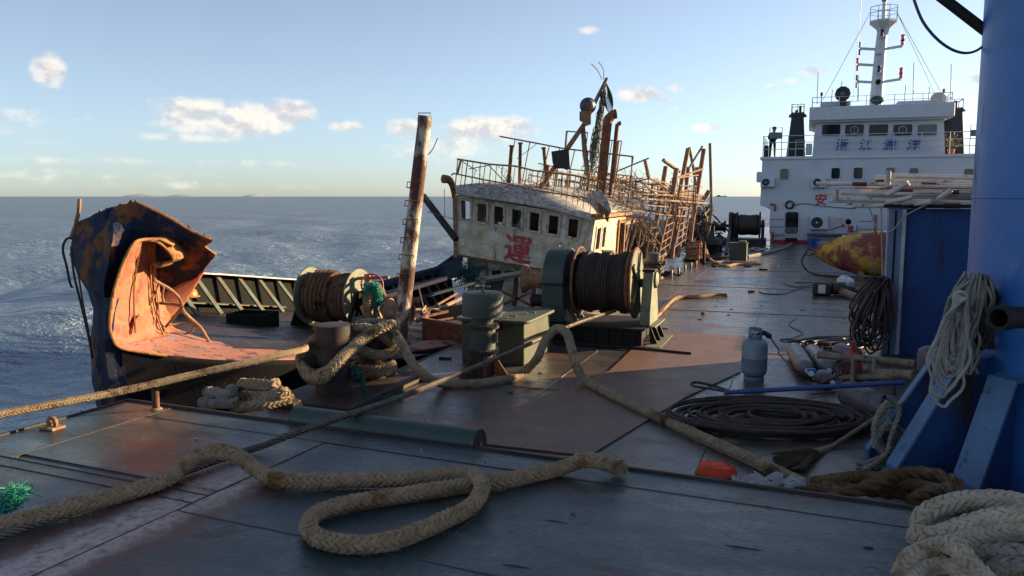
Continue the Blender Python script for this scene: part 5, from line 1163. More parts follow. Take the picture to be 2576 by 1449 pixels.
MB().boxab(ca - .5, ca - .25, cb + .62, cb + .95, .10, .42).build('gear_box', 'rib_green', rw, bevel=.02)
MB().cyl(S(ca - .05, cb + .45, .98), S(ca - .05, cb + 1.05, 1.02), .028, 10).build('brake_rod', 'rust_light', rw, smooth=True)
MB().boxab(ca - .09, ca + .0, cb + .62, cb + .72, .86, 1.06).build('lever_lug', 'rust_light', rw, bevel=.01)
hwc = D(936, 716, 12.6)
hwl = thing('red_handwheel', 'dark red handwheel draped with green net behind the rope winch', 'handwheel', hwc - UZ * .6)
MB().ring(hwc, (.35, -1, .25), .17, .014, 28, 8).build('rim', 'red_paint', hwl, smooth=True)
x_, y_ = orth(Vector((.35, -1, .25)))
for k in range(4): MB().cyl(hwc, hwc + (x_ * math.cos(k * 1.57) + y_ * math.sin(k * 1.57)) * .17, .01, 6).build('spoke', 'red_paint', hwl)
MB().cyl(hwc, hwc + Vector((-.1, .1, -.75)), .022, 8).build('spindle', 'rust_steel', hwl)
gn = MB()
for i in range(110):
    p = hwc + Vector((rr.uniform(-.12, .10), -.06 + rr.uniform(-.06, .06), rr.uniform(-.05, .06))); pts = [p]
    for k in range(1, 5): pts.append(p + Vector((rr.uniform(-.05, .06) + k * .02, rr.uniform(-.05, .05), -k * rr.uniform(.05, .12))))
    gn.tube(catmull(pts, 3), .006, 3)
tag(gn.build('green_net', 'net_green', kind='stuff'), 'tangle of bright green net hanging on the red handwheel', 'net')
gn = MB(); c0 = D(1178, 690, 19.3)
for i in range(90):
    p = c0 + Vector((rr.gauss(0, .14), rr.gauss(0, .1), rr.gauss(0, .10))); q = [p + Vector((rr.gauss(0, .08), rr.gauss(0, .08), rr.gauss(0, .1))) for k in range(4)]
    gn.tube(catmull(q, 3), .01, 3)
tag(gn.build('dark_net_heap', 'net_dark', kind='stuff'), 'heap of dark green net against the foot of the wheelhouse', 'net')

# ---------------------------------------------------------------- white post with rungs
pb, pt_ = D(1004, 862, 11.7), D(1070, 292, 11.7)
po = thing('rung_post', 'tall leaning pipe post with peeling white paint and wire rungs', 'post', pb)
d = pt_ - pb; L = d.length
MB().lathe(pb, d, [(.115, 0), (.112, L * .3), (.098, L * .97), (.098, L), (.085, L), (.085, L - .2)], 24).build('pole', 'post_white', po, smooth=True)
for k, f in enumerate((.995, .62, .70, .54, .46, .385, .30)):
    p = pb.lerp(pt_, f); sx = Vector((1, 0, 0)); up = d.normalized(); s_ = -1
    if k == 0: pts = [p + sx * .07, p + sx * .07 + up * .06, p - sx * .10 + up * .06, p - sx * .10 - up * .06]
    else: pts = [p + sx * .08 - Vector((0, .09, 0)), p + sx * .08 - Vector((0, .16, 0)) + up * .04, p - sx * .13 - Vector((0, .15, 0)) + up * .05, p - sx * .14 - Vector((0, .05, 0)) - up * .03, p - sx * .08 - Vector((0, .02, 0)) - up * .03]
    MB().tube(pts, .008, 6).build('rung', 'rust_steel', po, smooth=True)
MB().tube(catmull([pb.lerp(pt_, .83) + Vector((.09, 0, 0)), pb.lerp(pt_, .85) + Vector((.16, 0, .02)), pb.lerp(pt_, .89) + Vector((.22, 0, .05))], 4), .007, 5).build('bent_wire', 'rust_steel', po)
MB().lathe(pb, UZ, [(.19, -.02), (.17, .02), (.12, .03)], 18).build('weld_collar', 'rust_steel', po, smooth=True)

# things lying on the wreck foredeck
bn = D(624, 832, 12.2)
bi = thing('open_steel_bin', 'small open dark steel bin on the wreck foredeck', 'bin', bn)
x1 = Vector((.97, -.22, 0)); y1 = Vector((.22, .97, 0)); bn = Vector((bn.x, bn.y + .25, .16))
for (c, sx, sy) in ((bn - y1 * .24, .62, .025), (bn + y1 * .24, .62, .025), (bn - x1 * .30, .025, .455), (bn + x1 * .30, .025, .455)):
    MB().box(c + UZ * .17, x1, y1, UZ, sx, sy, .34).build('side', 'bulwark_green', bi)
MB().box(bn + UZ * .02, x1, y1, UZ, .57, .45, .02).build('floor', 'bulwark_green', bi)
hp = S(10.55, -9.53, .655)
hm = thing('orange_hard_hat', 'orange hard hat resting on the bulwark shelf of the wreck', 'hard hat', hp)
MB().lathe(hp, UZ, [(.15, 0), (.152, .02), (.145, .07), (.12, .115), (.07, .145), (0, .155)], 24).build('shell', 'orange_helmet', hm, smooth=True)
MB().lathe(hp, UZ, [(.13, .0), (.185, .0), (.185, .012), (.13, .02)], 24).build('brim', 'orange_helmet', hm, smooth=True)
# lines hanging off the bow
rope('bow_line', DP([(182, 598, 9.1), (166, 602, 9.05), (158, 628, 9.05), (168, 672, 9.05), (176, 712, 9.05), (182, 724, 9.05)]), .014, 'plain', 'rubber', 'black line looped over the outer side of the torn bow')
rope('bow_line', DP([(179, 620, 9.05), (186, 690, 9.0), (205, 770, 9.0), (226, 862, 9.0), (232, 900, 9.05)]), .013, 'plain', 'rubber', 'long black line hanging down the outer side of the torn bow')
rope('bow_line', DP([(196, 680, 9.0), (208, 760, 8.95), (222, 830, 8.95), (230, 880, 9.0)]), .010, 'plain', 'rubber', 'thin black line beside the long line on the torn bow')

# ================================================================== white superstructure aft
FR = 42.0
def q(u, v, a=FR):  # (b, z)
    p = A(u, v, a); return p.dot(E2), p.z
def fb(name, u0, v0, u1, v1, mat, parent, a0, a1, **k):
    """box filling the picture rectangle on the plane a0, reaching to a1"""
    um = (u0 + u1) / 2; vm = (v0 + v1) / 2
    b0 = q(u0, vm, a0)[0]; b1 = q(u1, vm, a0)[0]; z1 = q(um, v0, a0)[1]; z0 = q(um, v1, a0)[1]
    return MB().boxab(min(a0, a1), max(a0, a1), b0, b1, z0, z1).build(name, mat, parent, **k)
def rr_prism(u0, v0, u1, v1, a, r, depth, n=4):
    um = (u0 + u1) / 2; vm = (v0 + v1) / 2
    b0 = q(u0, vm, a)[0]; b1 = q(u1, vm, a)[0]; z1 = q(um, v0, a)[1]; z0 = q(um, v1, a)[1]; pts = []
    for (cb, cz, t0) in ((b0 + r, z0 + r, 180), (b1 - r, z0 + r, 270), (b1 - r, z1 - r, 0), (b0 + r, z1 - r, 90)):
        for k in range(n + 1): t = R(t0 + 90 * k / n); pts.append(S(a, cb + r * math.cos(t), cz + r * math.sin(t)))
    return MB().prism(pts, E1 * depth)
sp = thing('ship_superstructure', 'white ship superstructure with bridge windows and blue characters', 'superstructure', S(45, 3))
# main block: upper storey wider than the lower one, curved cut-away at the left
prof = [S(FR, -1.62, .006), S(FR, -1.62, 1.55), S(FR, -1.75, 1.72), S(FR, -2.15, 1.85), S(FR, -2.12, 4.10), S(FR, 9.6, 4.10), S(FR, 9.6, .006)]
MB().prism(prof, E1 * 9).build('hull_block', 'ship_white', sp)
MB().boxab(FR - .08, FR + 9.1, -2.22, 9.7, 4.10, 4.24).build('deck_edge', 'ship_trim', sp, bevel=.02)
# bridge
b0, _ = q(2052, 330); b1, _ = q(2376, 330)
BA = FR + .5; ztop = 6.05
MB().hexa([S(BA, b0 - .1, 4.24), S(BA, b1 + .15, 4.24), S(BA + 6, b1 + .15, 4.24), S(BA + 6, b0 - .1, 4.24), S(BA + .0, b0, ztop), S(BA + .0, b1, ztop), S(BA + 6, b1, ztop), S(BA + 6, b0, ztop)]).build('bridge', 'ship_white', sp)
r0_, _ = q(2036, 285, BA); r1_, _ = q(2398, 285, BA)
MB().boxab(BA - .45, BA + 6.4, r0_, r1_, 5.93, 6.58).build('bridge_roof', 'ship_trim', sp, bevel=.05)
MB().boxab(BA - .3, BA + 6.2, r0_ + .2, r1_ - .2, 5.86, 5.93).build('eave_strip', 'ship_white', sp)  # thin white strip under the bridge roof overhang
for k, (u0, u1) in enumerate(((2068, 2114), (2126, 2173), (2186, 2234), (2247, 2295), (2308, 2357))):
    f = rr_prism(u0 - 2, 311, u1 + 2, 343, BA - .035, .10, .034).build('window', 'ship_trim', sp)
    rr_prism(u0, 313, u1, 341, BA - .05, .08, .014).build('pane', 'glass_dark' if k in (1, 0) else 'window_grey' if k == 4 else 'glass_dark', f)
    if k in (1, 3):
        c = (A(u0, 327, BA - .06) + A(u1, 327, BA - .06)) / 2
        MB().ring(c, E1, .17, .016, 22, 6).build('clear_view_disc', 'pale_metal', f)
        MB().boxab((c).dot(E1) - .01, c.dot(E1) + .005, c.dot(E2) - .03, c.dot(E2) + .03, c.z - .15, c.z + .15).build('wiper_motor', 'steel_grey', f)
for ch, u in zip('浙江满洋', (2118, 2177, 2238, 2299)):
    text('ship_name_character', ch, A(u, 363, BA - .10) , E2, UZ, .56, 'letter_blue', sp, bold=.022, off=.0, shear=.18)
text('warning_character', '安', A(2065, 502, FR - .012), E2, UZ, .58, 'red_paint', sp, bold=.03, off=.0)
# portholes of the upper storey
for (u0, v0, u1, v1) in ((1962, 424, 1984, 452), (2091, 422, 2113, 450), (2147, 421, 2170, 450), (2228, 421, 2251, 448), (2287, 422, 2310, 449), (2425, 424, 2449, 449)):
    f = rr_prism(u0 - 1.5, v0 - 1.5, u1 + 1.5, v1 + 1.5, FR - .04, .10, .04).build('porthole', 'ship_trim', sp)
    rr_prism(u0 + .5, v0 + .5, u1 - .5, v1 - .5, FR - .055, .08, .014).build('pane', 'glass_dark' if u0 in (2091, 2147) else 'window_grey', f)
# port light hung open at the left edge
f = rr_prism(1903, 432, 1916, 459, FR + .1, .08, .03).build('open_port_light', 'ship_trim', sp)
# doors
dr = rr_prism(1973, 529, 2011, 592, FR - .045, .14, .044).build('doorway', 'ship_trim', sp)
rr_prism(1976, 533, 2008, 588, FR - .06, .12, .014).build('dark_door_sheet', 'glass_dark', dr)  # dark sheet stands in for the unlit space behind the doorway
rr_prism(1977, 572, 2006, 587, FR - .07, .02, .009).build('inner_step', 'steel_grey', dr)
dl = rr_prism(1936, 531, 1973, 590, FR - .12, .08, .05).build('door_leaf', 'ship_white', sp)
for v in (551, 570): fb('stiffener', 1938, v, 1971, v + 1.6, 'steel_grey', dl, FR - .135, FR - .121)
dl2 = rr_prism(2158, 536, 2198, 592, FR - .06, .08, .05).build('door_leaf', 'ship_white', sp)
for v in (556, 576): fb('stiffener', 2160, v, 2196, v + 1.6, 'steel_grey', dl2, FR - .075, FR - .061)
fb('pink_strip', 2200, 540, 2206, 590, 'bow_pink', sp, FR - .04, FR - .002)  # narrow pink strip beside the right-hand door leaf
# red waterline trim and pipes
fb('red_coaming', 1942, 604, 2032, 612, 'red_paint', sp, FR - .12, FR - .002)
MB().tube([S(FR - .1, -1.50, .05), S(FR - .1, -1.50, .55)], .06, 10).build('red_pipe', 'red_paint', sp)
MB().tube(catmull([A(1938, 514, FR - .1), A(1948, 515, FR - .1), A(1950, 520, FR - .1), A(1949, 532, FR - .1)], 4), .05, 8).build('red_pipe', 'red_paint', sp)
fb('step_box', 1975, 599, 2005, 607, 'winch_dark', sp, FR - .3, FR - .13)
c = A(2134, 558, FR - .02); MB().lathe(c, E1, [(0, -.02), (.12, -.02), (.135, 0), (.135, .018)], 22).build('vent_hole', 'glass_dark', sp)
fb('faded_notice', 2102, 548, 2122, 562, 'dirty_white', sp, FR - .02, FR - .002)
# rails of the upper deck
def railing(parent, pts, zs, zb, r_=.018, n=7):
    for z in zs: MB().tube([p + UZ * z for p in pts], r_, 6).build('rail', 'ship_trim', parent, smooth=True)
    for p, q_ in zip(pts[:-1], pts[1:]):
        L = (q_ - p).length; k = max(1, int(L / 1.15))
        for i in range(k + 1):
            c = p.lerp(q_, i / k); MB().tube([c + UZ * zb, c + UZ * zs[0]], r_, 6).build('stanchion', 'ship_trim', parent, smooth=True)
rl = thing('deck_railing', 'thin white railing around the upper deck of the superstructure', 'railing', S(FR, 3, 4.24))
railing(rl, [S(FR + 4, -2.1, 4.24), S(FR + .02, -2.1, 4.24), S(FR + .02, 9.6, 4.24)], (1.0, .68, .36), 0)
rl = thing('bridge_roof_railing', 'thin white railing around the bridge roof', 'railing', S(BA, 3, 6.58))
railing(rl, [S(BA + 6, r0_ + .12, 6.58), S(BA - .3, r0_ + .12, 6.58), S(BA - .3, r1_ - .12, 6.58), S(BA + 6, r1_ - .12, 6.58)], (.46, .22), 0)
for (u0, u1, v0) in ((2064, 2140, 255), (2258, 2345, 253)):
    tag(fb('roof_locker', u0, v0, u1, 266, 'ship_trim', None, BA + .6, BA + 1.6, bevel=.02), 'low white locker on the bridge roof %s' % ('beside the searchlight' if u0 < 2200 else 'beside the satellite dish'), 'locker')
# funnels
for (n_, u0, u1, t0_, t1_, ft, lb) in ((0, 1977, 2026, 1991, 2022, 290, 'dark blue funnel with wire cage, beside the man on the deck'), (1, 2370, 2426, 2378, 2424, 279, 'dark blue funnel with wire cage, behind the potted plant')):
    aF = FR + 1.6
    bl, zb = q(u0, 390, aF); br_, _ = q(u1, 390, aF); tl, zt = q(t0_, ft, aF); tr, _ = q(t1_, ft, aF)
    fn = thing('funnel', lb, 'funnel', S(aF + .6, (bl + br_) / 2, 4.24))
    MB().hexa([S(aF, bl, 4.24), S(aF, br_, 4.24), S(aF + 1.6, br_, 4.24), S(aF + 1.6, bl, 4.24), S(aF + .2, tl, zt), S(aF + .2, tr, zt), S(aF + 1.4, tr, zt), S(aF + 1.4, tl, zt)]).build('stack', 'funnel_black', fn, bevel=.03)
    MB().hexa([S(aF + .2, tl - .14, zt), S(aF + .2, tr + .14, zt), S(aF + 1.4, tr + .14, zt), S(aF + 1.4, tl - .14, zt), S(aF + .2, tl, zt + .13), S(aF + .2, tr, zt + .13), S(aF + 1.4, tr, zt + .13), S(aF + 1.4, tl, zt + .13)]).build('flare', 'funnel_black', fn)
    for z in (zt + .15, zt + .55):
        MB().tube([S(aF + .2, tl, z), S(aF + .2, tr, z), S(aF + 1.4, tr, z), S(aF + 1.4, tl, z)], .022, 6, closed=True).build('cage_ring', 'funnel_black', fn)
    for (a, b) in ((aF + .2, tl), (aF + .2, tr), (aF + 1.4, tr), (aF + 1.4, tl), (aF + .2, (tl + tr) / 2)):
        MB().tube([S(a, b, zt + .1), S(a, b, zt + .55)], .02, 6).build('cage_post', 'funnel_black', fn)
    for b, h in ((tl * .6 + tr * .4, .22), (tl * .3 + tr * .7, .42)):
        MB().cyl(S(aF + .7, b, zt), S(aF + .7, b, zt + .1 + h), .07, 12).build('exhaust', 'black_paint', fn, smooth=True)
# air conditioners
for (u0, v0, u1, v1, lb) in ((1913, 447, 1948, 470, 'white air conditioner box at the outer edge of the upper wall'), (2042, 447, 2078, 471, 'white air conditioner box on the wall above the red character'), (2038, 543, 2083, 577, 'large white air conditioner beside the dark doorway'), (2205, 447, 2228, 470, 'white air conditioner box behind the pipe bundle, beside the red-banded pipe'), (2385, 447, 2410, 470, 'white air conditioner box on the wall behind the deck house pipes')):
    ac = thing('air_conditioner', lb, 'air conditioner', A((u0 + u1) / 2, v1, FR - .2))
    bd = fb('casing', u0, v0, u1, v1, 'ship_trim', ac, FR - .38, FR - .05, bevel=.02)
    c = A(u0 + (u1 - u0) * .38, (v0 + v1) / 2, FR - .40); r_ = (v1 - v0) * .38 * 42 / FV
    MB().lathe(c, E1, [(0, 0), (r_, 0), (r_, .02)], 22).build('fan_grille', 'black_paint', ac)
    MB().lathe(c - E1 * .006, E1, [(0, 0), (r_ * .2, 0), (r_ * .2, .01)], 12).build('hub', 'pale_metal', ac)
    MB().ring(c - E1 * .008, E1, r_ * .65, .010, 20, 5).build('guard', 'steel_grey', ac)
    for uu in (u0 + 6, u1 - 6): MB().tube([A(uu, v1, FR - .3), A(uu, v1 + 6, FR - .1)], .015, 5).build('bracket', 'steel_grey', ac)
# black hose coil and cable
rope('wall_cable', [A(1990, 517, FR - .05)] + [A(2020 + 33 * k, 511.5 + 3.2 * k - .32 * (k - 2) ** 2 + 2, FR - .05) for k in range(5)], .018, 'plain', 'rubber', 'black cable strung across the white wall', 'cable')
cm = MB(); c0 = A(1986, 516, FR - .07)
for k in range(7): cm.ring(c0 + E2 * random.uniform(-.03, .03) + UZ * random.uniform(-.03, .03) - E1 * .02 * k / 2, (E1 + E2 * random.uniform(-.15, .15)), .14 + .012 * k, .012, 20, 5)
tag(cm.build('cable_coil', 'rubber'), 'black cable coil hung on the white wall above the doorway', 'cable')
# fire axe, box, table, buckets
ax_ = thing('fire_axe', 'red fire axe hung on the white wall', 'axe', A(2108, 572, FR - .05))
MB().beam(A(2090, 578, FR - .04), A(2120, 567, FR - .04), .035, .03).build('handle', 'rust_bollard', ax_); MB().prism([A(2117, 563, FR - .06), A(2126, 565, FR - .06), A(2124, 571, FR - .06), A(2119, 572, FR - .06)], E1 * .04).build('head', 'red_paint', ax_)
tag(fb('red_fire_box', 2134, 568, 2146, 582, 'red_paint', None, FR - .25, FR - .05, bevel=.01), 'small red box beside the fire axe', 'fire box')
tag(fb('white_canister', 2146, 566, 2154, 582, 'ship_trim', None, FR - .22, FR - .05, bevel=.03), 'small white canister beside the red box', 'canister')
tb = thing('wall_bench', 'long dark bench against the foot of the white wall', 'bench', A(2100, 611, FR - .4))
fb('top', 2030, 589, 2200, 592, 'steel_grey', tb, FR - .75, FR - .03)
for u in (2032, 2105, 2196): fb('leg', u, 592, u + 2.5, 613, 'steel_grey', tb, FR - .7, FR - .65)
for (u, lb) in ((2039, 'blue plastic bucket under the bench, beside the red coaming'), (2054, 'blue plastic bucket under the bench, beside the white basin')):
    p = A(u, 613, FR - .8); p.z = .006
    bk = thing('bucket', lb, 'bucket', p); MB().lathe(p, UZ, [(.0, 0), (.13, 0), (.16, .28), (.17, .28), (.155, .27), (.13, .03)], 18).build('pail', 'blue_plastic', bk, smooth=True); MB().ring(p + UZ * .28, UZ, .165, .012, 18, 5).build('rim', 'blue_plastic', bk)
p = A(2070, 613, FR - .85); p.z = .006
tag(MB().lathe(p, UZ, [(0, 0), (.24, 0), (.32, .16), (.33, .16), (.25, .02), (0, .02)], 20).build('basin', 'ship_trim', smooth=True), 'white basin on the deck beside the blue buckets', 'basin')
# searchlight
sl = thing('bridge_searchlight', 'big black searchlight on the bridge roof', 'searchlight', A(2120, 266, BA + .4))
c = A(2120, 236, BA + .4)
MB().lathe(c, E1, [(0, -.16), (.14, -.16), (.16, -.20), (.32, -.2), (.36, -.1), (.36, .2), (.25, .4), (0, .42)], 10).build('housing', 'black_paint', sl)
MB().lathe(c - E1 * .165, E1, [(0, -.02), (.13, 0)], 16).build('lens', 'window_grey', sl)
MB().tube([A(2120, 268, BA + .4), A(2120, 252, BA + .4)], [.22, .16], 14).build('pedestal', 'black_paint', sl, smooth=True)
# mast
ms = thing('ship_mast', 'white signal mast with railed platform and navigation lamps', 'mast', A(2203, 268, BA + 1.5))
MA = BA + 1.5
mp = [A(2203, 268, MA), A(2213, 150, MA), A(2221, 62, MA)]
MB().tube(mp, [.31, .27, .23], 20).build('pole', 'ship_trim', ms, smooth=True)
c = A(2222, 60, MA)
MB().lathe(c, UZ, [(.24, -.55), (.32, -.25), (.62, .02), (.66, .04), (.66, .14), (.0, .14)], 8).build('platform', 'ship_trim', ms)
for z in (.5, .78): MB().ring(c + UZ * (z + .0), UZ, .64, .02, 8, 5).build('platform_rail', 'ship_trim', ms)
for k in range(8):
    t = k * math.pi / 4; x_, y_ = orth(UZ); d = (x_ * math.cos(t) + y_ * math.sin(t)) * .64; MB().tube([c + d + UZ * .14, c + d + UZ * .78], .016, 5).build('platform_post', 'ship_trim', ms)
MB().tube([c + UZ * .14, c + UZ * 1.1], [.10, .08], 10).build('top_mast', 'ship_trim', ms)
MB().lathe(c + UZ * 1.05, UZ, [(.12, 0), (.12, .1), (.05, .25), (0, .25)], 10).build('top_lamp', 'steel_grey', ms)
for (v, ul, ur) in ((122, 2163, 2270), (162, 2157, None), (205, 2155, 2266)):
    um = 2216 - (v - 122) * .09
    for ue, up in ((ul, 0), (ur, -6)):
        if ue is None: continue
        p0_, p1_ = A(um, v + 3, MA), A(ue, v + up, MA)
        MB().beam(p0_, p1_, .09, .12, UZ).build('yard', 'ship_trim', ms)
        if ue > 2220:
            MB().lathe(p1_ + UZ * .04, UZ, [(.09, 0), (.09, .06), (.075, .07), (.075, .2), (.09, .21), (.09, .26), (.075, .27), (.075, .42), (.09, .43), (.09, .5), (0, .52)], 12).build('signal_lamp', 'red_lamp', ms, smooth=True)
            MB().lathe(p1_ + UZ * .24, UZ, [(.095, 0), (.095, .06)], 12).build('lamp_band', 'black_paint', ms)
        else:
            for s_, mt in ((1, 'red_lamp' if v == 162 else 'dirty_white' if v == 122 else 'green_lamp'), (-1, 'red_lamp' if v == 162 else 'green_lamp' if v == 122 else 'dirty_white')):
                MB().lathe(p1_ + UZ * .05 * s_, UZ * s_, [(.06, 0), (.06, .05), (.05, .06), (.05, .2), (.06, .21), (.06, .26), (0, .27)], 10).build('signal_lamp', mt, ms, smooth=True)
for (u, v) in ((2219, 85), (2211, 176)):
    c2 = A(u, v, MA - .3); MB().lathe(c2 - UZ * .1, UZ, [(.08, 0), (.08, .06), (.06, .07), (.06, .22), (.08, .24), (.08, .3), (0, .3)], 12).build('mast_lamp', 'black_paint', ms, smooth=True)
    MB().boxab(MA - .42, MA, c2.dot(E2) - .16, c2.dot(E2) + .16, c2.z - .18, c2.z - .12).build('lamp_bracket', 'ship_trim', ms)
c2 = A(2212, 133, MA - .3); MB().boxab(MA - .5, MA, c2.dot(E2) - .2, c2.dot(E2) + .1, c2.z - .06, c2.z).build('step', 'ship_trim', ms)
c2 = A(2209, 206, MA - .34); MB().lathe(c2, E1, [(0, 0), (.12, -.08), (.12, .06)], 16).build('horn', 'winch_dark', ms, smooth=True)
gd = thing('green_dome', 'dark green dome at the foot of the signal mast', 'dome', A(2205, 264, BA + .5))
MB().lathe(A(2206, 252, BA + .5), UZ, [(0, -.2), (.2, -.18), (.31, -.06), (.32, .04), (.22, .17), (0, .22)], 22).build('shell', 'green_lamp', gd, smooth=True)
MB().cyl(A(2206, 270, BA + .5), A(2206, 256, BA + .5), .12, 12).build('foot', 'green_lamp', gd)
# stays and whip aerials
for (p, e_, r_, lb) in ((A(2190, 30, MA), A(2070, 252, BA + 2), .014, 'thin stay wire from the mast platform down past the searchlight'), (A(2256, 30, MA), A(2358, 250, BA + 2), .014, 'thin stay wire from the mast platform, inner of the pair'), (A(2256, 30, MA), A(2376, 248, BA + 2), .014, 'thin stay wire from the mast platform, outer of the pair'), (A(2170, -30, BA + 2), A(2145, 258, BA + 2), .014, 'tall whip aerial rising out of sight from the bridge roof')):
    o = MB().tube([p, e_], r_, 5).build('stay_wire' if 'stay' in lb else 'whip_aerial', 'steel_grey'); tag(o, lb, 'wire' if 'stay' in lb else 'aerial')
for i, (u, v0, v1) in enumerate(((2056, 183, 262), (2116, 205, 235), (2158, 190, 255), (2276, 215, 258), (2297, 157, 258), (2336, 218, 258), (2391, 161, 260), (2092, 225, 258))):
    t = thing('whip_aerial', 'short white aerial standing on the bridge roof', 'aerial', A(u, v1, BA + 1), 'aerials on the bridge roof')
    MB().tube([A(u, v1, BA + 1), A(u + 1, v0 + (v1 - v0) * .45, BA + 1)], .028, 6).build('base', 'ship_trim', t); MB().tube([A(u + 1, v0 + (v1 - v0) * .45, BA + 1), A(u + 2, v0, BA + 1)], .016, 5).build('whip', 'steel_grey', t)
for (u, v, mt, lb) in ((2066, 238, 'green_lamp', 'small green side lamp on the bridge roof rail'), (2373, 230, 'red_lamp', 'small red side lamp on the bridge roof rail')):
    p = A(u, v + 22, BA); t = thing('side_lamp', lb, 'lamp', p)
    MB().cyl(p, p + UZ * .42, .03, 8).build('stem', 'ship_trim', t); MB().lathe(p + UZ * .36, UZ, [(.05, 0), (.06, .02), (.06, .14), (0, .18)], 10).build('lens', mt, t, smooth=True)
ds = thing('satellite_dish', 'small wire satellite dish at the bridge roof corner', 'dish', A(2360, 262, BA + .5))
MB().lathe(A(2360, 251, BA + .5), Vector((-.3, -.9, .3)), [(.0, 0), (.2, .02), (.34, .09)], 20, False).build('dish', 'dirty_white', ds, smooth=True, solid=.01)
MB().cyl(A(2362, 266, BA + .6), A(2361, 252, BA + .55), .03, 8).build('stem', 'steel_grey', ds)
# floodlights on the deck rails
for (u0, u1, v0, v1, lb) in ((1937, 1967, 333, 349, 'floodlight panel in a frame beside the man on the deck'), (2443, 2482, 326, 342, 'floodlight panel in a frame beside the blue column')):
    p = A((u0 + u1) / 2, 390, FR + .1); fl_ = thing('floodlight', lb, 'floodlight', p)
    fb('lamp', u0, v0, u1, v1, 'window_grey', fl_, FR - .05, FR + .1, bevel=.02)
    b0_, zt_ = q(u0, v0 - 12); b1_, zb_ = q(u1, 345)
    MB().tube([S(FR + .02, b0_, 4.24), S(FR + .02, b0_, zt_), S(FR + .02, b1_, zt_), S(FR + .02, b1_, 4.24)], .018, 6).build('frame', 'funnel_black', fl_)
# plant, chair, box on the upper deck
p = A(2392, 386, FR + .7); p.z = 4.245; pl_ = thing('potted_plant', 'yellowish potted plant in a terracotta pot on the upper deck', 'plant', p)
MB().lathe(p, UZ, [(0, 0), (.12, 0), (.17, .26), (.18, .26), (.17, .23), (0, .23)], 16).build('pot', 'terracotta', pl_, smooth=True)
lf = MB(); r5 = random.Random(2)
for k in range(120):
    c = p + Vector((r5.gauss(0, .17), r5.gauss(0, .17), .35 + abs(r5.gauss(.2, .2)))); d1 = Vector((r5.gauss(0, 1), r5.gauss(0, 1), r5.gauss(0, 1))).normalized() * .10; d2 = Vector((r5.gauss(0, 1), r5.gauss(0, 1), r5.gauss(0, 1))).normalized() * .04
    lf.add([c - d1, c + d2, c + d1, c - d2], [(0, 1, 2, 3)])
lf.build('leaves', 'leaf_yellow', pl_, kind='stuff')
p = A(2012, 388, FR + .8); p.z = 4.245; ch = thing('deck_chair', 'grey metal chair in front of the dark funnel', 'chair', p)
for dx, dy, h in ((-.2, -.2, .42), (.2, -.2, .42), (-.2, .2, .85), (.2, .2, .85)): MB().tube([p + E2 * dx + E1 * dy, p + E2 * dx + E1 * dy + UZ * h], .018, 6).build('leg', 'pale_metal', ch)
MB().box(p + UZ * .43, E2, E1, UZ, .42, .42, .03).build('seat', 'steel_grey', ch); 
for z in (.6, .72, .84): MB().tube([p - E2 * .2 + E1 * .2 + UZ * z, p + E2 * .2 + E1 * .2 + UZ * z], .014, 6).build('back_bar', 'pale_metal', ch)
o = fb('white_cabinet', 2027, 361, 2043, 389, 'ship_trim', None, FR + .7, FR + 1.2, bevel=.02); tag(o, 'white cabinet on the upper deck between funnel and bridge', 'cabinet')
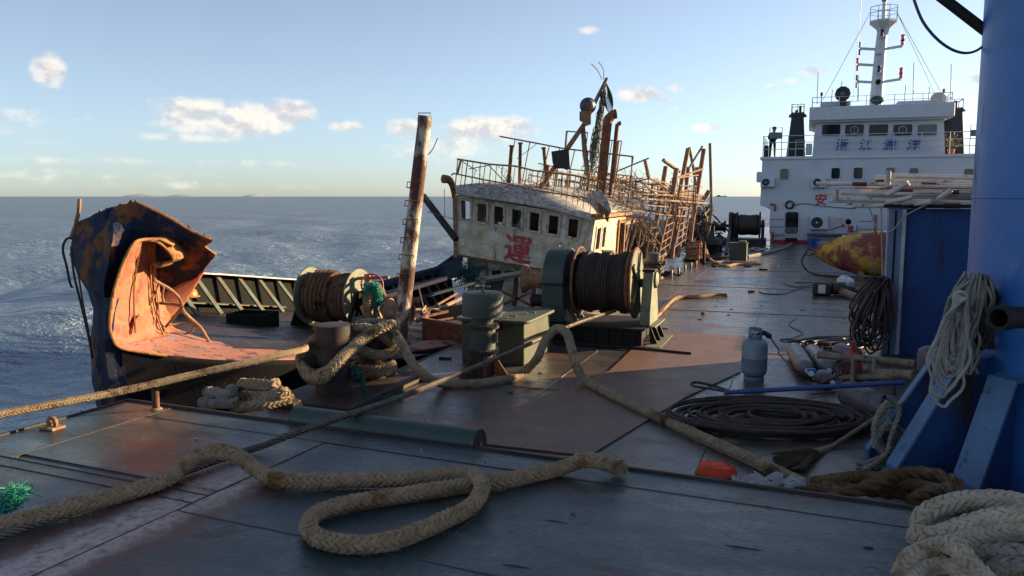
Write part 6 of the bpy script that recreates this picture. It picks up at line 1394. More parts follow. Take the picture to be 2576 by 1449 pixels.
# man at the rail
def person(base, hgt):
    t = thing('person', 'person in dark clothes leaning at the upper deck rail', 'person', base)
    k = hgt / 1.72
    J = {'pel': (0, 0, .95), 'sp': (0, .03, 1.15), 'ch': (.02, .02, 1.36), 'nk': (.04, -.02, 1.48), 'hd0': (.05, -.05, 1.56), 'hd1': (.06, -.06, 1.68),
         'sl': (-.18, .0, 1.40), 'el': (-.26, -.12, 1.15), 'wl': (-.18, -.32, 1.02), 'hl': (-.15, -.40, 1.0), 'sr': (.20, .0, 1.40), 'er': (.28, -.14, 1.16), 'wr': (.20, -.34, 1.03), 'hr': (.17, -.42, 1.0),
         'tl': (-.10, 0, .90), 'kl': (-.12, -.04, .48), 'al': (-.13, .03, .08), 'fl': (-.14, -.14, .03), 'tr': (.10, 0, .90), 'kr': (.12, -.10, .50), 'ar': (.13, .0, .08), 'fr': (.15, -.17, .03)}
    Rd = {'pel': .15, 'sp': .14, 'ch': .16, 'nk': .06, 'hd0': .085, 'hd1': .095, 'sl': .075, 'el': .055, 'wl': .04, 'hl': .04, 'sr': .075, 'er': .055, 'wr': .04, 'hr': .04, 'tl': .10, 'kl': .07, 'al': .05, 'fl': .04, 'tr': .10, 'kr': .07, 'ar': .05, 'fr': .04}
    Eg = [('pel', 'sp'), ('sp', 'ch'), ('ch', 'nk'), ('nk', 'hd0'), ('hd0', 'hd1'), ('ch', 'sl'), ('sl', 'el'), ('el', 'wl'), ('wl', 'hl'), ('ch', 'sr'), ('sr', 'er'), ('er', 'wr'), ('wr', 'hr'), ('pel', 'tl'), ('tl', 'kl'), ('kl', 'al'), ('al', 'fl'), ('pel', 'tr'), ('tr', 'kr'), ('kr', 'ar'), ('ar', 'fr')]
    ks = list(J); me = bpy.data.meshes.new('body')
    me.from_pydata([tuple(E2 * (J[n][0] * k) + E1 * (J[n][1] * k) + UZ * (J[n][2] * k)) for n in ks], [(ks.index(a), ks.index(b)) for a, b in Eg], [])
    o = bpy.data.objects.new('body', me); col.objects.link(o); o.parent = t; ORG[o.name] = ORG[t.name]
    o.modifiers.new('skin', 'SKIN'); sub = o.modifiers.new('sub', 'SUBSURF'); sub.levels = 2; sub.render_levels = 2
    for n, v in zip(ks, me.skin_vertices[0].data): v.radius = (Rd[n] * k, Rd[n] * k)
    me.skin_vertices[0].data[0].use_root = True
    me.materials.append(M['cloth_dark'])
    hp = base + (E2 * .06 + E1 * -.06) * k + UZ * 1.66 * k
    MB().lathe(hp - UZ * .11 - E1 * .012, UZ, [(.05, 0), (.075, .04), (.085, .10), (.08, .13)], 14).build('face', 'skin', t, smooth=True)
    MB().lathe(hp - UZ * .0 + E1 * .015, UZ, [(.10, -.02), (.108, .05), (.08, .11), (0, .13)], 14).build('hair', 'cloth_dark', t, smooth=True)
p = A(1943, 391, FR + .5); p.z = 4.245
person(p, 1.42)
# dark gear beside the man
p = A(1927, 391, FR + .3); p.z = 4.245
tag(MB().box(p + UZ * .28, E2, E1, UZ, .22, .3, .56).build('black_gear_box', 'black_paint', bevel=.03), 'black gear box on the upper deck beside the man', 'box')

# ================================================================== deck machinery in the distance
wl_ = thing('aft_windlass', 'dark rusty windlass drum on the deck beside the white wall', 'windlass', G(1905, 622))
def dd(u, v, Y=38.0): return D(u, v, Y)
MB().boxab(39.2, 41, -4.6, -1.75, .006, .30).build('bed', 'black_paint', wl_)
c = S(40, -2.55, .95); MB().lathe(c - E2 * .55, E2, [(.1, 0), (.62, 0), (.62, .06), (.45, .07), (.5, .2), (.47, .6), (.5, .95), (.45, 1.03), (.62, 1.04), (.62, 1.1), (.1, 1.1)], 28).build('drum', 'rust_bollard', wl_, smooth=True)
MB().boxab(39.7, 40.3, -3.45, -3.25, .3, 1.55).build('frame', 'black_paint', wl_, bevel=.05)
MB().boxab(39.7, 40.3, -1.95, -1.82, .3, 1.2).build('frame', 'black_paint', wl_, bevel=.05)
MB().lathe(S(40, -3.9, .85), E2, [(.1, -.3), (.3, -.28), (.2, -.1), (.2, .15), (.32, .3), (.1, .32)], 20).build('gypsy', 'black_paint', wl_, smooth=True)
MB().cyl(S(40, -4.6, .9), S(40, -1.8, .9), .07, 10).build('shaft', 'black_paint', wl_)
MB().lathe(S(40, -3.2, .3), UZ, [(.2, 0), (.22, .5), (.2, 1.0), (.1, 1.2), (0, 1.2)], 14).build('motor', 'black_paint', wl_, smooth=True)
MB().boxab(39.3, 40.6, -4.75, -4.2, .3, 1.0).build('guard', 'black_paint', wl_, bevel=.04)
# dark green box
p = G(1862, 655); bb = thing('green_hatch_box', 'dark green steel box with rags on top, mid deck', 'box', p)
MB().box(p + UZ * .30 + Vector((0, .25, 0)), E2, E1, UZ, .60, .5, .60).build('body', 'winch_green', bb, bevel=.015)
MB().box(p + UZ * .615 + Vector((0, .25, 0)), E2, E1, UZ, .66, .56, .03).build('lid', 'winch_green', bb)
MB().box(p + UZ * .67 + Vector((.12, .2, 0)), E2, E1, UZ, .28, .2, .07).build('rag', 'rope_beige', bb, bevel=.03)
# single bollard wrapped in rope near the winch
for (u, v, lb, lb2) in ((1643, 697, 'grey bollard wrapped with dark rope just beyond the wire winch', 'dark rope turns around the bollard just beyond the wire winch'), (1748, 658, 'rusty bollard buried under beige rope turns, beside the red rod', 'thick beige rope turns around the bollard beside the red rod')):
    p = G(u, v); t = thing('bollard', lb, 'bollard', p)
    MB().lathe(p, UZ, [(.30, .006), (.30, .03), (.20, .04), (.20, .66), (.21, .68), (.18, .70), (0, .70)], 24).build('post', 'steel_grey' if u < 1700 else 'rust_bollard', t, smooth=True)
    MB().cyl(p + UZ * .42 - E2 * .2, p + UZ * .42 + E2 * .36, .06, 12).build('horn', 'rust_steel', t, smooth=True)
    cp = []; nt_ = 4 if u < 1700 else 7
    for i in range(nt_ * 14 + 1):
        tt = i / 14 * 2 * math.pi; f = i / (nt_ * 14); rr_ = .26 + (.07 * (math.sin(f * 17) > 0) if u > 1700 else .02 * math.sin(f * 9)); cp.append(p + Vector((math.cos(tt) * rr_, math.sin(tt) * rr_, .08 + (.36 if u < 1700 else .55) * f)))
    rope('bollard_rope', cp, .05 if u < 1700 else .06, 'twist', 'wire_rope' if u < 1700 else 'rope_tan', lb2, per=1, fine=.6)
p = G(1668, 695); rope('rope_tail', [p + Vector((-.25, .1, .06)), p + Vector((.1, -.1, .05)), p + Vector((.3, .15, .05)), p + Vector((.1, .3, .08)), p + Vector((-.1, .15, .1)), p + Vector((.15, -.05, .12)), p + Vector((.35, -.1, .05))], .045, 'twist', 'wire_rope', 'dark rope tail heaped beside the grey bollard', fine=.6)
# red rod, valves
p = G(1757, 667); rd = thing('red_rod', 'thin red rod stand beside the roped bollard', 'rod', p)
MB().cyl(p, p + UZ * .78, .025, 8).build('rod', 'red_paint', rd); MB().box(p + UZ * .78, E2, E1, UZ, .16, .05, .08).build('head', 'red_paint', rd, bevel=.01); MB().cyl(p + UZ * .2, p + UZ * .34, .04, 8).build('collar', 'buoy_paint', rd)
p = G(1770, 664); tag(MB().cyl(p, p + UZ * .75, .05, 10).build('steel_post', 'winch_dark', smooth=True), 'dark steel post beside the red rod', 'post')
for (u, v, s_, lb) in ((1793, 641, 1.25, 'dark valve with tall handwheel beside the roped bollard'), (1808, 634, .8, 'squat dark valve with handwheel beside the taller valve')):
    p = G(u, v); vv = thing('deck_valve', lb, 'valve', p)
    MB().lathe(p, UZ, [(.28 * s_, 0), (.28 * s_, .05), (.16 * s_, .08), (.2 * s_, .3), (.3 * s_, .42), (.26 * s_, .62), (.1 * s_, .72), (.04, .75), (.04, .95 * s_)], 18).build('body', 'black_paint', vv, smooth=True)
    MB().ring(p + UZ * .98 * s_, UZ, .2 * s_, .025, 18, 6).build('handwheel', 'black_paint', vv); MB().cyl(p + UZ * .98 * s_ - E2 * .2 * s_, p + UZ * .98 * s_ + E2 * .2 * s_, .02, 6).build('spoke', 'black_paint', vv)
# strut and hoses on the far deck
tag(MB().beam(G(1826, 641) + UZ * .02, G(1836, 615) + UZ * .9, .12, .12).build('leaning_strut', 'black_paint'), 'leaning black strut beside the dark green box', 'strut')
rope('pale_hose', [G(1757, 615) + UZ * .75, G(1768, 630) + UZ * .62, G(1774, 645) + UZ * .35, G(1782, 655) + UZ * .12, G(1795, 664) + UZ * .07, G(1808, 668) + UZ * .06], .055, 'plain', 'rope_tan', 'flat tan hose arching from the bollard to the deck', 'hose')
rope('deck_hose', [G(1808, 666, .05), G(1830, 669, .05), G(1850, 665, .05), G(1885, 664, .05), G(1915, 664, .05)], .045, 'plain', 'rope_beige', 'pale hose lying on the deck before the dark green box', 'hose')
rope('deck_hose', [G(1790, 662, .05), G(1820, 659, .05), G(1860, 660, .05), G(1905, 661, .05)], .045, 'plain', 'rope_grey', 'grey hose lying just behind the pale hose', 'hose')
rope('long_deck_hose', [G(1880, 646, .06), G(1910, 640, .06), G(1945, 632, .06), G(1975, 622, .06), G(1990, 614, .06)], .07, 'plain', 'rope_grey', 'long hose running from the dark green box to the white wall', 'hose')
rope('rope_heap', [G(1885, 629, .06), G(1900, 624, .06), G(1920, 628, .06), G(1930, 626, .1), G(1905, 630, .06), G(1888, 627, .06)], .05, 'plain', 'rope_pale', 'small heap of pale rope behind the dark green box')
rope('rope_length', [G(1720, 655, .05), G(1760, 652, .05), G(1800, 650, .05), G(1835, 648, .05)], .05, 'twist', 'rope_brown', 'brown rope lying behind the red rod', fine=.6)
# deck pins
for i, (u, v) in enumerate(((1689, 697), (1707, 690), (1723, 682), (1738, 676), (1751, 671))):
    p = G(u, v); tag(MB().lathe(p, UZ, [(.035, .004), (.035, .19), (.028, .2), (0, .2)], 10).build('deck_pin', 'steel_grey', smooth=True), 'short steel pin standing in a row on the far deck', 'pin', 'row of pins along the far deck edge')
for i, (u, v, s_) in enumerate(((1706, 694, .16), (1714, 689, .14), (1660, 681, .14), (1795, 672, .13), (1920, 680, .24), (1890, 736, .16), (1768, 792, .08), (1880, 672, .2))):
    p = G(u, v); r6 = random.Random(i); mb = MB(); mb.box(p + UZ * .03, (r6.uniform(.5, 1), r6.uniform(-.5, .5), 0), (-r6.uniform(0, .3), 1, 0), (0, 0, 1), s_, s_ * .6, .045)
    tag(mb.build('scrap_flake', 'winch_dark', bevel=.015), 'dark scrap flake lying on the wet far deck', 'scrap', 'scrap flakes on the far deck')
# far fishing vessel on the horizon
Y = 6000; fv = thing('distant_ship', 'tiny grey ship on the far horizon', 'ship', D(1812, 494.3, Y))
h0, h1 = D(1801, 494.5, Y), D(1827, 494.5, Y)
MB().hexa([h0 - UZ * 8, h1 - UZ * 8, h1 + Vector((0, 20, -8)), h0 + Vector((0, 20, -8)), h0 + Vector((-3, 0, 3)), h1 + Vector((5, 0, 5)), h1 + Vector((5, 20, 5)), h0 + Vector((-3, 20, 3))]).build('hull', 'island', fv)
MB().hexa([h0 + Vector((12, 2, 3)), h0 + Vector((34, 2, 3)), h0 + Vector((34, 16, 3)), h0 + Vector((12, 16, 3)), h0 + Vector((14, 2, 12)), h0 + Vector((32, 2, 12)), h0 + Vector((32, 16, 12)), h0 + Vector((14, 16, 12))]).build('house', 'island', fv)
MB().cyl(h1 + Vector((-10, 8, 3)), h1 + Vector((-10, 8, 20)), 1.0, 6).build('mast', 'island', fv)

# ================================================================== ropes and clutter
def GR(pts, R_, z=.302): return [G(u, v, z + R_ + (h if len(x) else 0)) for (u, v, *x) in pts for h in [x[0] if x else 0]]
# wire from the winch down across the platform
wp = [S(12.28, -2.75, .52), D(1440, 818, 11.2), D(1330, 866, 9.9), D(1180, 930, 8.4), D(1000, 1002, 7.25), D(850, 1052, 6.6), D(720, 1098, 6.15)]
wp += [G(640, 1128, .345), G(540, 1160, .34), G(430, 1200, .335), G(300, 1245, .335), G(170, 1290, .335), G(40, 1335, .335), G(-120, 1395, .335), G(-300, 1470, .335)]
rope('winch_wire', wp, .030, 'wire', 'wire_pale', 'thick twisted steel wire running from the winch over the platform', 'wire rope')
# foreground braided rope
RB_ = .058
fgp = [(-60, 1335), (60, 1310), (200, 1270), (330, 1236), (420, 1205), (470, 1168, .035), (505, 1142, .10), (555, 1135, .13), (605, 1152, .08), (645, 1182, .015), (690, 1205), (760, 1212), (870, 1208), (1000, 1206), (1090, 1200), (1150, 1192, .01), (1190, 1194, .03), (1212, 1218, .05), (1205, 1250, .02), (1175, 1280), (1090, 1320), (1010, 1352), (930, 1368), (850, 1366), (795, 1350), (777, 1328), (785, 1302), (820, 1282), (900, 1262), (1000, 1248), (1100, 1232), (1190, 1218, -.01), (1260, 1210), (1340, 1194), (1410, 1178), (1460, 1160, .04), (1500, 1158, .05), (1540, 1172, .02)]
rope('braided_rope', GR(fgp, RB_), RB_, 'braid', 'rope_tan', 'thick frayed tan braided rope lying in a long loop on the platform', fuzz=1500, per=10)
fr_ = MB(); e = GR([(1540, 1172, .02)], RB_)[0]
for k in range(90):
    d = Vector((rr.uniform(.3, 1), rr.uniform(-.5, .3), rr.uniform(-.6, .5))).normalized(); p = e + Vector((rr.gauss(0, .02), rr.gauss(0, .02), rr.gauss(0, .02)))
    fr_.tube([p - d * .03, p + d * rr.uniform(.02, .07), p + d * rr.uniform(.07, .1) - UZ * .02], .0035, 3)
tag(fr_.build('rope_fray', 'rope_tan', kind='stuff'), 'frayed end of the tan braided rope at the platform rim', 'rope')
# mooring rope from the left to the bollards
dq = (D(0, 1043, 6.5) - D(300, 985, 7.1)) * 1.0
l0 = [D(0, 1043, 6.5) + dq * 9 + UZ * .6, D(0, 1043, 6.5) + dq * 6 + UZ * .25, D(0, 1043, 6.5) + dq * 3 + UZ * .04, D(0, 1043, 6.5) + dq, D(0, 1043, 6.5), D(300, 985, 7.1), D(480, 944, 7.45), D(640, 908, 7.75), D(735, 886, 8.05), D(766, 878, 8.5), D(772, 866, 9.0), D(800, 852, 9.3), D(840, 846, 9.4)]
rope('mooring_rope', l0, .037, 'braid', 'rope_beige', 'taut beige mooring rope coming in from over the sea to the bollards', fuzz=500)
# figure-of-eight turns on the bollards
Rm = .080
def around(c, r, t0, t1, z0, z1, n=8): return [c + Vector((r * math.cos(R(t0 + (t1 - t0) * k / n)), r * math.sin(R(t0 + (t1 - t0) * k / n)), z0 + (z1 - z0) * k / n)) for k in range(n + 1)]
pA = DP([(800, 846, 9.30),  (850, 836, 9.36), (905, 826, 9.32), (940, 832, 9.30), (970, 850, 9.40), (988, 868, 9.62), (972, 872, 9.92), (925, 868, 9.98), (888, 866, 9.70), (872, 892, 9.1), (842, 922, 8.66), (802, 942, 8.60), (768, 930, 8.70), (757, 902, 8.92), (772, 868, 9.18), (812, 850, 9.36), (868, 862, 9.3), (915, 884, 9.30), (950, 893, 9.34), (980, 888, 9.5), (990, 872, 9.7), (970, 850, 9.95), (925, 842, 10.0)])
rope('bollard_turns', pA, .066, 'braid', 'rope_beige', 'heavy beige rope wound in figure eights around the twin bollards', fuzz=500, per=6)
pB = DP([(990, 822, 9.50), (982, 818, 9.30), (955, 826, 9.14), (915, 852, 9.06), (875, 885, 8.80), (846, 915, 8.58), (815, 948, 8.50), (782, 950, 8.62), (764, 925, 8.85), (772, 895, 9.12), (815, 880, 9.32), (855, 885, 9.25)])
rope('crossing_rope', pB, .070, 'braid', 'rope_beige', 'thick beige rope crossing diagonally between the twin bollards', fuzz=300, per=7)
rope('base_turns', around(BO2, .245, 0, 740, .15, .26, 34), .055, 'braid', 'rope_tan', 'brown rope turns around the foot of the farther bollard', per=3)
# long beige rope: bollard -> deck -> hump -> platform
lr = [D(965, 842, 9.95), D(988, 832, 9.75), D(992, 835, 9.45), D(1008, 860, 9.2), D(1035, 910, 9.0), D(1075, 950, 9.0), G(1120, 965, .06), G(1190, 966, .05), G(1270, 955, .05), G(1320, 935, .07), D(1352, 900, 9.9), D(1372, 855, 9.95), D(1400, 827, 9.95), D(1425, 838, 9.85), D(1437, 875, 9.75), D(1450, 920, 9.6), G(1480, 962, .07), G(1550, 1000, .06), G(1640, 1042, .05), G(1760, 1098, .05), G(1880, 1152, .05), G(1980, 1200, .05), G(2040, 1225, .06), G(2075, 1240, .08)]
rope('long_beige_rope', lr, .058, 'braid', 'rope_beige', 'long beige rope humped up mid deck and running toward the blue column', fuzz=900, per=8)
# short tarred lashing on the bollard
ls_ = [BO1 + Vector((.28, .0, .30)), BO1 + Vector((.34, -.05, .26)), BO1 + Vector((.36, -.1, .16)), BO1 + Vector((.42, -.12, .08)), BO1 + Vector((.55, -.15, .05)), BO1 + Vector((.7, -.1, .05)), BO1 + Vector((.6, -.02, .06)), BO1 + Vector((.8, .05, .05))]
rope('tarred_lashing', ls_, .028, 'twist', 'net_dark', 'short tarred dark lashing hanging from the nearer bollard')
kn = MB()
for k in range(5): kn.ring(BO1 + Vector((.27, -.03, .31)), (rr.gauss(0, 1), rr.gauss(0, 1), rr.gauss(0, 1)), .07, .022, 14, 6)
tag(kn.build('tarred_knot', 'net_dark', smooth=True), 'tarred dark knot tied on the beige rope at the nearer bollard', 'knot')
# rope clump behind the platform rim
def heap(name, c, rx, ry, R_, turns, kind, mat, label, seed, zstep=.6, fuzz=0, cat='rope', z0=0.0, per=5, fine=.8, jit=.25):
    r7 = random.Random(seed); pts = []; n = turns * 8
    for i in range(n + 1):
        t = i / 8 * 2 * math.pi; f = i / n; s_ = 1 - .5 * f + r7.uniform(-jit, jit) * .6
        pts.append(Vector(c) + Vector((rx * s_ * math.cos(t + .25 * i / 8) + r7.uniform(-jit, jit) * rx * .3, ry * s_ * math.sin(t) + r7.uniform(-jit, jit) * ry * .3, R_ * 1.05 + z0 + R_ * 2 * zstep * turns * f + r7.uniform(-.1, .4) * R_)))
    return rope(name, pts, R_, kind, mat, label, cat, per=per, fuzz=fuzz, fine=fine)
heap('rope_clump', S(6.6, -5.1, .10), .34, .20, .062, 3, 'braid', 'rope_beige', 'clump of thick grey-beige rope behind the platform rim by the bollards', 5, .75, 400)
heap('rope_clump', S(6.45, -5.45, .10), .24, .16, .058, 2, 'braid', 'rope_grey', 'smaller knotted rope clump beside the grey-beige one', 9, .9, 200)
# rope offcut on the far deck
rope('rope_offcut', [S(14.6, -2.55, .05), G(1700, 751, .05), G(1760, 746, .05), G(1800, 741, .06), G(1828, 742, .05)], .048, 'braid', 'rope_tan', 'straight length of tan rope on the deck behind the wire winch', fine=.8)
# long round bar beside the winch
tag(MB().tube([G(1392, 862, .03), G(1500, 870, .03), G(1640, 880, .03), G(1740, 890, .03)], .022, 8).build('round_bar', 'winch_dark', smooth=True), 'long dark round bar lying at the foot of the wire winch', 'bar')
# big coil of black wire on the deck at right
r8 = random.Random(11); cen = G(1950, 1070)
for k in range(3):
    pts = []
    ox = [r8.uniform(-.17, .17) for _ in range(12)]; oy = [r8.uniform(-.08, .08) for _ in range(12)]; sc_ = [r8.uniform(.80, 1.10) for _ in range(12)]
    for i in range(7 * 14):
        t = i / 14 * 2 * math.pi; f = i / (7 * 14); it = int(i / 14); ft = i / 14 - it; lx = ox[it] + (ox[it + 1] - ox[it]) * ft; ly = oy[it] + (oy[it + 1] - oy[it]) * ft; ls2 = sc_[it] + (sc_[it + 1] - sc_[it]) * ft; s_ = [.98, .82, .52][k] * (1 + (.08 + .05 * k) * math.sin(t * .37 + k) + .05 * math.sin(t * 1.31 + k) + r8.uniform(-.012, .012))
        pts.append(cen + Vector((lx + 1.0 * ls2 * s_ * math.cos(t), ly + .62 * ls2 * s_ * math.sin(t), .03 + .015 * k + .09 * f * (1 - .3 * k) + r8.uniform(0, .015))))
    rope('wire_coil', pts, .021, 'wire', 'wire_rope', ['broad dark wire coil lying on the deck under the blue pole', 'middle turns of dark wire inside the broad coil', 'innermost loops of dark wire inside the broad coil'][k], 'wire rope', per=2, fine=.6)
# blue pole with a black eye
p0_, p1_ = G(1822, 988, .12), D(2275, 962, 8.1)
bpz = thing('blue_pole', 'long blue pole lying over the coil with a black rope eye', 'pole', p0_)
MB().tube([p0_, p0_.lerp(p1_, .5), p1_], .026, 10).build('shaft', 'blue_pole', bpz, smooth=True)
MB().tube(catmull([p0_ + Vector((.1, 0, 0)), G(1790, 978, .12), G(1750, 972, .10), G(1738, 966, .10), G(1755, 962, .12), G(1800, 972, .12), p0_ + Vector((.05, .02, .02))], 5), .016, 6).build('rope_eye', 'rubber', bpz, smooth=True)
# gas cylinders lying
def cylinder(p, q, r_, mat, label, cat='gas cylinder'):
    d = q - p; L = d.length; t = thing('diving_cylinder' if r_ < .15 else 'steel_tank', label, cat, (p + q) / 2 - UZ * r_)
    MB().lathe(p, d, [(0, 0), (r_ * .5, .01), (r_ * .85, .05), (r_, .11), (r_, L - .15), (r_ * .9, L - .08), (r_ * .5, L - .02), (r_ * .25, L), (r_ * .22, L + .04), (0, L + .04)], 24).build('shell', mat, t, smooth=True)
    MB().lathe(q + d.normalized() * .03, d, [(.03, 0), (.03, .05), (.02, .06), (0, .06)], 10).build('valve', 'pale_metal', t, smooth=True); return t
def gz(u, v, z): return G(u, v, z)
t = cylinder(gz(1996, 878, .12), gz(2030, 932, .12), .115, 'cylinder_grey', 'grey diving cylinder lying on deck beside the gas bottle hose')
MB().box(gz(2042, 932, .20), E2, E1, UZ, .10, .06, .05).build('blue_knob', 'blue_plastic', t, bevel=.015)
MB().lathe(gz(2040, 940, .19), (-.2, -1, .3), [(0, 0), (.035, 0), (.035, .02), (0, .02)], 14).build('gauge', 'pale_metal', t)
t = cylinder(gz(2040, 882, .12), gz(2085, 930, .12), .115, 'cylinder_grey', 'grey diving cylinder lying behind the one with the blue knob')
cylinder(gz(2060, 945, .10), gz(2092, 962, .10), .10, 'cylinder_mauve', 'dark blue diving cylinder end beside the white gauge')
cylinder(gz(2125, 985, .15), gz(2255, 1040, .15), .15, 'cylinder_mauve', 'purple-grey steel tank with ring handle beside the broom')
cylinder(gz(2105, 880, .13), gz(2160, 900, .13), .12, 'cylinder_mauve', 'dark cylinder lying under the bamboo frame')
rg_ = gz(2225, 1025, .2); tag(MB().ring(rg_, (1, -.7, .2), .12, .015, 20, 6).build('tank_ring', 'rust_bollard', smooth=True), 'rusty ring around the end of the purple-grey tank', 'ring')
# red canister, bottle
p = gz(2142, 948, 0); t = thing('red_canister', 'red metal canister under the bamboo frame', 'canister', p); MB().lathe(p, UZ, [(0, .005), (.11, .005), (.115, .03), (.115, .26), (.09, .31), (.04, .33), (.04, .36), (0, .36)], 20).build('body', 'red_paint', t, smooth=True); MB().cyl(p + UZ * .33, p + UZ * .46, .025, 10).build('nozzle', 'red_paint', t)
p = gz(2068, 905, .15); t = thing('plastic_bottle', 'small clear plastic bottle with red cap among the cylinders', 'bottle', p); MB().lathe(p, UZ, [(0, 0), (.03, .0), (.032, .02), (.032, .12), (.012, .16), (.012, .175)], 14).build('body', 'plastic_white', t, smooth=True); MB().cyl(p + UZ * .17, p + UZ * .19, .015, 10).build('cap', 'red_paint', t)
# bamboo frame
bf = thing('bamboo_rack', 'bamboo frame lying among the diving cylinders', 'frame', gz(2200, 950, 0))
def bam(p, q, r_):
    P_ = []; rs_ = []; L = (q - p).length; n = max(2, int(L / .22))
    for k in range(n + 1):
        c = p.lerp(q, k / n)
        for e_, rr_ in ((-.012, r_), (0, r_ * 1.14), (.012, r_)): P_.append(c + (q - p).normalized() * e_); rs_.append(rr_)
    return MB().tube(P_, rs_, 10)
bam(D(2060, 893, 9.3), D(2300, 915, 8.6), .042).build('pole', 'bamboo', bf, smooth=True)
bam(D(2120, 950, 8.9), D(2290, 948, 8.4), .035).build('pole', 'bamboo', bf, smooth=True)
for (u, v0, v1) in ((2147, 905, 965), (2250, 908, 990), (2200, 905, 960)): bam(D(u, v0, 8.8), D(u - 2, v1, 8.75), .026).build('upright', 'bamboo', bf, smooth=True)
bam(D(2210, 940, 8.7), D(2300, 945, 8.3), .06).build('pole', 'bamboo', bf, smooth=True)
# broom
bs0, bs1 = D(2075, 1135, 7.1), D(2245, 1025, 7.6)
br = thing('bamboo_broom', 'straw broom with bamboo handle lying across the wire coil', 'broom', bs0 - UZ * .1)
bam(bs0, bs1 + (bs1 - bs0) * .1, .022).build('handle', 'bamboo', br, smooth=True)
hd_ = G(2010, 1155, .05); MB().tube([bs0 + (bs1 - bs0) * .08, bs0, bs0.lerp(hd_, .4)], [.03, .045, .05], 10).build('binding', 'bamboo', br, smooth=True)
stw = MB()
for k in range(420):
    p = bs0.lerp(hd_, rr.uniform(.1, .35)) + Vector((rr.gauss(0, .018), rr.gauss(0, .02), rr.gauss(0, .015))); e_ = G(1965 + rr.uniform(-25, 60), 1152 + rr.uniform(-14, 30), rr.uniform(.01, .09))
    m_ = (p + e_) / 2 + Vector((0, 0, .02)); stw.tube([p, m_, e_], .003, 3)
stw.build('bristles', 'straw', br, kind='stuff')
# hose from the gas bottle and loose hoses
rope('gas_hose', [lp + Vector((.17, -.03, .56)), lp + Vector((.27, -.1, .40)), D(1960, 890, 9.6), D(2000, 930, 9.1), G(2050, 960, .04), G(2095, 968, .03), G(2110, 975, .03)], .011, 'plain', 'hose_red', 'red gas hose running from the gas bottle regulator to the cylinders', 'hose', fine=2)
rope('red_hose', [G(2060, 968, .03), D(2100, 948, 9), D(2140, 938, 8.9), D(2175, 946, 8.8), G(2190, 966, .05), G(2160, 985, .03), G(2100, 986, .03), G(2040, 992, .03)], .012, 'plain', 'hose_red', 'red hose arching over the deck by the red canister', 'hose', fine=2)
for i in range(5):
    u0 = 2110 + i * 7; rope('hose_loop', [D(u0 + 40, 905, 9.0), D(u0 + 5, 915, 8.9), D(u0 - 8, 950, 8.9), D(u0 + 8, 975, 8.85), D(u0 + 30, 960, 8.85), D(u0 + 45, 930, 8.9)], .010, 'plain', 'hose_red' if i % 2 else 'hose_brown', 'thin hose loop hanging on the bamboo frame', 'hose', group='hose loops on the bamboo frame', fine=2)
# hose bundle hung on the corner post
r9 = random.Random(21); top_ = S(12.55, 1.02, 1.12)
for i in range(26):
    w0 = r9.uniform(.12, .36); h_ = r9.uniform(.55, 1.05); dx = r9.uniform(-.28, .1); y_ = r9.uniform(-.14, .05)
    tp2 = top_ + Vector((r9.uniform(-.09, .07), y_, r9.uniform(-.05, .05)))
    pts = [tp2 + Vector((.04, .02, -.12)), tp2, tp2 + Vector((-w0 * .6 + dx * .3, y_, -h_ * .3)), tp2 + Vector((-w0 + dx * .6, y_, -h_ * .75)), tp2 + Vector((-w0 * .4 + dx * .6, y_, -h_)), tp2 + Vector((w0 * .25 + dx * .4, y_, -h_ * .8)), tp2 + Vector((w0 * .2 + dx * .2, y_, -h_ * .35)), tp2 + Vector((.05, 0, -.05))]
    rope('hanging_hose', pts, .014, 'plain', r9.choice(['hose_brown', 'hose_brown', 'rubber', 'hose_red', 'wire_rope']), 'dark hose loop in the bundle hung on the pale corner post', 'hose', group='hoses hung on the corner post', fine=1.5)
for i in range(8):
    pts = []; c = G(2100 + r9.uniform(-60, 70), 868 + r9.uniform(-8, 10), .02)
    for k in range(12): t = k * .9; pts.append(c + Vector((r9.uniform(.25, .55) * math.cos(t), r9.uniform(.15, .3) * math.sin(t), .01 + k * .006)))
    rope('deck_hose_tangle', pts, .014, 'plain', r9.choice(['rubber', 'hose_brown']), 'dark hose tangled on the deck below the hanging bundle', 'hose', group='hoses on the deck below the corner post', fine=1.2)
rope('thin_cable', [G(2005, 800, .01), G(1985, 818, .01), G(2020, 838, .01), G(1998, 850, .01), G(2022, 862, .01), G(2000, 880, .01)], .010, 'plain', 'rubber', 'thin cable squiggling over the deck toward the cylinders', 'cable', fine=1.5)
rope('thin_cable', [G(1970, 712, .012), G(2000, 722, .012), G(2050, 716, .012), G(2060, 712, .012), G(2000, 711, .012)], .018, 'plain', 'rubber', 'black cable loop on the deck near the electric motor', 'cable', fine=1.2)
rope('thin_cable', [G(1910, 730, .012), G(1920, 738, .012), G(1965, 740, .012), G(1995, 732, .012), G(2010, 726, .012), G(2045, 722, .012)], .016, 'plain', 'rubber', 'black cable trailing across the deck from the electric motor', 'cable', fine=1.2)
